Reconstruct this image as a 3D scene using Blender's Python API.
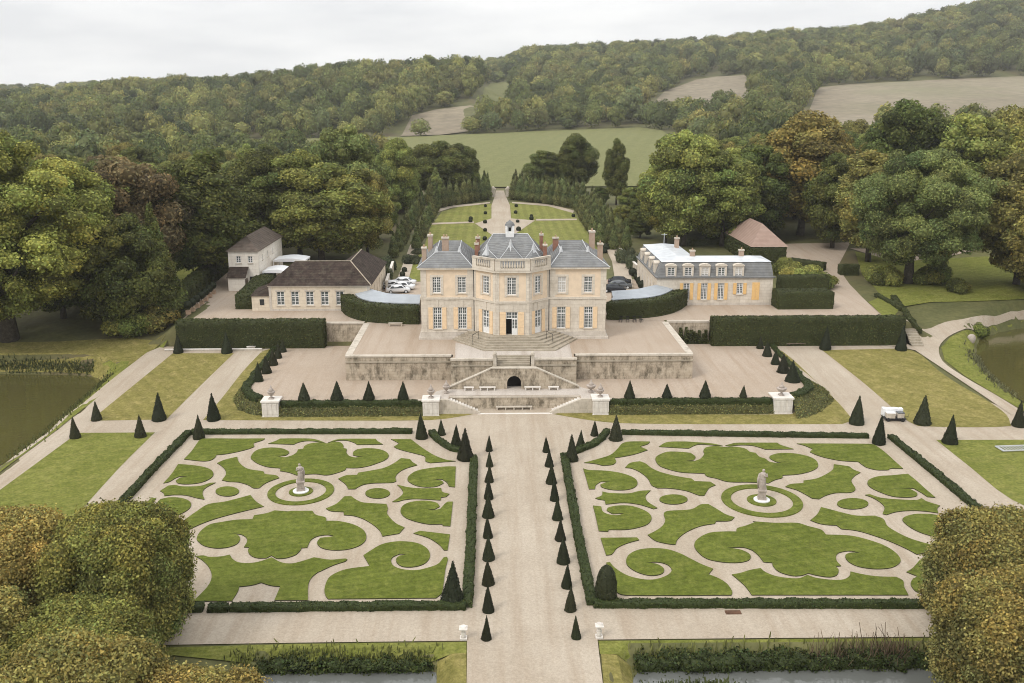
import bpy, bmesh, math, random
import numpy as np
from mathutils import Vector
from mathutils.geometry import delaunay_2d_cdt

for o in list(bpy.data.objects): bpy.data.objects.remove(o)
scene = bpy.context.scene
COL = scene.collection
rng = np.random.default_rng(7)
random.seed(7)
R = math.radians

# ------------------------------------------------------------------ camera, sky, sun, exposure
FOC, CX, CY = 930.0, 512.0, 341.5
CAMZ = 38.0
PITCH, YAW = R(14.24), R(1.164)
cam_d = bpy.data.cameras.new('camera'); cam = bpy.data.objects.new('camera', cam_d); COL.objects.link(cam)
cam.location = (0, 0, CAMZ); cam.rotation_euler = (R(90) - PITCH, 0, -YAW)
cam_d.sensor_width = 36.0; cam_d.lens = FOC / 1024.0 * 36.0
cam_d.clip_start = 1.0; cam_d.clip_end = 20000.0
scene.camera = cam

SUN_EL, SUN_AZ = R(44), R(-48)          # high soft sun, from behind the camera's left shoulder
world = bpy.data.worlds.new('World'); scene.world = world; world.use_nodes = True
nt = world.node_tree; nt.nodes.clear()
w_out = nt.nodes.new('ShaderNodeOutputWorld'); bg = nt.nodes.new('ShaderNodeBackground')
sky = nt.nodes.new('ShaderNodeTexSky'); sky.sky_type = 'NISHITA'; sky.sun_disc = False
sky.sun_elevation = SUN_EL; sky.sun_rotation = R(180) + R(48)
sky.air_density = 1.0; sky.dust_density = 3.0
tc = nt.nodes.new('ShaderNodeTexCoord')
mp = nt.nodes.new('ShaderNodeMapping'); mp.inputs['Scale'].default_value = (1.0, 1.0, 5.0)
nz = nt.nodes.new('ShaderNodeTexNoise'); nz.inputs['Scale'].default_value = 4.2; nz.inputs['Detail'].default_value = 6; nz.inputs['Roughness'].default_value = 0.5
cr = nt.nodes.new('ShaderNodeValToRGB')
cr.color_ramp.elements[0].position = 0.36; cr.color_ramp.elements[0].color = (0.79, 0.80, 0.82, 1)
cr.color_ramp.elements[1].position = 0.62; cr.color_ramp.elements[1].color = (0.965, 0.965, 0.965, 1)
sc_ = nt.nodes.new('ShaderNodeVectorMath'); sc_.operation = 'SCALE'; sc_.inputs['Scale'].default_value = 9.6
mx = nt.nodes.new('ShaderNodeMixRGB'); mx.inputs['Fac'].default_value = 0.96
nt.links.new(tc.outputs['Generated'], mp.inputs['Vector']); nt.links.new(mp.outputs[0], nz.inputs['Vector'])
# overcast dome: zenith about twice as bright as the horizon
sz = nt.nodes.new('ShaderNodeSeparateXYZ'); mr = nt.nodes.new('ShaderNodeMapRange')
mr.inputs['From Min'].default_value = 0.05; mr.inputs['From Max'].default_value = 1.0; mr.inputs['To Min'].default_value = 9.7; mr.inputs['To Max'].default_value = 17.0
nt.links.new(tc.outputs['Generated'], sz.inputs[0]); nt.links.new(sz.outputs['Z'], mr.inputs['Value']); nt.links.new(mr.outputs[0], sc_.inputs['Scale'])
nt.links.new(nz.outputs['Fac'], cr.inputs['Fac']); nt.links.new(cr.outputs[0], sc_.inputs[0])
nt.links.new(sky.outputs[0], mx.inputs['Color1']); nt.links.new(sc_.outputs[0], mx.inputs['Color2'])
nt.links.new(mx.outputs[0], bg.inputs['Color']); bg.inputs['Strength'].default_value = 0.10
nt.links.new(bg.outputs[0], w_out.inputs['Surface'])

sun_d = bpy.data.lights.new('sun', 'SUN'); sun_d.energy = 1.5; sun_d.angle = R(17); sun_d.color = (1.0, 0.95, 0.87)
sun = bpy.data.objects.new('sun', sun_d); COL.objects.link(sun)
sun.rotation_euler = (R(90) - SUN_EL, 0, SUN_AZ); sun.location = (0, 0, 300)

vs = scene.view_settings
vs.view_transform = 'Standard'; vs.look = 'None'; vs.gamma = 1.0; vs.use_curve_mapping = False; vs.exposure = 0.14
scene.render.engine = 'CYCLES'
cy = scene.cycles
cy.max_bounces = 6; cy.diffuse_bounces = 3; cy.glossy_bounces = 2; cy.transmission_bounces = 3
cy.volume_bounces = 2; cy.transparent_max_bounces = 6
cy.use_denoising = True
cy.caustics_reflective = False; cy.caustics_refractive = False
cy.filter_width = 1.0
cy.use_adaptive_sampling = True; cy.adaptive_threshold = 0.012

# ------------------------------------------------------------------ survey: camera rays onto known levels
cp, sp, cyw, syw = math.cos(PITCH), math.sin(PITCH), math.cos(YAW), math.sin(YAW)
RT = np.array([cyw, -syw, 0]); FH = np.array([syw, cyw, 0]); ZZ = np.array([0, 0, 1.0])
FW = cp * FH - sp * ZZ; UP = sp * FH + cp * ZZ
def ray(px, py): return FW * FOC + RT * (px - CX) + UP * (CY - py)
def G(px, py, z=0.0):
    d = ray(px, py); t = (z - CAMZ) / d[2]
    return (d[0] * t, d[1] * t)
def zat(x, y, py):
    k = (CY - py) / FOC
    a = x * UP[0] + y * UP[1]; b = x * FW[0] + y * FW[1]
    return CAMZ + (k * b - a) / (UP[2] - k * FW[2])
def xat(px, y, z):
    # x of the point at depth y, height z seen at column px
    d = (px - CX) / FOC; zr = z - CAMZ
    return (d * (y * FW[1] + zr * FW[2]) - y * RT[1]) / (RT[0] - d * FW[0])
def proj(x, y, z):
    zr = z - CAMZ
    w = x * FW[0] + y * FW[1] + zr * FW[2]
    return (CX + FOC * (x * RT[0] + y * RT[1]) / w, CY - FOC * (x * UP[0] + y * UP[1] + zr * UP[2]) / w)
def ppm(x, y, z):
    return FOC / (x * FW[0] + y * FW[1] + (z - CAMZ) * FW[2])

ZC, ZT = 2.0, 5.5            # court level, terrace level
AX0 = G(515.2, 417, 0)[0]
# ------------------------------------------------------------------ terrain height
ZT_U = np.array([-600, -200, 0, 200, 400, 470, 500, 530, 640, 820, 1024, 1300, 1700], float)
ZT_D = np.array([340, 480, 700, 1000, 1500, 2200, 3500], float)
ZT_Z = np.array([
 [7, 7, 7, 7, 7.5, 7.8, 8, 8, 8.5, 12, 15, 16, 16],
 [8, 8, 8, 8.5, 11, 11.6, 12, 12, 13, 19, 22, 23, 23],
 [15, 15, 14, 13, 16.5, 17.5, 18, 18.5, 20, 31, 33, 34, 34],
 [26, 30, 32, 47, 64, 67, 46, 44, 50, 62, 66, 70, 72],
 [24, 30, 34, 44, 56, 64, 84, 106, 114, 134, 182, 200, 204],
 [60, 66, 72, 88, 110, 122, 128, 128, 126, 148, 190, 204, 204],
 [40, 40, 50, 60, 80, 84, 88, 90, 90, 100, 120, 130, 130]], float)
def far_z(u, D):
    u = np.clip(u, ZT_U[0], ZT_U[-1] - 1e-6); D = np.clip(D, ZT_D[0], ZT_D[-1] - 1e-6)
    i = np.clip(np.searchsorted(ZT_D, D, 'right') - 1, 0, len(ZT_D) - 2); j = np.clip(np.searchsorted(ZT_U, u, 'right') - 1, 0, len(ZT_U) - 2)
    a = (D - ZT_D[i]) / (ZT_D[i + 1] - ZT_D[i]); b = (u - ZT_U[j]) / (ZT_U[j + 1] - ZT_U[j])
    b = b * b * (3 - 2 * b)
    return (ZT_Z[i, j] * (1 - b) + ZT_Z[i, j + 1] * b) * (1 - a) + (ZT_Z[i + 1, j] * (1 - b) + ZT_Z[i + 1, j + 1] * b) * a
def sstep(e0, e1, x):
    t = np.clip((x - e0) / (e1 - e0), 0, 1); return t * t * (3 - 2 * t)
XL, XR = G(179, 347, ZC)[0], G(902, 343, ZC)[0]
def poly_sd(x, y, P):
    """signed distance to polygon P, negative inside"""
    x = np.asarray(x, float); y = np.asarray(y, float)
    best = np.full(x.shape, 1e18); ins = np.zeros(x.shape, bool)
    n = len(P)
    for k in range(n):
        ax, ay = P[k]; bx, by = P[(k + 1) % n]
        ex, ey = bx - ax, by - ay; L = ex * ex + ey * ey + 1e-12
        t = np.clip(((x - ax) * ex + (y - ay) * ey) / L, 0, 1)
        best = np.minimum(best, (x - ax - t * ex) ** 2 + (y - ay - t * ey) ** 2)
        if abs(by - ay) > 1e-12:
            c = ((ay > y) != (by > y)) & (x < (bx - ax) * (y - ay) / (by - ay) + ax)
            ins ^= c
    d = np.sqrt(best)
    return np.where(ins, -d, d)
POND_A = [G(*p, -0.3) for p in [(-160, 374), (0, 374), (60, 374.5), (92, 376), (104, 380), (96, 388), (70, 408), (40, 431), (0, 459), (-80, 512), (-200, 540)]]
POND_B = [G(*p, 0.6) for p in [(976, 346), (979, 338), (1000, 331), (1024, 327), (1100, 322), (1200, 340), (1180, 430), (1080, 425), (1024, 397), (1000, 382), (986, 370), (978, 358)]]
MOAT_A = [G(*p, -1.0) for p in [(262, 673), (300, 673), (434, 672), (434, 705), (400, 712), (262, 715)]]
MOAT_B = [G(*p, -1.0) for p in [(636, 669), (760, 666), (935, 664), (1060, 662), (1080, 690), (940, 684), (700, 688), (636, 690)]]
def H(x, y):
    x = np.asarray(x, float); y = np.asarray(y, float)
    u = 492.5 + x / np.maximum(y, 1) * FOC / cp
    ramp = 2.0 * np.clip((y - 108) / 28.0, 0, 1)
    hard = 2.0 + 3.5 * np.clip((y - 139.6) / 0.8, 0, 1)
    soft = 2.0 + 3.5 * np.clip((y - 137.7) / 26.0, 0, 1)
    inside = sstep(XL - 5, XL + 0.5, x) * (1 - sstep(XR - 0.5, XR + 7, x))
    up = hard * inside + soft * (1 - inside)
    z = np.where(y < 137.5, ramp, up)
    f0 = far_z(u, np.full_like(y, 340.0))
    t = np.clip((y - 178) / (340 - 178), 0, 1)
    z = np.where(y > 178, 5.5 * (1 - t) + f0 * t, z)
    z = np.where(y >= 340, far_z(u, np.maximum(y, 340)), z)
    for P, wl, w in ((POND_A, -0.3, 3.0), (POND_B, 0.6, 2.2), (MOAT_A, -1.0, 1.6), (MOAT_B, -1.0, 1.6)):
        xs = [p[0] for p in P]; ys = [p[1] for p in P]
        near = (x > min(xs) - 8) & (x < max(xs) + 8) & (y > min(ys) - 8) & (y < max(ys) + 8)
        if near.any():
            sd = poly_sd(x, y, P)
            k = 1 - sstep(-0.5 * w, w, sd)
            z = np.where(near, z * (1 - k) + (wl - 0.7) * k, z)
    return z
def h1(x, y): return float(H(np.array([x]), np.array([y]))[0])
def GT(px, py, d0=40.0, d1=4000.0):
    """first terrain point under a pixel, beyond distance d0"""
    d = ray(px, py); hl = math.hypot(d[0], d[1])
    D = d0 * (d1 / d0) ** np.linspace(0, 1, 4000)
    x = d[0] / hl * D; y = d[1] / hl * D; z = CAMZ + d[2] / hl * D
    below = z < H(x, y)
    if not below.any(): return None
    i = int(np.argmax(below))
    return (float(x[i]), float(y[i]))

# ------------------------------------------------------------------ naming helpers
def tag(o, label=None, cat=None, group=None, kind=None):
    if label: o['label'] = label
    if cat: o['category'] = cat
    if group: o['group'] = group
    if kind: o['kind'] = kind
    return o
def empty(name, loc=(0, 0, 0), rz=0.0, label=None, cat=None, group=None):
    o = bpy.data.objects.new(name, None); COL.objects.link(o)
    o.empty_display_size = 0.5
    o.location = loc; o.rotation_euler = (0, 0, rz)
    return tag(o, label, cat, group)
KIDS = {}
def link(o, parent=None):
    COL.objects.link(o)
    if parent is not None:
        o.parent = parent; KIDS.setdefault(parent.name, []).append(o)
    return o
def dup(src, loc=None, rz=None, scale=None, label=None, group=None, color=None):
    """copy a thing with copies of its parts and sub-parts"""
    r = src.copy(); COL.objects.link(r)
    if loc is not None: r.location = loc
    if rz is not None: r.rotation_euler = (0, 0, rz)
    if scale is not None: r.scale = scale
    if label: r['label'] = label
    if group: r['group'] = group
    if color: r.color = (*color, 1)
    for ch in KIDS.get(src.name, []):
        c = ch.copy(); link(c, r)
        if color: c.color = (*color, 1)
        for g in KIDS.get(ch.name, []):
            d = g.copy(); link(d, c)
    return r
ORD = ['first', 'second', 'third', 'fourth', 'fifth', 'sixth', 'seventh', 'eighth', 'ninth', 'tenth', 'eleventh', 'twelfth',
       '13th', '14th', '15th', '16th', '17th', '18th', '19th', '20th']
def ordn(i):
    if i < len(ORD): return ORD[i]
    n = i + 1
    suf = 'th' if 10 <= n % 100 <= 20 else {1: 'st', 2: 'nd', 3: 'rd'}.get(n % 10, 'th')
    return f'{n}{suf}'

# ------------------------------------------------------------------ mesh helpers
class MB:
    def __init__(s): s.V = []; s.F = []
    def add(s, V, F):
        b = len(s.V); s.V += [tuple(v) for v in V]; s.F += [tuple(i + b for i in f) for f in F]
    def box(s, x0, x1, y0, y1, z0, z1):
        s.add([(x0, y0, z0), (x1, y0, z0), (x1, y1, z0), (x0, y1, z0), (x0, y0, z1), (x1, y0, z1), (x1, y1, z1), (x0, y1, z1)],
              [(0, 3, 2, 1), (4, 5, 6, 7), (0, 1, 5, 4), (1, 2, 6, 5), (2, 3, 7, 6), (3, 0, 4, 7)])
    def obox(s, p0, p1, t0, t1, z0, z1):
        """box along plan segment p0-p1, from offset t0 to t1 on its outward (right-hand) side"""
        dx, dy = p1[0] - p0[0], p1[1] - p0[1]; L = math.hypot(dx, dy); nx, ny = dy / L, -dx / L
        q = [(p0[0] + nx * t0, p0[1] + ny * t0), (p1[0] + nx * t0, p1[1] + ny * t0), (p1[0] + nx * t1, p1[1] + ny * t1), (p0[0] + nx * t1, p0[1] + ny * t1)]
        s.prism(q, z0, z1)
    def prism(s, poly, z0, z1):
        n = len(poly)
        A = sum(poly[i][0] * poly[(i + 1) % n][1] - poly[(i + 1) % n][0] * poly[i][1] for i in range(n))
        if A < 0: poly = poly[::-1]
        V = [(p[0], p[1], z0) for p in poly] + [(p[0], p[1], z1) for p in poly]
        F = [tuple(range(n))[::-1], tuple(range(n, 2 * n))] + [(i, (i + 1) % n, n + (i + 1) % n, n + i) for i in range(n)]
        s.add(V, F)
    def lathe(s, prof, n=16, c=(0, 0, 0), sy=1.0):
        V = []; F = []
        for r, z in prof:
            for k in range(n):
                a = 2 * math.pi * k / n; V.append((c[0] + r * math.cos(a), c[1] + sy * r * math.sin(a), c[2] + z))
        m = len(prof)
        for i in range(m - 1):
            for k in range(n): F.append((i * n + k, i * n + (k + 1) % n, (i + 1) * n + (k + 1) % n, (i + 1) * n + k))
        F.append(tuple(range(n))[::-1]); F.append(tuple(range((m - 1) * n, m * n)))
        s.add(V, F)
    def tube(s, pts, rad, n=6):
        V = []; F = []
        m = len(pts)
        for i, p in enumerate(pts):
            a = Vector(pts[max(i - 1, 0)]); b = Vector(pts[min(i + 1, m - 1)]); t = (b - a).normalized()
            u = t.cross(Vector((0, 0, 1)) if abs(t.z) < 0.9 else Vector((1, 0, 0))).normalized(); w = t.cross(u)
            r = rad[i] if hasattr(rad, '__len__') else rad
            for k in range(n):
                c = math.cos(2 * math.pi * k / n); d = math.sin(2 * math.pi * k / n)
                V.append(tuple(Vector(p) + u * (c * r) + w * (d * r)))
        for i in range(m - 1):
            for k in range(n): F.append((i * n + k, i * n + (k + 1) % n, (i + 1) * n + (k + 1) % n, (i + 1) * n + k))
        F.append(tuple(range(n))[::-1]); F.append(tuple(range((m - 1) * n, m * n)))
        s.add(V, F)
    def build(s, name, mat, parent=None, smooth=False, loc=None, bevel=0.0):
        me = bpy.data.meshes.new(name); me.from_pydata(s.V, [], s.F)
        bm = bmesh.new(); bm.from_mesh(me); bmesh.ops.recalc_face_normals(bm, faces=bm.faces)
        if bevel: bmesh.ops.bevel(bm, geom=[e for e in bm.edges], offset=bevel, segments=1, affect='EDGES', clamp_overlap=True)
        bm.to_mesh(me); bm.free()
        me.materials.append(mat)
        if smooth: me.shade_smooth()
        o = bpy.data.objects.new(name, me)
        if loc: o.location = loc
        return link(o, parent)

def np_mesh(name, V, quads=None, tris=None, mat=None, tint=None, smooth=False):
    me = bpy.data.meshes.new(name)
    nq = 0 if quads is None else len(quads); nt_ = 0 if tris is None else len(tris)
    loops = np.concatenate([a for a in [None if quads is None else quads.ravel(), None if tris is None else tris.ravel()] if a is not None]).astype(np.int32)
    starts = np.concatenate([np.arange(nq) * 4, nq * 4 + np.arange(nt_) * 3]).astype(np.int32)
    me.vertices.add(len(V)); me.vertices.foreach_set('co', np.ascontiguousarray(V, np.float32).ravel())
    me.loops.add(len(loops)); me.loops.foreach_set('vertex_index', loops)
    me.polygons.add(nq + nt_); me.polygons.foreach_set('loop_start', starts)
    if smooth: me.polygons.foreach_set('use_smooth', np.ones(nq + nt_, bool))
    me.update(calc_edges=True); me.validate()
    if tint is not None:
        a = me.color_attributes.new('tint', 'FLOAT_COLOR', 'POINT')
        c = np.ones((len(V), 4), np.float32); c[:, :3] = tint
        a.data.foreach_set('color', c.ravel())
    if mat: me.materials.append(mat)
    return me
def obj(name, me, parent=None): return link(bpy.data.objects.new(name, me), parent)

def leaf_quads(P, N, size, rg, spread=0.6, aspect=1.5):
    """small leaf faces at points P, tilted about normals N"""
    n = len(P)
    d = N + rg.normal(0, spread, (n, 3)); d /= np.linalg.norm(d, axis=1, keepdims=True) + 1e-9
    t = np.cross(d, rg.normal(0, 1, (n, 3))); t /= np.linalg.norm(t, axis=1, keepdims=True) + 1e-9
    b = np.cross(d, t)
    s = size * rg.uniform(0.65, 1.35, (n, 1)) * 0.5
    t = t * s * aspect ** 0.5; b = b * s / aspect ** 0.5
    bend = d * s * 0.35
    V = np.stack([P - t, P - b + bend, P + t, P + b + bend], axis=1).reshape(-1, 3)
    return V, np.arange(4 * n).reshape(-1, 4)
def tri_sample(V, T, n, rg):
    a, b, c = V[T[:, 0]], V[T[:, 1]], V[T[:, 2]]
    cr_ = np.cross(b - a, c - a); ar = np.linalg.norm(cr_, axis=1)
    k = rg.choice(len(T), n, p=ar / ar.sum())
    r1 = np.sqrt(rg.random((n, 1))); r2 = rg.random((n, 1))
    P = a[k] * (1 - r1) + b[k] * r1 * (1 - r2) + c[k] * r1 * r2
    N = cr_[k] / (ar[k][:, None] + 1e-12)
    return P, N, ar.sum() / 2
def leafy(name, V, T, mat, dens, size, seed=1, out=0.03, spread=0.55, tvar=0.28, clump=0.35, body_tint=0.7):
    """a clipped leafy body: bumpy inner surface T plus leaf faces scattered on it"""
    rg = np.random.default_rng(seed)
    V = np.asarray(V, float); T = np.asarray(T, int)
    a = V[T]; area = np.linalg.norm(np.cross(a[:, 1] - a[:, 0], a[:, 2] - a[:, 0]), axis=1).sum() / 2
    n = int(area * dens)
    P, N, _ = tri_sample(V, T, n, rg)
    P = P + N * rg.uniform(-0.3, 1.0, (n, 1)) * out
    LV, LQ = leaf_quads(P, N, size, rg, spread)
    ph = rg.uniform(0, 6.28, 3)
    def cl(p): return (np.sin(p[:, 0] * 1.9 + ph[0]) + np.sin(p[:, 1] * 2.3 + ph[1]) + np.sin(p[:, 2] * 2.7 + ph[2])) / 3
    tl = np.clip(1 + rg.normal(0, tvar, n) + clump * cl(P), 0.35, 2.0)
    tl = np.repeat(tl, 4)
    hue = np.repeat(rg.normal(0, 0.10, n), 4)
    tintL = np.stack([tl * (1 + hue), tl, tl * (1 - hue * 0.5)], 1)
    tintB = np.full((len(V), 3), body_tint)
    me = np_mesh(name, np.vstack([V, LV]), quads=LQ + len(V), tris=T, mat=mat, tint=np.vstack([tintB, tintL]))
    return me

def cdt_fill(poly, step=None, extra_rows=()):
    """triangles inside a plan polygon, with interior grid points when step is set"""
    P = [Vector((float(p[0]), float(p[1]))) for p in poly]
    if step:
        Q = []
        n = len(P)
        for i in range(n):
            a, b = P[i], P[(i + 1) % n]; L = (b - a).length; m = max(1, int(L / step))
            for k in range(m): Q.append(a.lerp(b, k / m))
        P = Q
    n = len(P); verts = list(P)
    if step:
        xs = [p.x for p in P]; ys = [p.y for p in P]
        gx = np.arange(min(xs) + step / 2, max(xs), step); gy = list(np.arange(min(ys) + step / 2, max(ys), step))
        gy = sorted(gy + [r for r in extra_rows if min(ys) < r < max(ys)])
        X, Y = np.meshgrid(gx, gy); X = X.ravel(); Y = Y.ravel()
        sd = poly_sd(X, Y, [(p.x, p.y) for p in P])
        for x, y in zip(X[sd < -0.35 * step], Y[sd < -0.35 * step]): verts.append(Vector((x, y)))
    r = delaunay_2d_cdt(verts, [], [list(range(n))], 1, 1e-5)
    return [(v.x, v.y) for v in r[0]], [tuple(f) for f in r[2]]
def sheet(name, poly, off, mat, step=2.0, kind='structure', zfun=None, rows=(108, 136)):
    V, F = cdt_fill(poly, step, rows)
    xy = np.array(V)
    z = (H(xy[:, 0], xy[:, 1]) if zfun is None else zfun(xy[:, 0], xy[:, 1])) + off
    F = [f if (V[f[1]][0] - V[f[0]][0]) * (V[f[2]][1] - V[f[0]][1]) - (V[f[1]][1] - V[f[0]][1]) * (V[f[2]][0] - V[f[0]][0]) > 0 else f[::-1] for f in F]
    me = bpy.data.meshes.new(name); me.from_pydata([(x, y, float(q)) for (x, y), q in zip(V, z)], [], F)
    me.materials.append(mat); o = obj(name, me)
    if kind: o['kind'] = kind
    return o
def smooth_poly(P, corner=48, n=4, closed=True):
    """rounds a traced outline, keeping its sharp corners"""
    P = [np.array(p, float) for p in P]; m = len(P)
    sharp = []
    for i in range(m):
        a = P[i] - P[i - 1]; b = P[(i + 1) % m] - P[i]
        ang = abs(math.degrees(math.atan2(a[0] * b[1] - a[1] * b[0], float(a @ b))))
        sharp.append(ang > corner)
    out = []
    for i in range(m):
        p1, p2 = P[i], P[(i + 1) % m]
        p0 = P[i - 1]; p3 = P[(i + 2) % m]
        L = np.linalg.norm(p2 - p1)
        m1 = (p2 - p0) / 2 if not sharp[i] else (p2 - p1)
        m2 = (p3 - p1) / 2 if not sharp[(i + 1) % m] else (p2 - p1)
        for mm in (m1, m2):
            q = np.linalg.norm(mm)
            if q > 1.2 * L: mm *= 1.2 * L / q
        for k in range(n):
            t = k / n; t2 = t * t; t3 = t2 * t
            out.append(tuple((2 * t3 - 3 * t2 + 1) * p1 + (t3 - 2 * t2 + t) * m1 + (-2 * t3 + 3 * t2) * p2 + (t3 - t2) * m2))
    return out

# ------------------------------------------------------------------ materials
def new_mat(name):
    m = bpy.data.materials.new(name); m.use_nodes = True
    n = m.node_tree; b = n.nodes['Principled BSDF']
    b.inputs['Roughness'].default_value = 0.85; b.inputs['Specular IOR Level'].default_value = 0.25
    return m, n, b
def noise(n, scale, detail=4, rough=0.55, coord='Object', mapping=None):
    tcn = n.nodes.new('ShaderNodeTexCoord'); t = n.nodes.new('ShaderNodeTexNoise')
    t.inputs['Scale'].default_value = scale; t.inputs['Detail'].default_value = detail; t.inputs['Roughness'].default_value = rough
    if mapping:
        mpn = n.nodes.new('ShaderNodeMapping'); mpn.inputs['Scale'].default_value = mapping
        n.links.new(tcn.outputs[coord], mpn.inputs['Vector']); n.links.new(mpn.outputs[0], t.inputs['Vector'])
    else: n.links.new(tcn.outputs[coord], t.inputs['Vector'])
    return t
def ramp(n, src, stops):
    r = n.nodes.new('ShaderNodeValToRGB'); n.links.new(src, r.inputs['Fac'])
    e = r.color_ramp.elements
    while len(e) < len(stops): e.new(0.5)
    for k, (p, c) in enumerate(stops): e[k].position = p; e[k].color = (*c, 1)
    return r.outputs[0]
def mixc(n, a, b, fac, mode='MIX'):
    m = n.nodes.new('ShaderNodeMixRGB'); m.blend_type = mode
    for s, i in ((fac, 'Fac'), (a, 'Color1'), (b, 'Color2')):
        if isinstance(s, (int, float)): m.inputs[i].default_value = s
        elif isinstance(s, tuple): m.inputs[i].default_value = (*s, 1)
        else: n.links.new(s, m.inputs[i])
    return m.outputs[0]
def bump(n, b, src, strength, dist):
    bp = n.nodes.new('ShaderNodeBump'); bp.inputs['Strength'].default_value = strength; bp.inputs['Distance'].default_value = dist
    n.links.new(src, bp.inputs['Height']); n.links.new(bp.outputs[0], b.inputs['Normal'])
def mottled(name, c1, c2, scale, fine=None, c3=None, rough=0.85, bmp=0.0, bd=0.03, mapping=None):
    m, n, b = new_mat(name); b.inputs['Roughness'].default_value = rough
    t = noise(n, scale, 5, 0.6, mapping=mapping)
    c = ramp(n, t.outputs['Fac'], [(0.32, c1), (0.68, c2)])
    if fine:
        f = noise(n, fine, 3, 0.6)
        c = mixc(n, c, ramp(n, f.outputs['Fac'], [(0.3, (0.78, 0.78, 0.78)), (0.7, (1.18, 1.18, 1.18))]), 1.0, 'MULTIPLY')
        if bmp: bump(n, b, f.outputs['Fac'], bmp, bd)
    if c3:
        g = noise(n, scale * 0.23, 4, 0.65)
        f3 = ramp(n, g.outputs['Fac'], [(0.5, (0, 0, 0)), (0.72, (1, 1, 1))])
        c = mixc(n, c, c3, f3)
    n.links.new(c, b.inputs['Base Color'])
    return m
def plain(name, c, rough=0.6, metal=0.0, var=0.12, scale=3.0):
    m, n, b = new_mat(name); b.inputs['Roughness'].default_value = rough; b.inputs['Metallic'].default_value = metal
    t = noise(n, scale, 4, 0.6)
    n.links.new(ramp(n, t.outputs['Fac'], [(0.3, tuple(x * (1 - var) for x in c)), (0.7, tuple(min(1, x * (1 + var)) for x in c))]), b.inputs['Base Color'])
    return m
def foliage(name, c, trans=0.25, rough=0.6):
    m, n, b = new_mat(name); b.inputs['Roughness'].default_value = rough; b.inputs['Specular IOR Level'].default_value = 0.2
    at = n.nodes.new('ShaderNodeAttribute'); at.attribute_name = 'tint'
    oi = n.nodes.new('ShaderNodeObjectInfo')
    col = mixc(n, mixc(n, at.outputs['Color'], c, 1.0, 'MULTIPLY'), oi.outputs['Color'], 1.0, 'MULTIPLY')
    n.links.new(col, b.inputs['Base Color'])
    if trans:
        tr = n.nodes.new('ShaderNodeBsdfTranslucent'); n.links.new(col, tr.inputs['Color'])
        ms = n.nodes.new('ShaderNodeMixShader'); ms.inputs[0].default_value = trans
        out = n.nodes['Material Output']
        n.links.new(b.outputs[0], ms.inputs[1]); n.links.new(tr.outputs[0], ms.inputs[2]); n.links.new(ms.outputs[0], out.inputs['Surface'])
    return m
def lawn_mat(name, c1, c2, dry, stripe_dir=None, stripe=0.0, period=2.2, dryamt=0.5):
    m, n, b = new_mat(name); b.inputs['Roughness'].default_value = 0.9; b.inputs['Specular IOR Level'].default_value = 0.1
    t = noise(n, 0.22, 6, 0.65)
    c = ramp(n, t.outputs['Fac'], [(0.34, c1), (0.66, c2)])
    g = noise(n, 0.55, 6, 0.7)
    c = mixc(n, c, dry, mixc(n, (0, 0, 0), (dryamt,) * 3, ramp(n, g.outputs['Fac'], [(0.48, (0, 0, 0)), (0.70, (1, 1, 1))]), 'MIX'))
    f = noise(n, 3.5, 4, 0.75)
    c = mixc(n, c, ramp(n, f.outputs['Fac'], [(0.28, (0.63, 0.65, 0.60)), (0.72, (1.37, 1.35, 1.4))]), 1.0, 'MULTIPLY')
    f2 = noise(n, 1.1, 5, 0.7)
    c = mixc(n, c, ramp(n, f2.outputs['Fac'], [(0.3, (0.80, 0.82, 0.76)), (0.7, (1.18, 1.16, 1.2))]), 1.0, 'MULTIPLY')
    if stripe:
        tcn = n.nodes.new('ShaderNodeTexCoord'); mpn = n.nodes.new('ShaderNodeMapping')
        mpn.inputs['Rotation'].default_value = (0, 0, stripe_dir)
        w = n.nodes.new('ShaderNodeTexWave'); w.inputs['Scale'].default_value = 3.14 / (10 * period) ; w.inputs['Distortion'].default_value = 0.5; w.inputs['Detail'].default_value = 1
        w.inputs['Scale'].default_value = 0.314 / period
        n.links.new(tcn.outputs['Object'], mpn.inputs['Vector']); n.links.new(mpn.outputs[0], w.inputs['Vector'])
        c = mixc(n, c, ramp(n, w.outputs['Fac'], [(0.3, (1 - stripe,) * 3), (0.7, (1 + stripe, 1 + stripe, 1 + stripe))]), 1.0, 'MULTIPLY')
    n.links.new(c, b.inputs['Base Color']); bump(n, b, f.outputs['Fac'], 0.5, 0.08)
    return m
def gravel_mat(name, c1, c2, c3):
    m, n, b = new_mat(name); b.inputs['Roughness'].default_value = 0.95; b.inputs['Specular IOR Level'].default_value = 0.1
    t = noise(n, 0.10, 7, 0.65); c = ramp(n, t.outputs['Fac'], [(0.35, c1), (0.65, c2)])
    t2 = noise(n, 0.5, 5, 0.65, mapping=(1.7, 0.10, 1)); c = mixc(n, c, c3, ramp(n, t2.outputs['Fac'], [(0.46, (0, 0, 0)), (0.72, (0.9, 0.9, 0.9))]))
    f = noise(n, 6.0, 4, 0.8); c = mixc(n, c, ramp(n, f.outputs['Fac'], [(0.3, (0.80, 0.80, 0.79)), (0.7, (1.18, 1.18, 1.18))]), 1.0, 'MULTIPLY')
    n.links.new(c, b.inputs['Base Color']); bump(n, b, f.outputs['Fac'], 0.3, 0.03)
    return m
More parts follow.
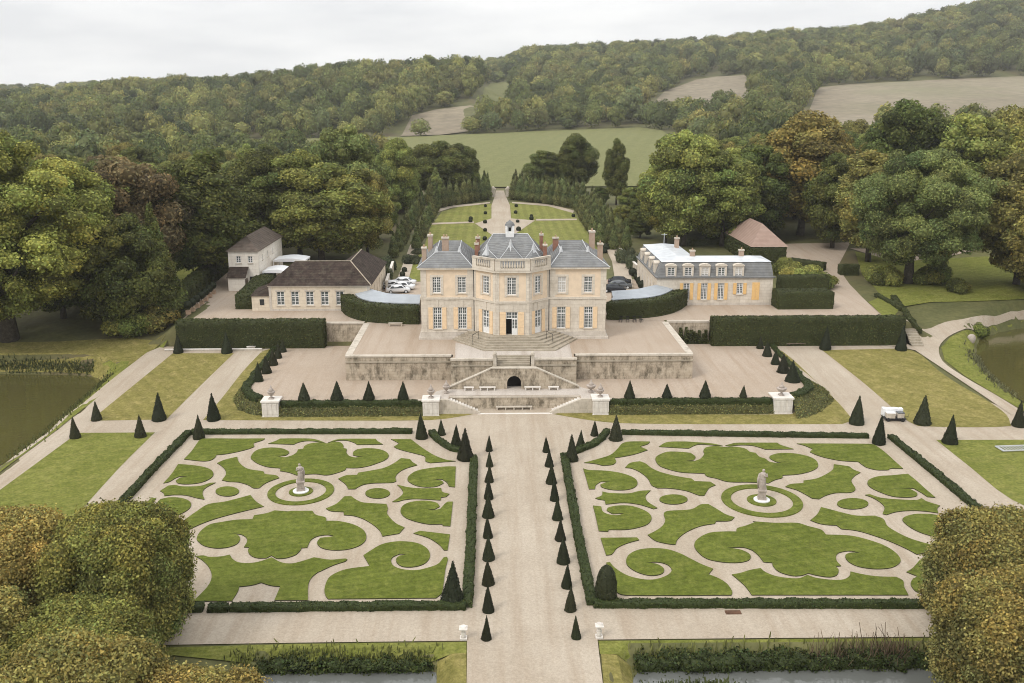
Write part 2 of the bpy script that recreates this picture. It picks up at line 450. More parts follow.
def stone_mat(name, c1, c2, stain, course=0.45, amt=0.6, lo=0.50, hi=0.68):
    m, n, b = new_mat(name); b.inputs['Roughness'].default_value = 0.9; b.inputs['Specular IOR Level'].default_value = 0.15
    t = noise(n, 0.9, 6, 0.7); c = ramp(n, t.outputs['Fac'], [(0.33, c1), (0.67, c2)])
    s = noise(n, 0.6, 7, 0.75, mapping=(1.6, 1.6, 0.8)); c = mixc(n, c, stain, mixc(n, (0, 0, 0), (amt,) * 3, ramp(n, s.outputs['Fac'], [(lo, (0, 0, 0)), (hi, (1, 1, 1))])))
    tcn = n.nodes.new('ShaderNodeTexCoord'); br = n.nodes.new('ShaderNodeTexBrick')
    sx = n.nodes.new('ShaderNodeSeparateXYZ'); ad = n.nodes.new('ShaderNodeMath'); ad.operation = 'ADD'; cb = n.nodes.new('ShaderNodeCombineXYZ')
    n.links.new(tcn.outputs['Object'], sx.inputs[0]); n.links.new(sx.outputs['X'], ad.inputs[0]); n.links.new(sx.outputs['Y'], ad.inputs[1])
    n.links.new(ad.outputs[0], cb.inputs['X']); n.links.new(sx.outputs['Z'], cb.inputs['Y']); n.links.new(cb.outputs[0], br.inputs['Vector'])
    br.inputs['Scale'].default_value = 1.0; br.inputs['Brick Width'].default_value = course * 2; br.inputs['Row Height'].default_value = course
    br.inputs['Mortar Size'].default_value = 0.02; br.inputs['Color1'].default_value = (1, 1, 1, 1); br.inputs['Color2'].default_value = (0.88, 0.87, 0.86, 1); br.inputs['Mortar'].default_value = (0.72, 0.70, 0.68, 1)
    c = mixc(n, c, br.outputs['Color'], 0.75, 'MULTIPLY')
    n.links.new(c, b.inputs['Base Color']); bump(n, b, t.outputs['Fac'], 0.25, 0.05)
    return m
def roof_mat(name, c1, c2, row=0.28, moss=(0.1, 0.1, 0.06), amt=0.4):
    m, n, b = new_mat(name); b.inputs['Roughness'].default_value = 0.85; b.inputs['Specular IOR Level'].default_value = 0.12
    t = noise(n, 0.8, 6, 0.7); c = ramp(n, t.outputs['Fac'], [(0.33, c1), (0.67, c2)])
    s = noise(n, 0.5, 6, 0.7, mapping=(2.5, 2.5, 0.7)); c = mixc(n, c, moss, mixc(n, (0, 0, 0), (amt,) * 3, ramp(n, s.outputs['Fac'], [(0.48, (0, 0, 0)), (0.7, (1, 1, 1))])))
    w = n.nodes.new('ShaderNodeTexWave'); w.bands_direction = 'Z'; w.inputs['Scale'].default_value = 0.314 / row; w.inputs['Distortion'].default_value = 0.6; w.inputs['Detail'].default_value = 2; w.inputs['Detail Scale'].default_value = 4
    tcn = n.nodes.new('ShaderNodeTexCoord'); n.links.new(tcn.outputs['Object'], w.inputs['Vector'])
    c = mixc(n, c, ramp(n, w.outputs['Fac'], [(0.1, (0.84, 0.84, 0.84)), (0.6, (1.06, 1.06, 1.06))]), 1.0, 'MULTIPLY')
    n.links.new(c, b.inputs['Base Color']); bump(n, b, w.outputs['Fac'], 0.35, 0.04)
    return m
def glass_mat(name, c):
    m, n, b = new_mat(name); b.inputs['Roughness'].default_value = 0.08; b.inputs['Specular IOR Level'].default_value = 0.6
    t = noise(n, 1.3, 2, 0.5)
    n.links.new(ramp(n, t.outputs['Fac'], [(0.35, tuple(x * 0.55 for x in c)), (0.65, c)]), b.inputs['Base Color'])
    return m
def water_mat(name, c):
    m, n, b = new_mat(name); b.inputs['Roughness'].default_value = 0.06; b.inputs['Specular IOR Level'].default_value = 0.5
    b.inputs['Base Color'].default_value = (*c, 1)
    t = noise(n, 0.9, 3, 0.5, mapping=(1.0, 2.4, 1)); bump(n, b, t.outputs['Fac'], 0.22, 0.06)
    return m

M = {}
M['ground'] = mottled('woodland_ground', (0.085, 0.090, 0.032), (0.135, 0.128, 0.050), 0.12, fine=1.3, c3=(0.13, 0.10, 0.055), bmp=0.3, bd=0.1)
M['gravel'] = gravel_mat('gravel', (0.380, 0.319, 0.248), (0.450, 0.388, 0.312), (0.350, 0.282, 0.212))
M['court'] = gravel_mat('court_gravel', (0.385, 0.31, 0.24), (0.425, 0.35, 0.28), (0.355, 0.275, 0.205))
M['paleway'] = gravel_mat('pale_paving', (0.46, 0.41, 0.36), (0.52, 0.47, 0.42), (0.40, 0.345, 0.295))
M['lawn'] = lawn_mat('side_lawn', (0.175, 0.158, 0.046), (0.225, 0.196, 0.064), (0.29, 0.235, 0.098), R(-38), 0.042, 1.9, 0.5)
M['lawn2'] = lawn_mat('green_lawn', (0.135, 0.150, 0.030), (0.180, 0.188, 0.046), (0.235, 0.205, 0.072), R(60), 0.03, 1.6, 0.3)
M['turf'] = lawn_mat('turf', (0.093, 0.114, 0.017), (0.124, 0.147, 0.026), (0.175, 0.168, 0.048), R(75), 0.05, 0.9, 0.30)
M['soil_edge'] = mottled('turf_edge', (0.035, 0.04, 0.015), (0.06, 0.055, 0.025), 2.0)
M['rearlawn'] = lawn_mat('rear_lawn', (0.15, 0.165, 0.038), (0.20, 0.20, 0.055), (0.26, 0.225, 0.085), R(0), 0.07, 2.4, 0.5)
M['field'] = lawn_mat('meadow', (0.150, 0.158, 0.062), (0.185, 0.188, 0.078), (0.23, 0.21, 0.10), R(12), 0.02, 9.0, 0.5)
M['plough'] = mottled('bare_field', (0.20, 0.165, 0.115), (0.255, 0.215, 0.15), 0.012, fine=0.12, c3=(0.19, 0.185, 0.10))
M['water'] = water_mat('pond_water', (0.085, 0.078, 0.026))
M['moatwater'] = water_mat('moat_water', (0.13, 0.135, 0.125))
M['topiary'] = foliage('clipped_yew', (0.024, 0.030, 0.013), 0.05)
M['box'] = foliage('clipped_box', (0.047, 0.064, 0.016), 0.10)
M['hedge'] = foliage('clipped_hornbeam', (0.062, 0.072, 0.022), 0.15)
M['ivy'] = foliage('ivy_leaves', (0.155, 0.155, 0.052), 0.15)
M['leaf'] = foliage('tree_leaves', (1, 1, 1), 0.32)
M['bark'] = mottled('bark', (0.05, 0.04, 0.03), (0.10, 0.085, 0.065), 2.0, fine=8)
M['cream'] = stone_mat('cream_limewash', (0.64, 0.555, 0.435), (0.72, 0.64, 0.52), (0.50, 0.42, 0.32), 0.6, 0.4)
M['stone'] = stone_mat('ashlar', (0.60, 0.535, 0.45), (0.70, 0.64, 0.55), (0.40, 0.345, 0.265), 0.5, 0.45)
M['plinth'] = stone_mat('plinth_stone', (0.52, 0.47, 0.41), (0.62, 0.57, 0.50), (0.34, 0.29, 0.22), 0.5, 0.5)
M['limewash'] = stone_mat('white_limewash', (0.80, 0.74, 0.65), (0.86, 0.81, 0.73), (0.64, 0.57, 0.47), 0.6, 0.35)
M['render'] = plain('ochre_render', (0.71, 0.575, 0.43), 0.9, var=0.09, scale=1.2)
M['oldwall'] = stone_mat('weathered_wall', (0.42, 0.35, 0.265), (0.54, 0.47, 0.37), (0.12, 0.10, 0.07), 0.4, 0.9, 0.45, 0.62)
M['coping'] = stone_mat('coping_stone', (0.50, 0.45, 0.375), (0.60, 0.54, 0.46), (0.22, 0.19, 0.14), 0.9, 0.6)
M['step'] = stone_mat('step_stone', (0.33, 0.29, 0.225), (0.45, 0.395, 0.315), (0.17, 0.145, 0.10), 0.9, 0.6)
M['whitestone'] = stone_mat('pale_limestone', (0.66, 0.62, 0.565), (0.76, 0.72, 0.665), (0.44, 0.40, 0.35), 0.6, 0.4)
M['slate'] = roof_mat('slate', (0.160, 0.163, 0.165), (0.240, 0.243, 0.242), 0.25, (0.17, 0.16, 0.13), 0.35)
M['tile2'] = roof_mat('worn_brown_tile', (0.085, 0.066, 0.056), (0.165, 0.130, 0.105), 0.22, (0.15, 0.14, 0.11), 0.5)
M['tile'] = roof_mat('brown_tile', (0.026, 0.019, 0.016), (0.070, 0.050, 0.041), 0.22, (0.13, 0.115, 0.085), 0.5)
M['redtile'] = roof_mat('faded_red_tile', (0.30, 0.205, 0.165), (0.37, 0.265, 0.215), 0.22, (0.33, 0.25, 0.2), 0.5)
M['lead'] = plain('lead_flashing', (0.50, 0.51, 0.52), 0.5, var=0.15)
M['zinc'] = plain('pale_zinc', (0.58, 0.605, 0.63), 0.35, 0.0, var=0.16, scale=0.7)
M['bluezinc'] = plain('grey_blue_zinc', (0.36, 0.39, 0.42), 0.4, 0.0, var=0.10, scale=0.8)
M['brick'] = stone_mat('chimney_brick', (0.26, 0.125, 0.085), (0.36, 0.19, 0.135), (0.30, 0.24, 0.19), 0.09, 0.4)
M['palebrick'] = stone_mat('pale_chimney_brick', (0.42, 0.30, 0.225), (0.50, 0.39, 0.31), (0.28, 0.21, 0.16), 0.09, 0.4)
M['shutter'] = plain('peach_shutter', (0.76, 0.57, 0.37), 0.6, var=0.07)
M['oshutter'] = plain('orange_shutter', (0.74, 0.48, 0.205), 0.6, var=0.07)
M['whitepaint'] = plain('white_paint', (0.76, 0.755, 0.74), 0.5, var=0.05)
M['glass'] = glass_mat('window_glass', (0.13, 0.15, 0.15))
M['curtain'] = plain('drawn_white_blind', (0.55, 0.52, 0.47), 0.8, var=0.08)
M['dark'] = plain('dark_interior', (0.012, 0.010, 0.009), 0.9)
M['statue'] = stone_mat('statue_stone', (0.34, 0.29, 0.25), (0.52, 0.46, 0.41), (0.16, 0.13, 0.11), 2.0, 0.6)
M['iron'] = plain('dark_iron', (0.03, 0.03, 0.032), 0.5, 0.3)
M['wood'] = plain('grey_wood', (0.18, 0.14, 0.10), 0.8, var=0.25)
M['terracotta'] = plain('tub_terracotta', (0.42, 0.29, 0.20), 0.8)
M['tarp'] = plain('white_tarpaulin', (0.78, 0.79, 0.80), 0.45, var=0.04)
M['tyre'] = plain('tyre_rubber', (0.02, 0.02, 0.02), 0.8)
M['carwhite'] = plain('white_car_paint', (0.72, 0.73, 0.74), 0.2, var=0.02)
M['cardark'] = plain('dark_car_paint', (0.025, 0.028, 0.034), 0.2, var=0.1)
M['cargrey'] = plain('grey_car_paint', (0.14, 0.15, 0.16), 0.2, 0.3, var=0.1)
M['carglass'] = glass_mat('car_glass', (0.03, 0.035, 0.04))
M['redlamp'] = plain('red_lens', (0.35, 0.02, 0.015), 0.3)
M['rust'] = plain('rusty_lid', (0.12, 0.065, 0.04), 0.9, var=0.3)

# ================================================================== SETTING: terrain, water, gravel, lawns
def lines(segs):
    out = []
    for a, b, st in segs:
        out += list(np.arange(a, b - 1e-6, st))
    return np.array(out + [segs[-1][1]])
gx = np.unique(np.round(np.concatenate([lines([(-1800, -900, 75), (-900, -300, 24), (-300, -130, 6), (-130, 130, 1.5), (130, 300, 6), (300, 1000, 24), (1000, 1900, 75)])]), 3))
gy = np.unique(np.round(np.concatenate([lines([(20, 44, 2), (44, 60, 0.9), (60, 106, 1.5), (106, 150, 1.0), (150, 200, 2.0), (200, 400, 6), (400, 1000, 15), (1000, 2600, 40)]), [108, 136, 137.5, 137.7, 139.6, 140.4]]), 3))
X, Y = np.meshgrid(gx, gy)
Z = H(X.ravel(), Y.ravel())
nx_, ny_ = len(gx), len(gy)
ii = np.arange(nx_ * ny_).reshape(ny_, nx_)
quads = np.stack([ii[:-1, :-1], ii[:-1, 1:], ii[1:, 1:], ii[1:, :-1]], -1).reshape(-1, 4)
terrain = obj('ground', np_mesh('ground', np.stack([X.ravel(), Y.ravel(), Z], 1), quads=quads, mat=M['ground'], smooth=True))
terrain['kind'] = 'structure'

def water(name, P, z, mat):
    m = MB(); m.add([(p[0], p[1], z) for p in P], [tuple(range(len(P)))])
    return tag(m.build(name, mat), kind='structure')
def grow(P, d):
    c = np.mean(np.array(P), 0); out = []
    for p in P:
        v = np.array(p) - c; L = np.linalg.norm(v); out.append(tuple(c + v * (L + d) / L))
    return out
water('pond_water', grow(POND_A, 2.5), -0.3, M['water'])
water('pond_water', grow(POND_B, 2.0), 0.6, M['water'])
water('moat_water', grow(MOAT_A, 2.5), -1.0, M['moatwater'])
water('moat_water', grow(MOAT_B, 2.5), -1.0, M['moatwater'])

def TP(pts, d0=40): return [GT(p[0], p[1], d0) for p in pts]
G0 = lambda pts: [G(p[0], p[1], 0.0) for p in pts]
# gravel of the front garden, one sheet that follows the ground
gravel_px_top = TP([(161.5, 347), (200, 347), (264, 347)]) + [(AX0 - 35, 139.0), (AX0 + 35, 139.0)] + TP([(765, 345), (820, 346), (906, 345)])
road_right_outer = TP([(915, 337), (925, 330), (945, 323), (965, 319.5), (990, 316.5), (1024, 312.5), (1090, 308)])
road_right_inner = TP([(1090, 315), (1024, 320.5), (992, 326), (966, 329.5), (948, 337.5), (939, 348), (942.5, 362), (963, 377), (992, 394), (1024, 413.5), (1100, 455)])
front = TP([(1160, 520)]) + G0([(1160, 637), (940, 637.5), (700, 639.5), (597.5, 640.5), (600, 662), (603.5, 690), (606, 712), (465, 712), (466.5, 690), (467, 662), (467, 641.5), (300, 643.5), (150, 646), (-140, 650), (-140, 560)])
left_edge = TP([(0, 465), (51, 426.5), (84, 403), (128, 367.5), (147, 353)])
sheet('gravel_parterre', gravel_px_top + TP([(907, 352), (960, 392), (1024, 416), (1100, 458)]) + front + left_edge, 0.075, M['gravel'], step=2.2)

sheet('lake_road', smooth_poly(TP([(880, 345)]) + road_right_outer + road_right_inner + TP([(1100, 470), (1024, 424), (1000, 408), (960, 381), (915, 351)]), corner=40, n=3), 0.13, M['gravel'], step=1.3)

def lawn(px, mat='lawn', off=0.09, d0=40, step=2.0):
    return sheet('lawn', smooth_poly(TP(px, d0), corner=25, n=3), off, M[mat], step=step)
lawn([(90, 421.5), (166.5, 420.5), (201, 386), (234, 354), (173, 354), (152, 371), (125, 393)])
lawn([(78, 433.7), (155, 433.3), (118, 470), (72, 520), (20, 560), (-60, 560), (-60, 535), (0, 491)], 'lawn2')
lawn([(203, 420.8), (222, 399), (243, 372), (262, 352), (280, 346), (292, 349), (270, 372), (256, 392), (266, 404), (300, 412), (430, 412), (478, 413.5), (468, 416), (430, 421), (320, 421.5)])
lawn([(553, 415), (570, 413), (600, 414), (700, 415), (790, 415), (822, 402), (818, 384), (780, 355), (752, 348), (768, 342), (790, 358), (815, 381), (838, 403), (853, 421), (842, 425), (700, 425), (620, 424), (590, 421), (566, 417)])
lawn([(822, 350.8), (870, 350), (895, 349.3), (911, 350.5), (922, 356), (938, 371), (960, 386), (985, 400), (1006, 415), (1011, 427), (990, 428), (950, 428), (918, 427), (906, 420.5), (865, 385)])
lawn([(936, 440.7), (1024, 440.5), (1120, 440), (1150, 470), (1140, 520), (1075, 527), (1012, 501), (970, 468)], 'lawn2')
# grass along the moat: the worn square at the ends of the two channels
for px in ([(437, 655), (466.5, 654), (466.5, 712), (434, 712)], [(601, 655), (632, 656), (636, 700), (605, 700)]):
    sheet('lawn', G0(px), 0.10, M['lawn'], step=1.0)
for px in ([(110, 650), (300, 645), (466.5, 643), (466.5, 654), (430, 655), (300, 657), (230, 662)], [(598.5, 642), (760, 640.5), (940, 639), (940, 652), (760, 653), (632, 655), (600, 655)]):
    sheet('lawn', G0(px), 0.09, M['lawn2'], step=1.0)

# banks of the two ponds
sheet('lawn', TP([(168, 341), (134, 367), (92, 402.5), (62, 426), (10, 464.5), (-50, 512)]) + [G(a, b, 0) for a, b in ((-110, 512),)] + POND_A[::-1][2:-1][:6], 0.03, M['lawn2'], step=1.5)
sheet('lawn', TP([(-150, 372), (-150, 340), (0, 343), (60, 342), (130, 338), (166, 336), (160, 345), (128, 366), (106, 380), (90, 375), (60, 373), (0, 372.5)]), 0.055, M['lawn'], step=2.0)
sheet('lawn', TP([(1024, 321), (992, 327), (967, 330.5), (950, 338), (941, 348), (944.5, 361), (964, 376), (992, 393), (1024, 412), (1090, 445), (1130, 440), (1030, 399), (1000, 384), (984, 371), (975, 357), (974, 346), (977, 337.5), (1000, 330), (1024, 326)]), 0.09, M['lawn2'], step=1.2)
# ---- upper yard, drives and rear garden
XH = G(511.8, 336.3, 6.6)[0]; YH = 129.7
def ys(px): return [G(p[0], p[1], ZT) for p in px]
yard = [(XL + 1.0, 140.9), (XR - 1.0, 140.9)] + ys([(905, 332), (893, 322), (868, 303), (850, 285), (838, 268), (850, 249), (775, 250), (775, 262), (795, 282), (790, 300), (700, 300), (640, 290)]) \
    + [(XH + 30, 168), (XH + 30, 176), (XH - 30, 176), (XH - 30, 168)] + ys([(340, 285), (285, 266), (250, 276), (236, 270), (226, 266), (212, 282), (196, 299), (178, 322)])
sheet('gravel_yard', yard, 0.05, M['court'], step=2.5)
XA = XH - 1.2
rear_rows = (178,)
def rsheet(name, px, mat, off, step=3.0):
    return sheet(name, TP(px, 150), off, mat, step=step, rows=(178, 340))
rsheet('lawn', [(424, 247), (402, 282), (470, 282), (540, 282), (606, 281), (606, 262), (592, 240), (575, 214), (562, 207), (530, 204), (512, 203), (490, 204), (460, 207), (442, 212), (431, 226)], M['rearlawn'], 0.10)
rsheet('rear_path', [(489, 284), (491, 250), (492.5, 236), (475, 224), (491.5, 219), (491.5, 206), (495, 196), (496, 191), (504, 191), (505.5, 196), (510, 206), (511, 219), (535, 221), (513, 236), (514, 250), (516, 284)], M['gravel'], 0.16, 2.0)
rsheet('rear_path', [(431, 223.5), (474, 222.0), (474, 223.6), (431, 225.2)], M['gravel'], 0.16, 2.0)
rsheet('rear_path', [(536, 219.5), (577, 219.2), (577, 220.7), (536, 221.2)], M['gravel'], 0.16, 2.0)
rsheet('rear_path', [(392, 292), (404, 262), (410, 246), (415, 240), (421, 240), (418, 248), (413, 264), (405, 292)], M['gravel'], 0.13, 2.0)
rsheet('rear_path', [(617, 292), (612, 262), (604, 246), (601, 240), (607, 240), (617, 250), (630, 268), (634, 292)], M['gravel'], 0.13, 2.0)
rsheet('rear_path', [(428, 212), (450, 206), (490, 202.4), (490, 203.6), (452, 208), (430, 215)], M['gravel'], 0.13, 2.0)
rsheet('rear_path', [(512, 202.2), (550, 204.5), (574, 211), (573, 213.5), (548, 206.5), (512, 203.6)], M['gravel'], 0.13, 2.0)
rsheet('rear_path', [(850, 249), (893, 262), (930, 262), (985, 248), (1024, 238), (1024, 228), (960, 227), (935, 228), (960, 238), (900, 250)], M['court'], 0.13, 4.0)
rsheet('lawn', [(855, 252), (900, 262), (985, 257), (1030, 262), (1060, 285), (1024, 300), (975, 302), (930, 303), (898, 308), (880, 296), (862, 275)], M['lawn2'], 0.13, 4.0)
rsheet('lawn', [(868, 303), (880, 297), (899, 309), (895, 316), (884, 318)], M['lawn2'], 0.16, 2.0)
rsheet('lawn', [(165, 312), (178, 290), (210, 268), (196, 262), (170, 275), (150, 300)], M['lawn2'], 0.13, 4.0)

# ---- distant fields
FIELDS = [('meadow', [(-60, 152), (-60, 144), (160, 144), (240, 141), (400, 137.5), (530, 132), (600, 129.5), (640, 128), (662, 131), (690, 150), (700, 189), (640, 191), (480, 191), (400, 170), (240, 152)], 'field'),
          ('bare_field', [(400, 136.8), (412, 116), (436, 110), (470, 106), (488, 109), (484, 120), (470, 132), (440, 135.5)], 'plough'),
          ('bare_field', [(790, 140), (812, 104), (818, 88), (850, 84.5), (940, 80), (1024, 76.5), (1150, 73), (1150, 136), (1024, 136), (900, 138)], 'plough'),
          ('meadow', [(640, 117), (664, 92), (696, 80), (716, 77), (746, 75.5), (752, 90), (744, 112), (690, 118)], 'plough'),
          ('meadow', [(480, 112), (484, 90), (490, 84), (508, 82), (512, 98), (510, 112)], 'field')]
for nm, px, mt in FIELDS:
    P = [p for p in TP(px, 350) if p]
    sheet(nm, P, 0.5, M[mt], step=16.0, rows=(480, 700, 1000))

# ================================================================== PARTERRES
CROP = {'A': (100, 420, 5.12), 'B': (280, 420, 5.12), 'C': (180, 520, 6.827), 'D': (320, 520, 6.024), 'R': (100, 420, 2.626),
        'E': (550, 420, 5.12), 'F': (740, 420, 5.12), 'G': (570, 510, 5.379), 'H': (740, 510, 5.12)}
def trace(*chunks):
    out = []
    for c, pts in chunks:
        ox, oy, s = CROP[c]
        out += [G(ox + x / s, oy + y / s, 0.1) for x, y in pts]
    return out
def ell(c, cx, cy_, rx, ry):
    return trace((c, [(cx + rx * math.cos(a), cy_ + ry * math.sin(a)) for a in np.linspace(0, 2 * math.pi, 14, endpoint=False)]))
def turf(poly, label, group, n=4, z=0.09, h=0.07, holes=None):
    """one turf bed: lawn top, cut soil edge"""
    P = smooth_poly(poly, n=n) if n else poly
    V, F = cdt_fill(P)
    F = [f if (V[f[1]][0] - V[f[0]][0]) * (V[f[2]][1] - V[f[0]][1]) - (V[f[1]][1] - V[f[0]][1]) * (V[f[2]][0] - V[f[0]][0]) > 0 else f[::-1] for f in F]
    me = bpy.data.meshes.new('turf_bed')
    k = len(V); nP = len(P)
    A = sum(P[i][0] * P[(i + 1) % nP][1] - P[(i + 1) % nP][0] * P[i][1] for i in range(nP))
    Q = P if A > 0 else P[::-1]
    verts = [(x, y, z + h) for x, y in V] + [(x, y, z + h) for x, y in Q] + [(x, y, 0.0) for x, y in Q]
    faces = list(F) + [(k + i, k + nP + i, k + nP + (i + 1) % nP, k + (i + 1) % nP) for i in range(nP)]
    me.from_pydata(verts, [], faces)
    me.materials.append(M['turf']); me.materials.append(M['soil_edge'])
    mi = np.zeros(len(faces), np.int32); mi[len(F):] = 1
    me.polygons.foreach_set('material_index', mi)
    return tag(obj('turf_bed', me), label, 'turf bed', group)

LP = 'the orangery-side parterre'; RP = 'the mansard-side parterre'
LG, RG = 'turf scrolls of the orangery-side parterre', 'turf scrolls of the mansard-side parterre'
bedsL = [
 ('corner turf bed far from moat and outermost in ', trace(('A', [(430,202),(470,160),(505,110),(522,97),(600,96),(700,97),(845,96),(835,104),(785,120),(790,138),(760,150),(700,165),(640,176),(595,180),(590,192),(570,206),(540,212),(500,210)]))),
 ('thin turf sliver behind the great far scroll, orangery half of ', trace(('B', [(-60,122),(-20,108),(0,97),(90,96),(165,98),(210,110),(234,120),(200,113),(150,108),(110,112),(85,120),(70,127),(20,125)]))),
 ('thin turf sliver behind the great far scroll, nearer the central path in ', trace(('B', [(245,118),(285,103),(330,98),(490,98),(500,110),(527,126),(395,128),(380,118),(345,107),(300,106),(262,113)]))),
 ('jagged corner turf bed beside the curved hedge in ', trace(('B', [(568,100),(670,100),(690,115),(720,138),(760,165),(800,187),(850,205),(900,212),(770,221),(745,212),(742,188),(700,175),(640,160),(600,148),(583,138),(610,122),(590,110)]))),
 ('great twin-scrolled turf bed behind the statue in ', trace(('B', [(240,122),(275,112),(308,116),(325,132),(325,145),(342,150),(340,168),(355,186),(385,194),(435,188),(400,188),(374,181),(376,165),(395,152),(440,146),(500,150),(540,163),(557,184),(540,205),(500,222),(450,238),(392,247),(338,246),(332,258),(290,273),(240,284),(185,278),(130,280),(85,284),(45,270),(0,262),(3,248),(-62,242),(-112,225),(-142,205),(-149,190),(-132,165),(-102,150),(-52,143),(3,146),(38,158),(46,170),(30,183),(-20,188),(28,193),(62,183),(85,168),(92,152),(118,150),(128,133),(160,121),(205,117)]))),
 ('axe-shaped turf bed behind the outer oval of ', trace(('A', [(600,222),(640,205),(703,190),(710,215),(735,240),(770,255),(835,265),(845,278),(900,285),(918,298),(870,315),(840,330),(815,350),(785,350),(760,335),(710,320),(660,317),(625,310),(645,280),(640,255),(620,235)]))),
 ('axe-shaped turf bed behind the inner oval of ', trace(('B', [(298,302),(340,285),(395,283),(400,272),(460,262),(530,248),(580,225),(620,197),(665,202),(680,218),(703,232),(650,248),(615,265),(592,290),(595,315),(575,322),(480,325),(430,332),(400,345),(385,355),(350,355),(335,330)]))),
 ('outer snail turf bed on the house side of the leaf bed in ', trace(('A', [(325,325),(365,280),(400,228),(440,230),(510,238),(560,252),(580,272),(575,292),(545,312),(500,325),(440,330),(400,325),(388,312),(410,297),(450,291),(410,290),(385,300),(355,318)]))),
 ('leaf-shaped turf bed pointing at the outer oval of ', trace(('A', [(308,365),(350,338),(385,335),(420,342),(510,340),(560,325),(592,322),(540,350),(525,375),(535,408),(500,402),(440,387),(380,385),(330,390),(325,375)]))),
 ('small oval turf bed on the outer side of the statue in ', ell('A', 652, 367, 60, 25)),
 ('outer snail turf bed on the moat side of the leaf bed in ', trace(('A', [(205,465),(230,435),(265,398),(287,404),(272,425),(290,441),(325,445),(352,436),(315,437),(294,425),(310,407),(360,398),(420,402),(458,418),(466,440),(445,465),(390,490),(300,500)]))),
 ('axe-shaped turf bed on the moat side of the outer oval of ', trace(('R', [(215,268),(255,240),(285,222),(330,215),(395,198),(410,215),(430,228),(370,242),(310,258),(270,272),(240,285),(205,298),(170,300),(185,285)]))),
 ('axe-shaped turf bed on the moat side of the inner oval of ', trace(('B', [(235,455),(290,430),(330,393),(365,392),(390,410),(430,425),(545,432),(552,455),(548,480),(570,510),(600,535),(638,552),(610,583),(525,597),(512,570),(480,540),(430,510),(380,493),(328,488),(325,472),(262,468)]))),
 ('small oval turf bed between statue and central path in ', ell('B', 500, 377, 63, 26)),
 ('inner snail turf bed on the house side by the path hedge of ', trace(('B', [(900,240),(895,345),(865,342),(855,322),(830,305),(775,305),(825,312),(838,325),(800,342),(740,345),(690,335),(655,312),(660,288),(700,262),(770,248),(850,240)]))),
 ('leaf-shaped turf bed pointing at the inner oval of ', trace(('B', [(575,420),(605,402),(630,378),(622,355),(600,333),(650,345),(720,352),(825,350),(832,370),(868,380),(850,395),(825,398),(822,412),(700,405),(640,410),(600,420)]))),
 ('inner snail turf bed on the moat side by the path hedge of ', trace(('B', [(885,420),(872,545),(835,543),(830,535),(760,535),(690,520),(640,500),(617,470),(630,440),(670,422),(740,415),(800,425),(818,445),(790,460),(738,455),(780,463),(820,458),(845,430),(860,420)]))),
 ('small triangular turf bed by the path hedge of ', trace(('B', [(683,582),(715,570),(760,575),(870,588),(858,668),(840,668),(815,640),(770,610),(730,595)]))),
 ('great twin-scrolled turf bed on the moat side of the statue in ', trace(('B', [(60,468),(165,467),(185,488),(232,500),(237,518),(300,520),(370,535),(420,560),(441,590),(435,622),(400,648),(340,665),(270,668),(215,657),(190,632),(205,606),(285,597),(240,590),(190,598),(160,615),(145,640),(140,655),(108,657)]),
        ('C', [(825,205),(790,240),(720,263),(660,266),(625,245),(590,262),(530,262),(485,245),(465,215),(472,190),(437,187),(458,150),(450,120),(410,100),(330,97),(390,103),(410,130),(390,165),(330,188),(250,195),(170,180),(125,150),(115,125),(140,80),(200,35)]), ('A', [(620,525),(700,513),(780,510),(790,490),(850,480),(895,465),(960,470)]))),
 ('bow-shaped turf bed along the moat-side hedge of ', trace(('C', [(105,250),(160,245),(200,255),(280,252),(340,240),(360,270),(400,292),(470,298),(550,285),(625,258),(690,292),(760,300),(830,285),(915,258)]), ('D', [(60,242),(150,235),(165,240),(150,252),(80,275),(0,312)]), ('C', [(940,360),(895,400),(875,450),(873,550),(645,550),(685,457),(620,450),(555,430),(490,448),(405,458),(395,490),(355,555),(90,557),(150,500),(200,440),(217,380),(195,320),(150,275)]))),
 ('large spiral corner turf bed beside the tall yew cone in ', trace(('D', [(262,215),(300,190),(370,150),(450,133),(520,132),(590,143),(640,170),(662,205),(655,240),(620,270),(560,285),(500,283),(465,262),(460,235),(480,217),(535,208),(480,207),(440,225),(428,250),(445,280),(500,300),(580,305),(650,290),(710,268),(745,228),(765,225),(770,240),(755,300),(735,440),(700,472),(50,478),(35,460),(27,420),(50,355),(100,320),(170,297),(300,280)]))),
]
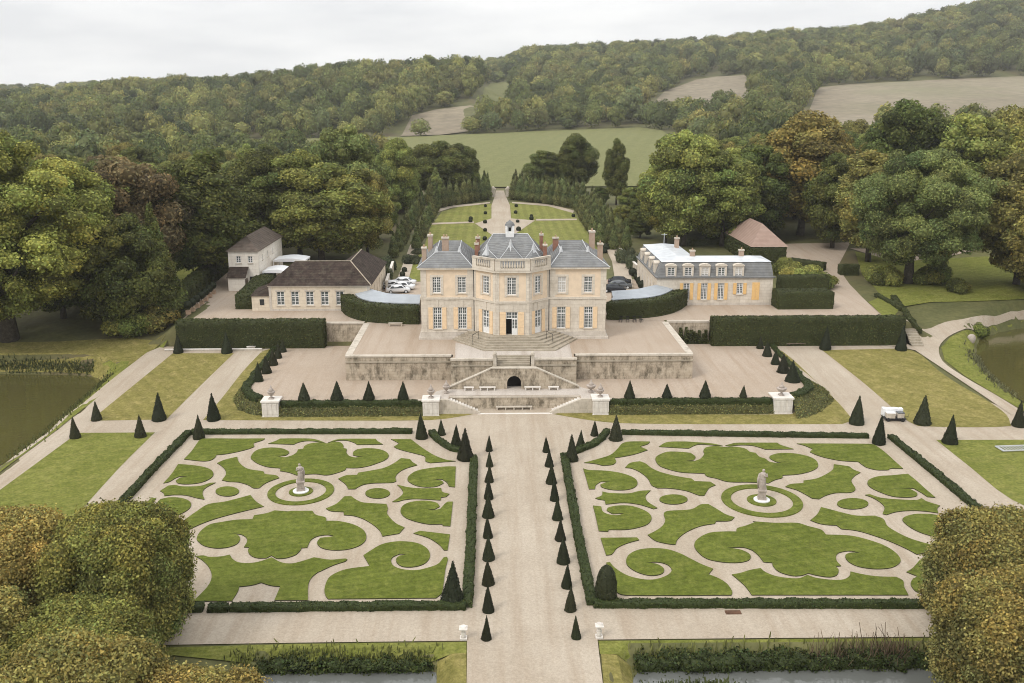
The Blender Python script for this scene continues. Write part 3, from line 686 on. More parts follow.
bedsR = [
 ('jagged corner turf bed beside the curved hedge in ', trace(('E', [(175,220),(250,200),(310,180),(345,150),(370,122),(410,112),(512,112),(500,125),(460,137),(500,155),(440,175),(380,188),(330,195),(338,215),(320,230),(270,235),(230,225)]))),
 ('thin turf sliver behind the great far scroll, nearer the central path in ', trace(('E', [(557,138),(600,115),(690,112),(740,115),(830,122),(885,134),(830,130),(770,126),(740,132),(710,147)]))),
 ('thin turf sliver behind the far scroll, away from the path, in ', trace(('F', [(-75,132),(-30,120),(0,118),(190,118),(210,130),(275,150),(130,152),(100,142),(60,132),(0,130),(-50,134)]))),
 ('corner turf bed by the big cone near the white cart in ', trace(('F', [(290,122),(370,122),(660,124),(690,130),(740,165),(790,210),(835,250),(770,250),(760,257),(700,257),(650,245),(625,230),(605,215),(520,210),(440,195),(390,180),(358,165),(372,150),(330,132)]))),
 ('great twin-scrolled turf bed behind the statue in ', trace(('E', [(885,140),(850,135),(800,142),(785,160),(790,175),(770,200),(740,212),(685,208),(735,207),(745,190),(720,170),(670,165),(600,165),(550,185),(540,205),(560,235),(610,255),(680,270),(790,275),(805,290),(850,300),(915,318)]), ('F', [(52,320),(145,325),(180,308),(215,298),(217,285),(290,280),(350,268),(390,250),(400,230),(385,205),(340,185),(270,172),(200,172),(155,185),(155,200),(190,218),(245,215),(190,223),(150,215),(130,200),(100,190),(80,170),(50,165),(30,150),(0,142),(-40,138)]))),
 ('axe-shaped turf bed behind the inner oval of ', trace(('E', [(385,245),(410,222),(460,213),(490,225),(520,248),(570,270),(650,290),(725,302),(740,315),(820,318),(848,335),(815,350),(790,388),(765,388),(700,365),(620,352),(550,350),(520,335),(500,300),(460,268),(420,250)]))),
 ('axe-shaped turf bed behind the outer oval of ', trace(('F', [(232,343),(260,330),(325,325),(325,312),(390,302),(440,280),(475,255),(480,228),(530,235),(560,240),(580,255),(617,270),(585,290),(570,315),(590,350),(585,365),(560,373),(490,375),(440,388),(405,406),(370,403),(330,380),(290,360)]))),
 ('inner snail turf bed on the house side by the path hedge of ', trace(('E', [(170,250),(200,258),(290,262),(370,275),(430,298),(448,325),(430,348),(380,360),(310,358),(265,345),(258,332),(285,322),(310,318),(260,317),(235,335),(230,355),(200,355),(185,300)]))),
 ('leaf-shaped turf bed pointing at the inner oval of ', trace(('E', [(232,402),(265,388),(268,368),(300,375),(400,378),(460,365),(515,362),(490,390),(500,420),(550,452),(530,457),(460,435),(380,425),(285,433),(280,412),(250,408)]))),
 ('small oval turf bed between statue and central path in ', ell('E', 632, 408, 72, 25)),
 ('inner snail turf bed on the moat side by the path hedge of ', trace(('E', [(220,440),(262,445),(270,470),(300,485),(345,490),(380,480),(320,482),(290,465),(300,450),(350,440),(420,443),(490,468),(520,500),(500,535),(440,555),(380,563),(300,563),(298,573),(250,570),(235,500)]))),
 ('axe-shaped turf bed on the moat side of the inner oval of ', trace(('E', [(500,590),(540,570),(575,545),(590,515),(583,480),(610,467),(720,460),(770,435),(810,432),(850,455),(900,485),(945,500),(920,518),(850,520),(845,532),(770,545),(700,575),(655,610),(642,640),(600,635),(540,620)]))),
 ('axe-shaped turf bed on the moat side of the outer oval of ', trace(('F', [(360,515),(395,485),(415,448),(470,462),(530,478),(600,492),(690,492),(735,510),(755,545),(810,580),(880,612),(975,640),(985,675),(905,690),(850,660),(760,620),(660,585),(590,567),(520,560),(495,541),(440,538),(400,530)]))),
 ('small oval turf bed on the outer side of the statue in ', ell('F', 577, 430, 80, 28)),
 ('outer snail turf bed on the house side of the leaf bed in ', trace(('F', [(830,280),(860,278),(900,310),(950,355),(1000,398),(960,395),(930,375),(890,352),(810,352),(870,355),(905,375),(900,392),(850,398),(780,392),(720,372),(670,348),(652,325),(665,305),(710,290),(780,285)]))),
 ('leaf-shaped turf bed pointing at the outer oval of ', trace(('F', [(640,385),(665,382),(720,400),(800,408),(900,412),(930,402),(955,418),(1024,440),(1010,455),(1015,478),(960,470),(880,465),(800,472),(750,487),(730,482),(740,450),(720,425),(680,400)]))),
 ('outer snail turf bed on the moat side of the leaf bed in ', trace(('F', [(832,515),(850,495),(905,483),(985,485),(1050,500),(1090,520),(1150,580),(1100,590),(1000,600),(930,580),(870,550)]))),
 ('great twin-scrolled turf bed on the moat side of the statue in ', trace(('G', [(1000,65),(950,85),(900,100),(895,118),(830,118),(750,125),(690,155),(668,190),(690,230),(740,265),(820,282),(900,285),(955,275),(972,255),(960,235),(915,215),(845,205),(930,203),(985,220)]), ('H', [(60,205),(95,235),(120,268),(165,272),(170,290),(200,318),(260,337),(310,338),(350,326),(400,338),(460,345),(495,335),(505,310),(490,290),(517,288),(495,262),(492,235),(515,218),(570,212),(630,228),(580,220),(545,228),(540,245),(560,270),(610,292),(690,303),(770,298),(815,275),(820,250),(790,215),(730,180),(640,150),(560,133),(440,128),(415,103),(350,85),(290,68),(180,68),(65,60)]))),
 ('bow-shaped turf bed along the moat-side hedge of ', trace(('H', [(-42,332),(0,325),(50,310),(105,300),(130,320),(180,340),(240,350),(300,352),(345,335),(390,350),(470,360),(530,358),(560,340),(565,317),(620,330),(700,342),(800,345),(835,365),(840,395),(862,437),(60,437),(45,415),(20,385),(-20,350)]))),
 ('large spiral corner turf bed beside the rounded yew in ', trace(('G', [(195,285),(215,283),(235,308),(280,340),(330,362),(400,376),(460,375),(520,355),(547,328),(530,300),(480,283),(405,284),(465,292),(503,315),(500,340),(465,353),(415,352),(355,333),(312,303),(302,272),(320,240),(370,216),(440,208),(520,213),(590,235),(650,265),(710,295),(770,318),(745,348),(800,370),(845,400),(872,440),(868,460),(300,460),(240,435),(215,380)]))),
 ('small triangular turf bed by the path hedge of ', trace(('G', [(165,152),(360,150),(372,163),(310,180),(255,205),(225,240),(195,245),(180,200)]))),
]
for lab, P in bedsL: turf(P, lab + LP, LG)
for lab, P in bedsR: turf(P, lab + RP, RG)
SL = G(301.0, 492.6, 0); SR = G(761.6, 501.5, 0)
# the spiral corner beds half hidden by the clipped trees mirror the ones by the path
turf([(2 * SL[0] - x, y) for x, y in bedsL[-1][1]], 'spiral corner turf bed mostly hidden behind the clipped lime trees in ' + LP, LG)
yb_ = min(y for x, y in bedsR[-2][1])
turf([(2 * SR[0] - x, yb_ + (y - yb_) * 0.80) for x, y in bedsR[-2][1]], 'spiral corner turf bed hidden behind the golden clipped trees in ' + RP, RG)
def ring_turf(c, r0, r1, label, group):
    n = 48; m = MB(); V = []; F = []
    for k in range(n):
        a = 2 * math.pi * k / n
        for r, z in ((r0, 0), (r0, 0.17), (r1, 0.17), (r1, 0)): V.append((c[0] + r * math.cos(a), c[1] + r * math.sin(a), z))
    for k in range(n):
        k2 = (k + 1) % n
        for q in range(3): F.append((4 * k + q, 4 * k2 + q, 4 * k2 + q + 1, 4 * k + q + 1))
    m.V, m.F = V, F
    return tag(m.build('turf_ring', M['turf']), label, 'turf ring', group)
RL = 32.6 / ppm(*SL, 0); RR = 39.6 / ppm(*SR, 0)
for c, r, S, g in ((SL, RL, LP, LG), (SR, RR, RP, RG)):
    ring_turf(c, r * 0.765, r, 'circular turf ring around the statue in ' + S, g)
    ring_turf(c, 0.1, r * 0.36, 'round turf disc under the statue pedestal in ' + S, g)

# ================================================================== HEDGES
def strip_mesh(path, width, z0f, h, seg=0.45, jit=0.05, taper=0.0, closed_ends=True, seed=0):
    """surface of a clipped hedge along a plan path"""
    rg = np.random.default_rng(seed)
    P = [np.array(p, float) for p in path]; Q = []
    for a, b in zip(P[:-1], P[1:]):
        m = max(1, int(np.linalg.norm(b - a) / seg))
        for k in range(m): Q.append(a + (b - a) * k / m)
    Q.append(P[-1]); Q = np.array(Q)
    T = np.gradient(Q, axis=0); T /= np.linalg.norm(T, axis=1, keepdims=True); Nn = np.stack([T[:, 1], -T[:, 0]], 1)
    nv = max(2, int(h / max(seg, h / 5))) + 1
    w = width / 2
    prof = [(-w - taper * (1 - k / (nv - 1)), h * k / (nv - 1)) for k in range(nv)] + [(-w * 0.33, h * 1.0), (w * 0.33, h * 1.0)] + [(w + taper * (1 - k / (nv - 1)), h * k / (nv - 1)) for k in range(nv - 1, -1, -1)]
    m = len(prof); V = []
    zb = z0f(Q[:, 0], Q[:, 1])
    for i in range(len(Q)):
        for o, z in prof:
            j = rg.normal(0, jit, 3); f = 0 if z == 0 else 1
            V.append((Q[i, 0] + Nn[i, 0] * o + j[0] * f, Q[i, 1] + Nn[i, 1] * o + j[1] * f, zb[i] + z + j[2] * f - (0.1 if z == 0 else 0)))
    T_ = []
    for i in range(len(Q) - 1):
        for k in range(m - 1):
            a, b, c, d = i * m + k, i * m + k + 1, (i + 1) * m + k + 1, (i + 1) * m + k
            T_ += [(a, b, c), (a, c, d)]
    for base, flip in ((0, 0), ((len(Q) - 1) * m, 1)):
        for k in range(1, m - 1):
            t = (base, base + k + 1, base + k) if not flip else (base, base + k, base + k + 1)
            T_.append(t)
    V = np.array(V); T_ = np.array(T_)
    # outward orientation
    c = V.reshape(-1, m, 3).mean(1)
    return V, T_
def hedge(name, label, cat, path, width, h, mat='box', zf=None, dens=45, size=0.13, group=None, seed=0, jit=0.05, taper=0.0, body=0.75, out=0.05, seg=0.45):
    zf = zf or H
    V, T = strip_mesh(path, width, zf, h, seed=seed, jit=jit, taper=taper, seg=seg)
    # make normals point outward: test against centre line
    a = V[T]; n = np.cross(a[:, 1] - a[:, 0], a[:, 2] - a[:, 0])
    top = n[np.argmax(a[:, :, 2].mean(1))]
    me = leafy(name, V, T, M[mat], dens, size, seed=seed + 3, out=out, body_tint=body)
    return tag(obj(name, me), label, cat, group)
def inset(P0, P1, t): return (P0[0] + (P1[0] - P0[0]) * t, P0[1] + (P1[1] - P0[1]) * t)
flat = lambda z: (lambda x, y: np.full(np.shape(x), z, float))
BH = 'low box hedges framing the parterres'
def px0(pts, z=0.0): return [G(a, b, z) for a, b in pts]
hl = [px0([(189.5, 434), (156, 468), (123.5, 504), (96, 536), (60, 577), (40, 600)]), px0([(192, 434.2), (300, 433.8), (412, 433.6)]),
      px0([(431.5, 434), (436, 440), (444, 446), (452, 450.5), (462, 453)]), px0([(474, 459), (472.5, 500), (470.5, 555), (467, 608.5)]), px0([(465.5, 608.8), (330, 609.8), (231, 611)]), px0([(229, 611), (209, 611.2)]), px0([(203, 611.2), (120, 612), (40, 613)])]
names = ['low box hedge along the outer edge of ' + LP, 'low box hedge on the house side of ' + LP, 'curved low box hedge cutting the path corner of ' + LP, 'low box hedge between the central path and ' + LP,
         'long low box hedge on the moat side of ' + LP, 'short piece of low box hedge between two gaps beside the clipped limes', 'end of the low moat-side box hedge running behind the clipped limes']
for i, (p, nme) in enumerate(zip(hl, names)): hedge('box_hedge', nme, 'hedge', p, 0.75, 0.55, group=BH, seed=i, dens=70, size=0.12)
hr = [px0([(890.5, 438.5), (930, 471), (975, 509), (1010, 538), (1060, 580), (1090, 604)]), px0([(622, 434.5), (740, 436.5), (868, 438.2)]), px0([(607, 433), (602, 440), (593, 446.5), (582, 451), (574, 454)]),
      px0([(564, 457), (571.5, 500), (581, 553), (592, 606.5)]), px0([(594, 606.8), (760, 607), (935, 607.5), (1000, 607.8)])]
names = ['low box hedge along the outer edge of ' + RP, 'low box hedge on the house side of ' + RP, 'curved low box hedge cutting the path corner of ' + RP, 'low box hedge between the central path and ' + RP, 'long low box hedge on the moat side of ' + RP]
for i, (p, nme) in enumerate(zip(hr, names)): hedge('box_hedge', nme, 'hedge', p, 0.75, 0.55, group=BH, seed=20 + i, dens=70, size=0.12)

# ================================================================== TOPIARY
def cone_proto(name, r, h, rounded, seed):
    rg = np.random.default_rng(seed); n = 20; prof = []
    for k in range(13):
        t = k / 12
        if rounded: rr = r * (1 - t ** 3.2) ** 0.6 * (1.0 if t > 0.06 else 0.92)
        else: rr = r * ((1 - t) ** 0.93) * (1.0 if t > 0.05 else 0.9) + 0.03 * (1 - t)
        prof.append((max(rr, 0.012), h * t))
    V = []
    for rr, z in prof:
        for k in range(n):
            a = 2 * math.pi * k / n; j = 1 + rg.normal(0, 0.035) + 0.03 * math.sin(2 * a + seed + z * 2)
            V.append((rr * j * math.cos(a), rr * j * math.sin(a), z + rg.normal(0, 0.01)))
    T = []
    for i in range(12):
        for k in range(n):
            a, b, c, d = i * n + k, i * n + (k + 1) % n, (i + 1) * n + (k + 1) % n, (i + 1) * n + k
            T += [(a, b, c), (a, c, d)]
    for k in range(1, n - 1): T.append((12 * n, 12 * n + k, 12 * n + k + 1))
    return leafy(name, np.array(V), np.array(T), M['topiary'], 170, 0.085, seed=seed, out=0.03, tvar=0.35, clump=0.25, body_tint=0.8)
CONE_ME = [cone_proto('topiary_cone', 0.62, 2.5, False, 60 + k) for k in range(3)]
DOME_ME = cone_proto('topiary_dome', 0.85, 3.3, True, 66)
cone_n = 0
def cone(px, base, top, ratio, label, group, me=None, z=None, xy=None):
    global cone_n
    if xy is None: xy = G(px, base, z) if z is not None else GT(px, base)
    zb = h1(*xy) if z is None else z
    hh = zat(xy[0], xy[1], top) - zb
    me = me or CONE_ME[cone_n % 3]; cone_n += 1
    o = obj('topiary_cone', me)
    h0 = 3.3 if me is DOME_ME else 2.5; r0 = 0.85 if me is DOME_ME else 0.62
    o.scale = (ratio * hh / r0, ratio * hh / r0, hh / h0)
    o.location = (xy[0], xy[1], zb - 0.02); o.rotation_euler = (random.uniform(-0.035, 0.035), random.uniform(-0.035, 0.035), random.uniform(0, 6.28))
    k = random.uniform(0.75, 1.4); o.color = (k * random.uniform(0.95, 1.25), k, k * random.uniform(.85, 1.05), 1)
    rs = random.uniform(.92, 1.1); o.scale = (o.scale[0] * rs, o.scale[1] * rs * random.uniform(.95, 1.05), o.scale[2])
    return tag(o, label, 'topiary', group)
W = 2.415
rl = [(167,128,84),(168,165,122),(167,202,155),(166,243,187),(165,287,225),(164,336,280),(166,390,325),(165,449,385),(165,515,447),(160,583,520)]
rr = [(305,130,87),(312,165,118),(317,206,152),(325,247,190),(332,293,233),(339,343,287),(346,397,330),(354,457,395),(363,513,447),(377,580,520)]
for lst, S in ((rl, 'orangery-side'), (rr, 'mansard-side')):
    for i, (x, b, t) in enumerate(reversed(lst)):
        where = 'nearest the moat' if i == 0 else ('nearest the steps' if i == 9 else ordn(i) + ' from the moat')
        cone(420 + x / W, 400 + (b - 3) / W, 400 + t / W, 0.225 if i else 0.20, f'yew cone in the {S} row along the central path, {where}', 'yew cones lining the central path')
single = [(159.3, 420.5, 392.5, 'tall yew cone on the dry lawn corner beside the diagonal path, orangery side'), (96.8, 420.5, 401, 'small yew cone where the pond path meets the cross path'),
 (214, 420.5, 392.5, 'yew cone at the foot of the grass bank near the orangery-side urn pier'), (75.5, 438.5, 416, 'yew cone at the pond-side corner of the lower lawn'),
 (140.5, 437.5, 414.5, 'yew cone at the path-side corner of the lower lawn, orangery side'), (199, 439, 414.5, 'yew cone at the outer house-side corner of the orangery-side parterre'),
 (178.4, 353.3, 333.8, 'yew cone at the end of the tall hedge near the pond path'), (227, 353.3, 332, 'yew cone in front of the tall hedge beside the low white wall'),
 (465.5, 460, 427.5, 'large yew cone at the path corner of the orangery-side parterre'), (456.2, 447, 424, 'medium yew cone behind the curved hedge, orangery side'),
 (441.5, 435.5, 419, 'small yew cone by the curved hedge below the orangery-side steps'), (421.8, 439, 413, 'yew cone at the inner house-side corner of the orangery-side parterre'),
 (572, 461, 434, 'large yew cone at the path corner of the mansard-side parterre'), (580.6, 448, 430, 'medium yew cone behind the curved hedge, mansard side'),
 (594.4, 436, 420, 'small yew cone by the curved hedge below the mansard-side steps'), (615.8, 440.3, 414.5, 'yew cone at the inner house-side corner of the mansard-side parterre'),
 (878.5, 444.3, 414.5, 'yew cone at the outer house-side corner of the mansard-side parterre'), (856.3, 424.5, 395, 'yew cone on the grass bank beside the white cart'),
 (922, 424.5, 394.8, 'yew cone on the striped lawn beyond the white cart'), (949.5, 444, 414.5, 'yew cone at the corner of the lower lawn, mansard side'),
 (1018, 427, 400, 'yew cone where the lake road meets the cross path'), (900.7, 350.3, 325, 'yew cone at the end of the tall hedge by the lake road'), (825, 349.8, 326, 'yew cone in front of the tall hedge beside the trestle table')]
for x, b, t, lab in single: cone(x, b, t, 0.235, lab, 'yew cones of the front garden')
cone(452, 604, 560.7, 0.235, 'tallest yew cone, in the moat-side corner of the orangery-side parterre', 'yew cones of the front garden')
cone(605.7, 601.5, 565, 0.26, 'round-topped yew in the moat-side corner of the mansard-side parterre', 'yew cones of the front garden', me=DOME_ME)
# cones on the raised court
CG = 'yew cones on the raised court'
for lst, S in (([(403, 381), (369, 381), (337, 381), (304, 382.5)], 'orangery-side'), ([(629.5, 380), (667, 383.5), (705, 380), (743, 385)], 'mansard-side')):
    for i, (x, t) in enumerate(lst):
        xy = (xat(x, 112.25, ZC + 0.1), 112.25); cone(0, 0, t, 0.325, f'yew cone behind the ivy bank on the raised court, {ordn(i)} from the steps, {S}', CG, z=ZC + 0.08, xy=xy)
for lst, S in (([(258.8, 381.8, 362), (266.8, 373.7, 355.5), (273.2, 365.7, 348.5), (278, 358.7, 343), (283, 352.5, 339)], 'orangery-side'), ([(792.4, 382.2, 359.5), (783, 373, 353), (775.3, 364.8, 350), (767.2, 356.6, 341), (760, 348.9, 336)], 'mansard-side')):
    for i, (x, b, t) in enumerate(lst):
        cone(x, b, t, 0.30 if S[0] == 'm' else 0.26, f'yew cone on the {S} edge of the raised court, {ordn(i)} from the urn pier', CG, z=ZC)

# ================================================================== COURT, TERRACE, STAIRS
CT = ZC + 0.10                                   # court surface
YT = (G(345.5, 356, ZT)[1] + G(693, 354.3, ZT)[1]) / 2
TXL, TXR = xat(345.2, YT, ZT), xat(693.2, YT, ZT)
YB = 118.6; BXL, BXR = xat(450.8, YB, ZT), xat(576.6, YB, ZT); BX = (BXL + BXR) / 2
YP = 110.9                                       # pier front line
PX = [xat(a, YP, 0.5) for a in (270.5, 430.8, 600.8, 783.0)]
def z2(pts): return [G(a, b, CT) for a, b in pts]
left_rim = z2([(274, 403.5), (262, 402.5), (250, 398), (245, 391), (247, 386), (256, 376), (265, 366), (273, 355), (279, 346)])
right_rim = z2([(778, 403.5), (792, 402), (806, 397), (812, 390), (808, 384), (797, 375), (786, 364), (776, 354), (768, 344)])
def pull(rim, y0=112.05):
    d = y0 - rim[0][1]
    return [(x, y + d * f) for (x, y), f in zip(rim, [1, .9, .65, .4, .2] + [0] * 9)]
left_rim, right_rim = pull(left_rim), pull(right_rim)
yback = 139.25
front_in = [(PX[1] - 0.2, 112.0), (PX[1] + 0.8, 111.75), (BX - 8.3, 111.75), (BX - 8.3, 113.3), (BX + 8.3, 113.3), (BX + 8.3, 111.75), (PX[2] - 0.8, 111.75), (PX[2] + 0.2, 112.0)]
court_poly = left_rim[::-1] + front_in + right_rim + [(right_rim[-1][0], yback), (left_rim[-1][0], yback)]
cs = sheet('court', court_poly, CT, M['court'], step=3.0, zfun=lambda x, y: np.zeros_like(x))
sk = MB(); n = len(court_poly)
for i in range(n):
    a, b = court_poly[i], court_poly[(i + 1) % n]
    sk.add([(*a, CT - 0.01), (*b, CT - 0.01), (*b, -0.6), (*a, -0.6)], [(0, 1, 2, 3)])
tag(sk.build('court_edge', M['oldwall']), kind='structure')
pv = sheet('court_paving', [(PX[1] - 0.1, 112.2), (PX[1] + 0.9, 111.9), (BX - 8.4, 111.9), (BX - 8.4, 113.45), (BX + 8.4, 113.45), (BX + 8.4, 111.9), (PX[2] - 0.9, 111.9), (PX[2] + 0.1, 112.2), (PX[2] - 0.4, 115.2), (PX[2] - 2, 116.8), (BX + 8.2, 117.9), (BX - 8.2, 117.9), (PX[1] + 2, 116.8), (PX[1] + 0.4, 115.2)],
           CT + 0.02, M['paleway'], step=2.0, zfun=lambda x, y: np.zeros_like(x))
terr = [(TXL + 0.3, YT + 0.3), (BXL + 0.2, YT + 0.3), (BXL + 0.2, YB + 0.3), (BX - 2.35, YB + 0.3), (BX - 2.35, YB + 1.9), (BX + 2.35, YB + 1.9), (BX + 2.35, YB + 0.3), (BXR - 0.2, YB + 0.3), (BXR - 0.2, YT + 0.3), (TXR - 0.3, YT + 0.3), (TXR - 0.3, 141.2), (TXL + 0.3, 141.2)]
sheet('terrace', terr, ZT + 0.02, M['court'], step=3.0, zfun=lambda x, y: np.zeros_like(x))
sheet('terrace_paving', [(BXL + 0.5, YB + 0.4), (BX - 2.5, YB + 0.4), (BX - 2.5, YB + 2.0), (BX + 2.5, YB + 2.0), (BX + 2.5, YB + 0.4), (BXR - 0.5, YB + 0.4), (BXR - 0.3, 127.6), (BX + 5, 124.5), (BX - 5, 124.5), (BXL + 0.3, 127.6)], ZT + 0.035, M['paleway'], step=2.0, zfun=lambda x, y: np.zeros_like(x))

def retwall(name, p0, p1, z0, z1, label, thick=0.6, mat='oldwall', string=True, cop=0.35, group=None):
    """retaining wall: battered face, string course, coping; outward side is on the right of p0->p1"""
    c = ((p0[0] + p1[0]) / 2, (p0[1] + p1[1]) / 2)
    e = empty(name, (c[0], c[1], z0), 0, label, 'wall', group)
    q0 = (p0[0] - c[0], p0[1] - c[1]); q1 = (p1[0] - c[0], p1[1] - c[1]); h = z1 - z0
    m = MB(); m.obox(q0, q1, -thick, 0, -0.4, h - 0.18); m.build('masonry', M[mat], e)
    if string:
        m = MB(); m.obox(q0, q1, 0.003, 0.13, h - 0.95, h - 0.75); m.build('string_course', M['step'], e)
    m = MB(); m.obox(q0, q1, -cop - 0.25, 0.10, h - 0.18, h + 0.05); m.build('coping', M['coping'], e)
    return e
retwall('terrace_wall', (TXL, YT), (BXL - 0.01, YT), CT, ZT, 'long weathered terrace wall between the stair bastion and the orangery-side corner')
retwall('terrace_wall', (BXR + 0.01, YT), (TXR, YT), CT, ZT, 'long weathered terrace wall between the stair bastion and the mansard-side corner')
retwall('terrace_wall', (TXL, 139.9), (TXL, YT + 0.62), CT, ZT, 'receding terrace side wall with pale coping, orangery side', string=False, cop=0.6)
retwall('terrace_wall', (TXR, YT + 0.62), (TXR, 139.9), CT, ZT, 'receding terrace side wall with pale coping, mansard side', string=False, cop=0.6)
BKL, BKR = xat(326.5, 139.8, ZT - 0.5), xat(709.5, 139.8, ZT - 0.5)
retwall('garden_wall', (BKL, 139.75), (TXL - 0.02, 139.75), CT - 0.1, ZT + 0.1, 'short rough stone wall between the tall hedge and terrace corner, orangery side', string=False, cop=0.5)
retwall('garden_wall', (TXR + 0.02, 139.75), (BKR, 139.75), CT - 0.1, ZT + 0.1, 'short rough stone wall with dark climbing plants beside the mansard-side terrace corner', string=False, cop=0.5)
# climbers on it
rg = np.random.default_rng(4); V = []; T = []
for k in range(13):
    x0 = TXR + 0.5 + k * (BKR - TXR - 1) / 12; w = rg.uniform(0.22, 0.4); zt = CT + rg.uniform(1.2, 2.7); b = len(V); x1 = x0 + rg.normal(0, 0.12)
    V += [(x0 - w, 139.55, CT), (x0 + w, 139.55, CT), (x1 + w * .6, 139.62, zt), (x1 - w * .6, 139.62, zt)]; T += [(b, b + 1, b + 2), (b, b + 2, b + 3)]
tag(obj('climbing_plant', leafy('climbing_plant', V, T, M['hedge'], 110, 0.2, seed=5, out=0.3, spread=0.9, body_tint=0.7)), 'dark climbing plants trained up the short rough wall', 'climbing plant')

# stair bastion (thing): body walls, double stair, arch niche
e = empty('stair_bastion', (BX, YB, CT), 0, 'weathered stone bastion with double flight of stairs and dark arched niche', 'staircase')
hw = (BXR - BXL) / 2; hT = ZT - CT; LZ = 4.55 - CT; lw = 2.9; yf = -2.4
m = MB(); m.box(-hw, -2.4, 0.0, 1.6, -0.3, hT - 0.16); m.box(2.4, hw, 0.0, 1.6, -0.3, hT - 0.16); m.box(-2.4, 2.4, 1.9, 2.3, LZ, hT - 0.05); m.box(-2.398, 2.398, 0.02, 1.9, -0.3, LZ - 0.25)
m.build('masonry', M['oldwall'], e)
m = MB(); m.box(-hw, -2.4, -0.12, -0.003, hT - 0.95, hT - 0.75); m.box(2.4, hw, -0.12, -0.003, hT - 0.95, hT - 0.75); m.build('string_course', M['step'], e)
m = MB(); m.box(-hw - 0.05, -2.35, -0.14, 0.45, hT - 0.16, hT + 0.07); m.box(2.35, hw + 0.05, -0.14, 0.45, hT - 0.16, hT + 0.07); m.build('coping', M['coping'], e)
for s in (-1, 1):
    m = MB(); m.box(s * 2.5 - 0.22, s * 2.5 + 0.22, -0.2, 0.22, LZ, hT + 0.55); m.box(s * 2.5 - 0.3, s * 2.5 + 0.3, -0.28, 0.3, hT + 0.55, hT + 0.68); m.lathe([(0.2, 0), (0.26, 0.12), (0.16, 0.3), (0.05, 0.42)], 10, (s * 2.5, 0, hT + 0.68)); m.build('post', M['coping'], e)
m = MB()
for k in range(5):
    z = LZ + (hT - LZ) * k / 5
    m.box(-2.2, 2.2, 0.25 + k * 0.34, 0.25 + (k + 1) * 0.34 + 0.02, LZ - 0.2, LZ + (hT - LZ) * (k + 1) / 5)
m.build('upper_steps', M['step'], e)
m = MB(); m.box(-lw, lw, yf + 0.5, 0.0, LZ - 0.25, LZ); m.build('landing', M['step'], e)
for s in (-1, 1):
    m = MB(); N = 14
    for k in range(N):
        xa, xb = lw + (hw + 0.0 - lw) * k / N, lw + (hw - lw) * (k + 1) / N
        m.box(min(s * xa, s * xb), max(s * xa, s * xb), yf + 0.42, -0.002, -0.2, LZ * (1 - (k + 1) / (N + 1)))
    m.build('flight', M['step'], e)
arch = [(0.92 * math.cos(a), 0.85 + 0.92 * math.sin(a)) for a in np.linspace(0, math.pi, 12)]
out = [(-hw - 0.15, 0.0), (-0.92, 0.0)] + arch[::-1] + [(0.92, 0.0), (hw + 0.15, 0.0), (hw + 0.15, 0.22), (lw, LZ + 0.30), (-lw, LZ + 0.30), (-hw - 0.15, 0.22)]
V, F = cdt_fill(out); k = len(V)
m = MB(); m.V = [(x, yf, z) for x, z in V] + [(x, yf + 0.42, z) for x, z in V]; m.F = [tuple(f) for f in F] + [tuple(i + k for i in f)[::-1] for f in F]
vv = [(x, yf, z) for x, z in out] + [(x, yf + 0.42, z) for x, z in out]; nn = len(out)
m.add(vv, [(i, (i + 1) % nn, nn + (i + 1) % nn, nn + i) for i in range(nn)])
m.build('front_wall', M['oldwall'], e)
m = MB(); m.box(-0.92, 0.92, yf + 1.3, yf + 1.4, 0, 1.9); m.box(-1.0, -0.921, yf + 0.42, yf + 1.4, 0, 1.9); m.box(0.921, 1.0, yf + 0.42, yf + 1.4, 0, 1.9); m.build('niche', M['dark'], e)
for s in (-1, 1):
    m = MB(); x0, x1 = s * lw, s * (hw + 0.15); z0, z1 = LZ + 0.303, 0.223
    V = [(x0, yf - 0.06, z0), (x1, yf - 0.06, z1), (x1, yf + 0.48, z1), (x0, yf + 0.48, z0), (x0, yf - 0.06, z0 + 0.14), (x1, yf - 0.06, z1 + 0.14), (x1, yf + 0.48, z1 + 0.14), (x0, yf + 0.48, z0 + 0.14)]
    m.add(V, [(0, 3, 2, 1), (4, 5, 6, 7), (0, 1, 5, 4), (1, 2, 6, 5), (2, 3, 7, 6), (3, 0, 4, 7)]); m.build('sloping_coping', M['coping'], e)
m = MB(); m.box(-lw, lw, yf - 0.06, yf + 0.48, LZ + 0.303, LZ + 0.46); m.build('landing_coping', M['coping'], e)

def bench(xw, yw, z, L, label, mat='whitestone', legs=2, h=0.45, group='pale stone benches by the stairs', rz=0.0, back=False):
    e = empty('bench', (xw, yw, z), rz, label, 'bench', group)
    m = MB(); m.box(-L / 2, L / 2, -0.24, 0.24, h - 0.09, h); m.build('seat', M[mat], e)
    for k in range(legs):
        x = -L / 2 + 0.15 + (L - 0.3) * k / (legs - 1)
        m = MB(); m.box(x - 0.08, x + 0.08, -0.2, 0.2, 0, h - 0.09); m.build('leg', M[mat], e)
    return e
yb = YB + yf - 0.55
for a, L, lab, lg in ((468.8, 1.3, 'small pale stone bench at the foot of the orangery-side flight', 2), (487.5, 2.1, 'pale three-legged stone bench between the niche and orangery-side flight', 3), (532.5, 2.1, 'pale three-legged stone bench between the niche and mansard-side flight', 3), (553.5, 1.4, 'small pale stone bench at the foot of the mansard-side flight', 2)):
    bench(xat(a, yb, CT), yb, CT + 0.03, L, lab, legs=lg)

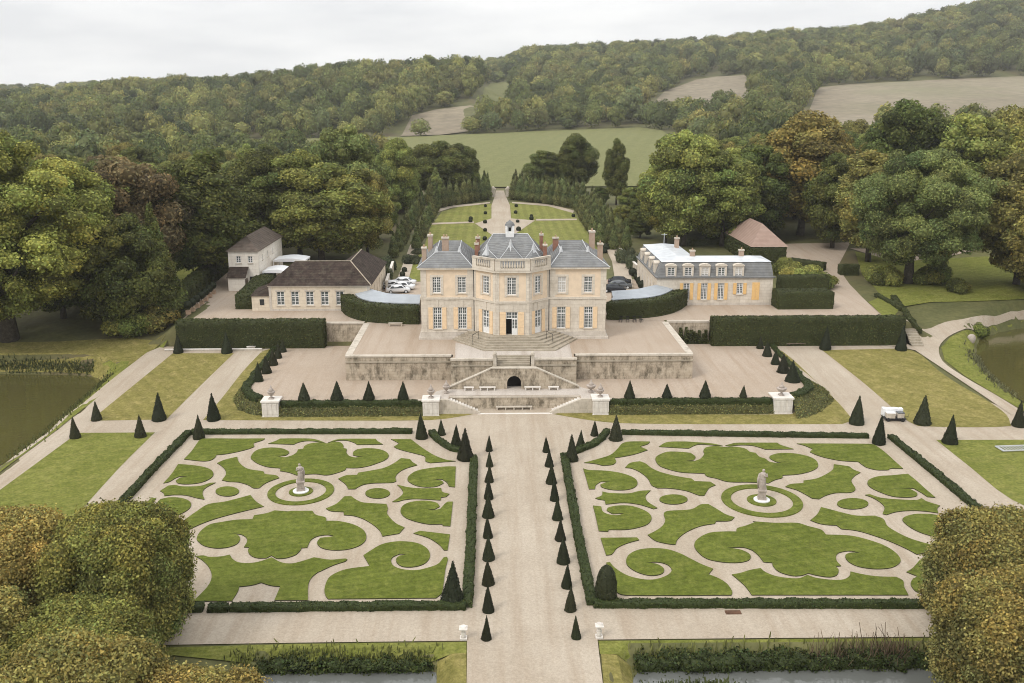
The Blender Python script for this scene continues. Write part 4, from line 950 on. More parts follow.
# lower stair to the parterres
e = empty('lower_staircase', (BX, 113.2, 0), 0, 'low twin flight of pale steps curving down to the gravel between two walls', 'staircase')
m = MB(); m.box(-8.3, 8.3, -0.02, 0.35, -0.3, CT - 0.2); m.build('retaining_wall', M['oldwall'], e)
m = MB(); m.box(-8.3, 8.3, -0.10, 0.30, CT - 0.2, CT - 0.01); m.build('coping', M['coping'], e)
for s in (-1, 1):
    m = MB()
    for k in range(10):
        xa, xb = 8.3 - 3.6 * k / 10, 8.3 - 3.6 * (k + 1) / 10
        m.box(min(s * xa, s * xb), max(s * xa, s * xb), -1.35, -0.021, -0.3, CT - 0.04 - (CT - 0.35) * (k + 1) / 11)
    m.build('flight', M['whitestone'], e)
    m = MB(); o = [(s * 12.2, -0.3), (s * 12.2, CT + 0.12), (s * 8.4, CT + 0.12), (s * 4.4, 0.5), (s * 4.4, -0.3)]
    if s < 0: o = o[::-1]
    k = len(o); m.add([(x, -1.75, z) for x, z in o] + [(x, -1.36, z) for x, z in o], [tuple(range(k)), tuple(range(k, 2 * k))[::-1]] + [(i, (i + 1) % k, k + (i + 1) % k, k + i) for i in range(k)])
    m.build('cheek_wall', M['coping'], e)
m = MB(); m.box(-4.7, 4.7, -1.9, -0.022, -0.3, 0.34); m.box(-5.0, 5.0, -2.3, -1.901, -0.3, 0.22); m.box(-5.4, 5.4, -2.7, -2.301, -0.3, 0.11); m.build('landing', M['whitestone'], e)
bench(BX - 0.1, 113.2 - 0.38, 0.34, 4.6, 'long low stone bench against the wall below the arched niche', 'coping', legs=5, h=0.5)

# piers with urns
def pier(x, y, w, z1, label):
    e = empty('stone_pier', (x, y, 0), 0, label, 'pier', 'pale stone piers along the ivy bank')
    h = z1
    m = MB(); m.box(-w / 2 - 0.1, w / 2 + 0.1, -w / 2 - 0.1, w / 2 + 0.1, -0.3, 0.3); m.build('base', M['whitestone'], e)
    m = MB(); m.box(-w / 2, w / 2, -w / 2, w / 2, 0.3, h - 0.2)
    for s in (-1, 0, 1): m.box(s * w * 0.29 - w * 0.10, s * w * 0.29 + w * 0.10, -w / 2 - 0.05, -w / 2 - 0.003, 0.4, h - 0.3)
    m.build('shaft', M['whitestone'], e)
    m = MB(); m.box(-w / 2 - 0.12, w / 2 + 0.12, -w / 2 - 0.12, w / 2 + 0.12, h - 0.2, h); m.build('cap', M['whitestone'], e)
def urn(x, y, z, h, label, wide=False):
    e = empty('urn', (x, y, z), 0, label, 'urn', 'stone urns on the piers')
    s = h / 1.7; f = 1.25 if wide else 0.95
    m = MB(); m.box(-0.3 * s, 0.3 * s, -0.3 * s, 0.3 * s, 0, 0.14 * s); m.lathe([(0.24 * s, 0.14 * s), (0.12 * s, 0.28 * s), (0.12 * s, 0.36 * s)], 14); m.build('foot', M['statue'], e, True)
    m = MB(); m.lathe([(0.12 * s, 0.36 * s), (0.34 * s * f, 0.55 * s), (0.48 * s * f, 0.80 * s), (0.52 * s * f, 0.92 * s), (0.38 * s * f, 0.98 * s)], 16); m.build('bowl', M['statue'], e, True)
    m = MB(); m.lathe([(0.30 * s, 0.98 * s), (0.34 * s, 1.12 * s), (0.18 * s, 1.3 * s), (0.12 * s, 1.45 * s), (0.05 * s, 1.7 * s)], 12); m.build('flower_finial', M['statue'], e, True)
for i, (x, lab) in enumerate(zip(PX, ['pale pier at the curved orangery-side end of the ivy bank', 'pale pier between the ivy bank and the orangery-side stair wall', 'pale pier between the ivy bank and the mansard-side stair wall', 'pale pier at the curved mansard-side end of the ivy bank'])):
    w = (2.05, 2.0, 2.0, 2.35)[i]
    pier(x, YP + w / 2, w, 2.35, lab)
    urn(x, YP + w / 2, 2.35, 1.75, ['carved urn on the curved orangery-side end pier', 'carved urn on the pier beside the orangery-side stair wall', 'carved urn on the pier beside the mansard-side stair wall', 'wide carved urn on the curved mansard-side end pier'][i], i == 3)
for xx, lab in ((PX[1] + 1.8, 'small urn behind the stair pier on the pale court paving, orangery side'), (PX[2] - 0.9, 'wide bowl urn behind the stair pier on the pale court paving, mansard side')):
    urn(xx, 114.6, CT + 0.02, 1.7, lab, xx > 0)

# ivy banks (loft from the court rim down to the grass)
def bank(top, bot, zt, zb, label, seed):
    V = []; T = []; n = len(top); rg = np.random.default_rng(seed); m = 5
    for i in range(n):
        for k in range(m):
            t = k / (m - 1); j = rg.normal(0, 0.06, 3)
            V.append((top[i][0] * (1 - t) + bot[i][0] * t + j[0], top[i][1] * (1 - t) + bot[i][1] * t + j[1], zt * (1 - t) + zb * t + 0.22 * math.sin(math.pi * t) + j[2]))
    for i in range(n - 1):
        for k in range(m - 1):
            a, b, c, d = i * m + k, i * m + k + 1, (i + 1) * m + k + 1, (i + 1) * m + k
            T += [(a, b, c), (a, c, d)]
    V = np.array(V); T = np.array(T)
    if np.cross(V[T[0, 1]] - V[T[0, 0]], V[T[0, 2]] - V[T[0, 0]])[2] < 0: T = T[:, ::-1]
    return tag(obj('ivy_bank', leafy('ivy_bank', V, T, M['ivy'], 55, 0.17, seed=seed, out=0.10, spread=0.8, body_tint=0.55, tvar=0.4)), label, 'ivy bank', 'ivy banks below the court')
def lin(a, b, n): return [(a[0] + (b[0] - a[0]) * k / (n - 1), a[1] + (b[1] - a[1]) * k / (n - 1)) for k in range(n)]
bank(lin((PX[0] + 1, 111.45), (PX[1] - 1, 111.45), 60), lin((PX[0] + 1, 110.75), (PX[1] - 1, 110.75), 60), 1.5, 0.05, 'long straight bank of ivy between the two orangery-side piers', 31)
bank(lin((PX[2] + 1, 111.45), (PX[3] - 1, 111.45), 60), lin((PX[2] + 1, 110.75), (PX[3] - 1, 110.75), 60), 1.5, 0.05, 'long straight bank of ivy between the two mansard-side piers', 32)
def resample(P, n):
    P = np.array(P); L = np.concatenate([[0], np.cumsum(np.linalg.norm(np.diff(P, axis=0), axis=1))]); t = np.linspace(0, L[-1], n)
    return [tuple(p) for p in np.stack([np.interp(t, L, P[:, 0]), np.interp(t, L, P[:, 1])], 1)]
for rim, bot, lab, sd in (([q for q in resample(left_rim[:6], 30) if q[0] < PX[0] - 1.15], [(262.5, 416.8), (253, 416.3), (237, 411), (229, 401), (234, 391), (246, 377)], 'curved bank of pale-edged ground cover at the orangery-side court corner', 33), ([q for q in resample(right_rim[:6], 30) if q[0] > PX[3] + 1.35], [(797, 419.6), (806, 418.6), (823, 412.5), (839, 402), (833, 390), (810, 376)], 'curved bank of pale-edged ground cover at the mansard-side court corner', 34)):
    bank(resample(rim, 40), resample([GT(*p) for p in bot], 40), CT + 0.1, 0.15, lab, sd)
CHG = 'low clipped hedges on the court rim'
zc = flat(CT)
hedge('box_hedge', 'straight low hedge along the top of the orangery-side ivy bank', 'hedge', [(PX[0] + 1.2, 111.75), (PX[1] - 1.1, 111.75)], 0.8, 0.72, group=CHG, zf=flat(1.35), seed=40, dens=60)
hedge('box_hedge', 'straight low hedge along the top of the mansard-side ivy bank', 'hedge', [(PX[2] + 1.1, 111.75), (PX[3] - 1.3, 111.75)], 0.8, 0.72, group=CHG, zf=flat(1.35), seed=41, dens=60)
hedge('box_hedge', 'curved low hedge behind the orangery-side end pier', 'hedge', [q for q in resample(left_rim[:6], 40) if q[0] < PX[0] - 1.5][::2], 1.1, 0.75, group=CHG, zf=flat(1.6), seed=42, dens=60)
hedge('box_hedge', 'curved low hedge behind the mansard-side end pier', 'hedge', [q for q in resample(right_rim[:6], 40) if q[0] > PX[3] + 1.7][::2], 1.1, 0.75, group=CHG, zf=flat(1.6), seed=43, dens=60)
hedge('box_hedge', 'thin low hedge beside the court cones, orangery side', 'hedge', resample([(p[0] - 0.4, p[1]) for p in left_rim[5:]], 10), 0.7, 0.35, group=CHG, zf=zc, seed=44, dens=60)
hedge('box_hedge', 'thin low hedge beside the court cones, mansard side', 'hedge', resample([(p[0] + 0.4, p[1]) for p in right_rim[5:]], 10), 0.7, 0.35, group=CHG, zf=zc, seed=45, dens=60)

# low pale walls beside the side lawns
def lowwall(P, h, label, z=None, w=0.35):
    e = None; zz = h1(*P[0]) if z is None else z
    c = P[0]; e = empty('low_wall', (c[0], c[1], zz), 0, label, 'low wall')
    m = MB()
    for a, b in zip(P[:-1], P[1:]):
        m.obox((a[0] - c[0], a[1] - c[1]), (b[0] - c[0], b[1] - c[1]), -w / 2, w / 2, -0.3, h - 0.08)
    m.build('masonry', M['coping'], e)
    m = MB()
    for a, b in zip(P[:-1], P[1:]):
        m.obox((a[0] - c[0], a[1] - c[1]), (b[0] - c[0], b[1] - c[1]), -w / 2 - 0.06, w / 2 + 0.06, h - 0.08, h + 0.03)
    m.build('coping', M['whitestone'], e)
lowwall(TP([(165, 351.8), (262, 351.0)]), 0.35, 'low pale kerb wall across the foot of the tall hedge, orangery side')
lowwall(TP([(247, 350), (279, 342)]), 0.5, 'short sloping pale wall beside the court cones, orangery side')
lowwall(TP([(765, 341.5), (800, 345.5)]), 0.5, 'short pale wall beside the trestle table, mansard side')
# tall hedges in front of the yard
hedge('tall_hedge', 'long tall dark hornbeam hedge standing below the brown-roofed orangery yard', 'hedge', [(XL + 0.3, 138.75), (BKL - 0.1, 138.75)], 1.8, zat(XL, 139.3, 319.5) - 2.0, 'hedge', group='tall clipped hedges', zf=flat(2.0), seed=50, dens=32, size=0.2, out=0.08, body=0.7)
hedge('tall_hedge', 'long tall dark hornbeam hedge standing below the mansard-roofed annexe yard', 'hedge', [(BKR + 0.1, 138.75), (XR - 0.5, 138.75)], 1.8, zat(XR, 139.3, 315.5) - 2.0, 'hedge', group='tall clipped hedges', zf=flat(2.0), seed=51, dens=32, size=0.2, out=0.08, body=0.7)
lh = [G(166, 318, ZT - 1.0), G(190, 298, ZT), G(228, 268, ZT)]
hedge('tall_hedge', 'tall dark hedge receding along the outer edge of the orangery yard to the white cottage', 'hedge', lh, 2.2, 3.3, 'hedge', group='tall clipped hedges', seed=52, dens=30, size=0.22, out=0.08, body=0.7)

# ================================================================== BUILDINGS
def wallpanel(mb, p0, p1, z0, z1, holes, depth=0.28):
    """front wall p0->p1 (outward on the right) with rectangular openings and their reveals"""
    dx, dy = p1[0] - p0[0], p1[1] - p0[1]; L = math.hypot(dx, dy); ux, uy = dx / L, dy / L; nx, ny = uy, -ux
    us = sorted(set([0, L] + [h[0] for h in holes] + [h[1] for h in holes])); zs = sorted(set([z0, z1] + [h[2] for h in holes] + [h[3] for h in holes]))
    P = lambda u, z, d=0.0: (p0[0] + ux * u - nx * d, p0[1] + uy * u - ny * d, z)
    for a, b in zip(us[:-1], us[1:]):
        for c, d in zip(zs[:-1], zs[1:]):
            um, zm = (a + b) / 2, (c + d) / 2
            if any(h[0] < um < h[1] and h[2] < zm < h[3] for h in holes): continue
            mb.add([P(a, c), P(b, c), P(b, d), P(a, d)], [(0, 1, 2, 3)])
    for a, b, c, d in holes:
        mb.add([P(a, c), P(b, c), P(b, d), P(a, d), P(a, c, depth), P(b, c, depth), P(b, d, depth), P(a, d, depth)], [(0, 4, 5, 1), (1, 5, 6, 2), (2, 6, 7, 3), (3, 7, 4, 0)])
def window(parent, p0, p1, h, depth=0.18, nx=4, ny=6, transom=0.66, glass='glass', frame='whitepaint', mull=0.11, munt=0.05, name='window', kick=0.0, sill=True):
    dx, dy = p1[0] - p0[0], p1[1] - p0[1]; L = math.hypot(dx, dy); ux, uy = dx / L, dy / L; vx, vy = uy, -ux
    u0, u1, z0, z1 = h
    def bar(m, a, b, c, d, t0, t1):
        m.obox((p0[0] + ux * a, p0[1] + uy * a), (p0[0] + ux * b, p0[1] + uy * b), t0, t1, c, d)
    m = MB(); bar(m, u0, u1, z0, z1, -depth - 0.05, -depth); w = m.build(name, M[glass], parent)
    m = MB(); a, b = -depth + 0.003, -depth + 0.06
    bar(m, u0, u0 + 0.09, z0, z1, a, b); bar(m, u1 - 0.09, u1, z0, z1, a, b); bar(m, u0 + 0.09, u1 - 0.09, z0, z0 + 0.12 + kick, a, b); bar(m, u0 + 0.09, u1 - 0.09, z1 - 0.09, z1, a, b)
    um = (u0 + u1) / 2; bar(m, um - mull / 2, um + mull / 2, z0 + 0.12 + kick, z1 - 0.09, a, b + 0.02)
    zt = z0 + (z1 - z0) * transom
    if transom < 1: bar(m, u0 + 0.09, um - mull / 2, zt - 0.05, zt + 0.05, a, b + 0.01); bar(m, um + mull / 2, u1 - 0.09, zt - 0.05, zt + 0.05, a, b + 0.01)
    for k in range(1, nx):
        u = u0 + (u1 - u0) * k / nx
        if abs(u - um) > 0.05: bar(m, u - munt / 2, u + munt / 2, z0 + 0.12 + kick, z1 - 0.09, a, b - 0.02)
    for k in range(1, ny):
        z = z0 + (z1 - z0) * k / ny
        if abs(z - zt) > 0.1: bar(m, u0 + 0.09, u1 - 0.09, z - munt / 2, z + munt / 2, a, b - 0.025)
    m.build('window_frame', M[frame], w)
    if sill:
        m = MB(); bar(m, u0 - 0.12, u1 + 0.12, z0 - 0.14, z0 - 0.003, -depth + 0.07, 0.12); m.build('sill', M['stone'], w)
    return w
def shutters(parent, p0, p1, h, w=0.66, mat='shutter', sides=(1, 1)):
    dx, dy = p1[0] - p0[0], p1[1] - p0[1]; L = math.hypot(dx, dy); ux, uy = dx / L, dy / L
    for s, on in ((0, sides[0]), (1, sides[1])):
        if not on: continue
        a = h[0] - w - 0.05 if s == 0 else h[1] + 0.05
        m = MB(); q = lambda u: (p0[0] + ux * u, p0[1] + uy * u)
        m.obox(q(a), q(a + w), 0.02, 0.085, h[2], h[3])
        for f in (0.06, 0.34, 0.62, 0.9): m.obox(q(a + 0.03), q(a + w - 0.03), 0.088, 0.11, h[2] + (h[3] - h[2]) * f, h[2] + (h[3] - h[2]) * f + 0.09)
        m.build('shutter', M[mat], parent)
def hip(m, x0, x1, y0, y1, z, rise, run=None, ridge=None):
    """hipped roof; ridge=(xa,xb,ya,yb) rectangle or line at z+rise"""
    xa, xb, ya, yb = ridge
    V = [(x0, y0, z), (x1, y0, z), (x1, y1, z), (x0, y1, z), (xa, ya, z + rise), (xb, ya, z + rise), (xb, yb, z + rise), (xa, yb, z + rise)]
    F = [(0, 1, 5, 4), (2, 3, 7, 6)]
    F += [(1, 2, 6, 5), (3, 0, 4, 7)]
    if abs(xa - xb) > 1e-6 and abs(ya - yb) > 1e-6: F.append((4, 5, 6, 7))
    # collapse degenerate corners
    F2 = []
    for f in F:
        g = []
        for i in f:
            if not any(np.allclose(V[i], V[j]) for j in g): g.append(i)
        if len(g) > 2: F2.append(tuple(g))
    m.add(V, F2)
def flash(m, a, b, w=0.22, h=0.06):
    """lead strip along a hip or ridge"""
    m.tube([tuple(a), tuple(b)], w / 2, 6)
def chimney(parent, x, y, z0, z1, wx, wy, mat='brick', pots=2):
    m = MB(); m.box(x - wx / 2, x + wx / 2, y - wy / 2, y + wy / 2, z0, z1 - 0.22); c = m.build('chimney', M[mat], parent)
    m = MB(); m.box(x - wx / 2 - 0.09, x + wx / 2 + 0.09, y - wy / 2 - 0.09, y + wy / 2 + 0.09, z1 - 0.22, z1); m.build('chimney_cap', M['coping'], c)
    if pots:
        m = MB()
        for k in range(pots): m.lathe([(0.13, 0), (0.11, 0.35)], 8, (x + (k - (pots - 1) / 2) * 0.4, y, z1 + 0.002))
        m.build('chimney_pot', M['terracotta'], c)

# ---------------- the chateau
HX, HY = XH, YH
house = empty('chateau', (HX, HY, ZT), 0, 'large symmetrical pale ochre chateau with slate roofs and canted central bay', 'mansion')
def LX(px, py_z=10.0, y=YH): return xat(px, y, py_z) - HX
def LZ_(py, y=YH, x=None): return zat(HX if x is None else x, y, py) - ZT
xL, xR = LX(421.2), LX(605.6); xa, xb = LX(473.4), LX(549.5); ca, cb = LX(496, 10, YH - 3), LX(529, 10, YH - 3)
ZE = LZ_(268.6); ZS = LZ_(298.0); ZPl = LZ_(331.5); DP = 15.0; PJ = 3.0
def lz(py, y): return zat(HX, y, py) - ZT
segs = [((xL, 0), (xa, 0)), ((xa, 0), (ca, -PJ)), ((ca, -PJ), (cb, -PJ)), ((cb, -PJ), (xb, 0)), ((xb, 0), (xR, 0))]
def useg(seg, px, z=8.0):
    """distance along a wall segment of the point seen at column px"""
    (ax, ay), (bx, by) = seg; L = math.hypot(bx - ax, by - ay); best = (1e9, 0)
    for k in range(201):
        t = k / 200; x, y = ax + (bx - ax) * t, ay + (by - ay) * t
        e = abs(proj(x + HX, y + HY, z + ZT)[0] - px)
        if e < best[0]: best = (e, t * L)
    return best[1]
gf0, gf1 = lz(328.5, YH), lz(307.0, YH); f10, f11 = lz(292.8, YH), lz(276.7, YH)
cgf0, cgf1 = lz(334.5, YH - PJ), lz(312.0, YH - PJ); cf0, cf1 = lz(295.2, YH - PJ), lz(277.6, YH - PJ)
ZD = cgf0 - 0.05                                         # perron level at the door
wins = []    # (segment, holes upper, holes lower)
def hol(seg, px, w, z0, z1): u = useg(seg, px, (z0 + z1) / 2); return (u - w / 2, u + w / 2, z0, z1)
up = [[hol(segs[0], p, 1.2, f10, f11) for p in (436.6, 462.0)], [hol(segs[1], 485.6, 1.25, cf0, cf1)], [hol(segs[2], 511.7, 1.3, cf0, cf1)], [hol(segs[3], 538.0, 1.25, cf0, cf1)], [hol(segs[4], p, 1.2, f10, f11) for p in (561.8, 588.2)]]
lo = [[hol(segs[0], p, 1.22, gf0, gf1) for p in (437.6, 462.6)], [hol(segs[1], 486.0, 1.35, ZD, cgf1)], [hol(segs[2], 511.8, 1.6, ZD, cgf1)], [hol(segs[3], 538.2, 1.35, ZD, cgf1)], [hol(segs[4], p, 1.22, gf0, gf1) for p in (561.2, 588.2)]]
mu, ml = MB(), MB()
for s, a, b in zip(segs, up, lo):
    wallpanel(mu, *s, ZS, ZE + (0.0), a); wallpanel(ml, *s, 0, ZS, b)
wallpanel(mu, (xR, 0), (xR, DP), ZS, ZE, []); wallpanel(mu, (xR, DP), (xL, DP), ZS, ZE, []); wallpanel(mu, (xL, DP), (xL, 0), ZS, ZE, [])
wallpanel(ml, (xR, 0), (xR, DP), 0, ZS, []); wallpanel(ml, (xR, DP), (xL, DP), 0, ZS, []); wallpanel(ml, (xL, DP), (xL, 0), 0, ZS, [])
mu.build('upper_wall', M['render'], house); ml.build('lower_wall', M['stone'], house)
for k, (s, a, b) in enumerate(zip(segs, up, lo)):
    for j, h in enumerate(a): window(house, *s, h, glass='curtain' if (k == 4 and j == 0) else 'glass', nx=4, ny=6, transom=0.68)
    for j, h in enumerate(b):
        if k == 2:                                        # the door: one leaf open on the dark hall
            window(house, *s, (h[0], h[1], h[2] + (h[3] - h[2]) * 0.69, h[3]), nx=4, ny=2, transom=1.1, sill=False, name='fanlight')
            um = (h[0] + h[1]) / 2; zt = h[2] + (h[3] - h[2]) * 0.69 - 0.003
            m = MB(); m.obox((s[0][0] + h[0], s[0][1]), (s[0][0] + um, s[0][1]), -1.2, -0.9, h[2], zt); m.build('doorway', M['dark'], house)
            d = window(house, *s, (um, h[1], h[2], zt), nx=2, ny=5, transom=1.1, kick=0.75, sill=False, name='door')
        else: window(house, *s, h, nx=4, ny=7, transom=0.68, kick=0.7 if k in (1, 3) else 0.0, sill=k not in (1, 3))
        shutters(house, *s, h, w=0.62 if k != 2 else 0.85)
# stone dressings: quoin pilasters, window surrounds, string course, plinth, cornice
def strip(m, seg, u0, u1, z0, z1, t=0.06):
    (ax, ay), (bx, by) = seg; L = math.hypot(bx - ax, by - ay); q = lambda u: (ax + (bx - ax) * u / L, ay + (by - ay) * u / L)
    m.obox(q(u0), q(u1), 0.003, t, z0, z1)
for k, s in enumerate(segs):
    L = math.hypot(s[1][0] - s[0][0], s[1][1] - s[0][1])
    for u0, u1 in ((0.0, 0.55 if k in (1, 3) else 0.8), (L - (0.55 if k in (1, 3) else 0.8), L)):
        if k == 2: u0, u1 = (0.0, 0.45) if u0 == 0 else (L - 0.45, L)
        m = MB(); strip(m, s, u0, u1, ZPl + 0.005, ZS - 0.18, 0.05); m.build('pilaster', M['stone'], house)
        m = MB(); strip(m, s, u0, u1, ZS + 0.18, ZE - 0.06, 0.05); m.build('pilaster', M['stone'], house)
    for h in up[k]:
        m = MB(); strip(m, s, h[0] - 0.34, h[0] - 0.02, h[2] - 0.3, h[3] + 0.3, 0.045); strip(m, s, h[1] + 0.02, h[1] + 0.34, h[2] - 0.3, h[3] + 0.3, 0.045); strip(m, s, h[0] - 0.02, h[1] + 0.02, h[3] + 0.02, h[3] + 0.3, 0.045); m.build('window_surround', M['stone'], house)
    for h in lo[k]:
        m = MB(); strip(m, s, h[0] - 0.3, h[1] + 0.3, h[3] + 0.03, ZS - 0.2, 0.04); u = (h[0] + h[1]) / 2; strip(m, s, u - 0.16, u + 0.16, h[3] + 0.05, ZS - 0.22, 0.12); m.build('lintel', M['stone'], house)
def band(name, z0, z1, t, mat, ext=0.0):
    m = MB(); P = [(xL, DP), (xL, 0), (xa, 0), (ca, -PJ), (cb, -PJ), (xb, 0), (xR, 0), (xR, DP)]
    o = []
    for i in range(1, len(P) - 1):
        a = np.array(P[i]) - P[i - 1]; b = np.array(P[i + 1]) - np.array(P[i]); na = np.array([-a[1], a[0]]) / np.linalg.norm(a); nb = np.array([-b[1], b[0]]) / np.linalg.norm(b)
        # outward is to the right of the walking direction
        na, nb = -na, -nb
        v = (na + nb) / (1 + na @ nb) if (1 + na @ nb) > 0.2 else na
        o.append((P[i][0] + v[0] * t, P[i][1] + v[1] * t))
    o = [(xL - t, DP + t)] + o + [(xR + t, DP + t)]
    m.prism(o, z0, z1); return m.build(name, M[mat], house)
band('string_course', ZS - 0.16, ZS + 0.16, 0.14, 'stone')
band('plinth', -0.2, ZPl, 0.16, 'plinth'); band('base_course', -0.25, 0.35, 0.42, 'plinth')
band('cornice', ZE - 0.05, ZE + 0.22, 0.38, 'stone')
m = MB()
for xx in (xa + 0.12, xb - 0.12): m.tube([(xx, -0.14, 0.3), (xx, -0.14, ZE - 0.1)], 0.09, 8)
m.build('downpipe', M['iron'], house)
# roofs
RZ = ZE + 0.22; oh = 0.45; PR = zat(HX - 9, YH + 2.6, 251.5) - ZT - RZ
def pav_roof(x0, x1, rx0, rx1, inner):
    m = MB(); y0, y1 = -oh, DP + oh; ry0, ry1 = 2.6, 11.5
    ins = 1.9; z = RZ + PR; dz = 2.1
    V = [(x0, y0, RZ), (x1, y0, RZ), (x1, y1, RZ), (x0, y1, RZ), (rx0, ry0, z), (rx1, ry0, z), (rx1, ry1, z + 0.35), (rx0, ry1, z + 0.35)]
    xi0, xi1 = rx0 + (rx1 - rx0) * 0.42, rx0 + (rx1 - rx0) * 0.58
    V += [(xi0, ry0 + 2.6, z - dz), (xi1, ry0 + 2.6, z - dz), (xi1, ry1 - 3.2, z - dz), (xi0, ry1 - 3.2, z - dz)]
    F = [(0, 1, 5, 4), (1, 2, 6, 5), (2, 3, 7, 6), (3, 0, 4, 7), (4, 5, 9, 8), (5, 6, 10, 9), (6, 7, 11, 10), (7, 4, 8, 11), (8, 9, 10, 11)]
    m.add(V, F); r = m.build('pavilion_roof', M['slate'], house)
    m = MB()
    for a, b in ((0, 4), (1, 5), (4, 7), (5, 6), (4, 5)): flash(m, Vector(V[a]) + Vector((0, 0, .02)), Vector(V[b]) + Vector((0, 0, .02)), 0.13 if (a, b) != (4, 5) else 0.09)
    for i in (4, 5): m.lathe([(0.32, -0.1), (0.2, 0.3), (0.06, 0.75)], 8, V[i])
    m.build('roof_flashing', M['lead'], r)
zr = RZ + PR + ZT
pav_roof(xL - oh, xa + 0.1, xat(436.5, YH + 2.6, zr) - HX, xat(459.5, YH + 2.6, zr) - HX, 1)
pav_roof(xb - 0.1, xR + oh, xat(561.0, YH + 2.6, zr) - HX, xat(588.0, YH + 2.6, zr) - HX, -1)
# central roof: tall hipped block plus the low canted roof of the bay
CRZ = RZ; yr = 7.5; CH = zat(HX, YH + yr, 234.0) - ZT - CRZ
rx0, rx1 = xat(493, YH + yr, ZT + CRZ + CH) - HX, xat(528, YH + yr, ZT + CRZ + CH) - HX
m = MB(); V = [(xa - 0.05, -0.2, CRZ), (xb + 0.05, -0.2, CRZ), (xb + 0.05, DP + oh, CRZ), (xa - 0.05, DP + oh, CRZ), (rx0, yr, CRZ + CH), (rx1, yr, CRZ + CH)]
m.add(V, [(0, 1, 5, 4), (1, 2, 5), (2, 3, 4, 5), (3, 0, 4)]); r = m.build('main_roof', M['slate'], house)
m = MB(); flash(m, V[4], V[5], 0.2); flash(m, V[0], V[4], 0.1); flash(m, V[1], V[5], 0.1); m.build('roof_flashing', M['lead'], r)
bz = CRZ + 0.05; zA = zat(HX, YH + 0.6, 248.5) - ZT; zB = zat(HX, YH + 1.0, 244) - ZT
A = [(xa + 0.45, -0.1, bz), (ca + 0.1, -PJ + 0.45, bz), (cb - 0.1, -PJ + 0.45, bz), (xb - 0.45, -0.1, bz)]
pk = [(xat(487.2, YH + 0.6, ZT + zA) - HX, 0.6, zA), (xat(510.6, YH + 1.0, ZT + zB) - HX, 0.6, zB), (xat(533.4, YH + 0.6, ZT + zA) - HX, 0.6, zA)]
v1 = ((ca + pk[1][0]) / 2 - 0.6, -0.6, bz + 1.05); v2 = ((cb + pk[1][0]) / 2 + 0.6, -0.6, bz + 1.05)
bk = [(xa + 0.2, 4.0, bz + 1.2), (xb - 0.2, 4.0, bz + 1.2), (pk[1][0], 4.2, zB + 0.2)]
m = MB(); V = A + pk + [v1, v2] + bk
m.add(V, [(0, 1, 7, 4), (1, 2, 8, 5, 7), (2, 3, 6, 8), (0, 4, 9), (3, 10, 6), (4, 7, 5, 11, 9), (5, 8, 6, 10, 11)]); r = m.build('bay_roof', M['slate'], house)
m = MB()
for i in (4, 5, 6): m.lathe([(0.75, -0.9), (0.32, -0.2), (0.2, 0.25), (0.05, 0.75)], 4, V[i])
for a, b in ((0, 4), (3, 6), (4, 7), (7, 5), (5, 8), (8, 6)): flash(m, V[a], V[b], 0.1)
m.build('roof_flashing', M['lead'], r)
# bay balustrade
e0 = ZE + 0.225; zb_ = lz(258.5, YH - PJ)
bp = [(xa + 0.02, -0.25), (ca - 0.1, -PJ - 0.22), (cb + 0.1, -PJ - 0.22), (xb - 0.02, -0.25)]
mb1, mb2, mb3 = MB(), MB(), MB(); bal_at = []
for a, b in zip(bp[:-1], bp[1:]):
    L = math.hypot(b[0] - a[0], b[1] - a[1]); q = lambda u: (a[0] + (b[0] - a[0]) * u / L, a[1] + (b[1] - a[1]) * u / L)
    mb1.obox(a, b, -0.2, 0.2, e0, e0 + 0.35); mb2.obox(a, b, -0.24, 0.24, zb_ - 0.28, zb_)
    for u0, u1 in ((0, 0.75), (L - 0.75, L)): mb1.obox(q(u0), q(u1), -0.18, 0.18, e0 + 0.35, zb_ - 0.28)
    u = 0.95
    while u < L - 0.85:
        bal_at.append(q(u)); u += 0.36
bl = mb1.build('balustrade', M['stone'], house); mb2.build('top_rail', M['coping'], bl)
bh_ = zb_ - e0 - 0.63; mb3.lathe([(0.10, 0), (0.15, 0.3 * bh_), (0.07, 0.7 * bh_), (0.11, bh_)], 8); bal = mb3.build('baluster', M['stone'], bl, True)
for i, c in enumerate(bal_at):
    o = bal if i == 0 else link(bal.copy(), bl)
    o.location = (c[0], c[1], e0 + 0.35)
# lantern on the ridge
lx = xat(509.8, YH + yr, ZT + CRZ + CH) - HX; lz0 = CRZ + CH; lz1 = zat(HX, YH + yr, 219.5) - ZT; hh = lz1 - lz0
m = MB(); m.box(lx - 0.62, lx + 0.62, yr - 0.75, yr + 0.75, lz0 - 0.5, lz0 + 0.12 * hh)
for sx in (-1, 1):
    for sy in (-1, 1): m.box(lx + sx * 0.5 - 0.15, lx + sx * 0.5 + 0.15, yr + sy * 0.5 - 0.15, yr + sy * 0.5 + 0.15, lz0 + 0.12 * hh, lz0 + 0.58 * hh)
m.box(lx - 0.45, lx + 0.45, yr - 0.4, yr + 0.6, lz0 + 0.12 * hh, lz0 + 0.56 * hh)
ln = m.build('lantern', M['whitepaint'], house)
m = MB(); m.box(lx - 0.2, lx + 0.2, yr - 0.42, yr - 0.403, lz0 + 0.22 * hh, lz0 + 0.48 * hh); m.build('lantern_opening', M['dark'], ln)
m = MB(); m.lathe([(0.75, 0.58 * hh), (0.68, 0.68 * hh), (0.5, 0.82 * hh), (0.12, 0.93 * hh), (0.03, hh)], 12, (lx, yr, lz0)); m.build('lantern_roof', M['slate'], ln)
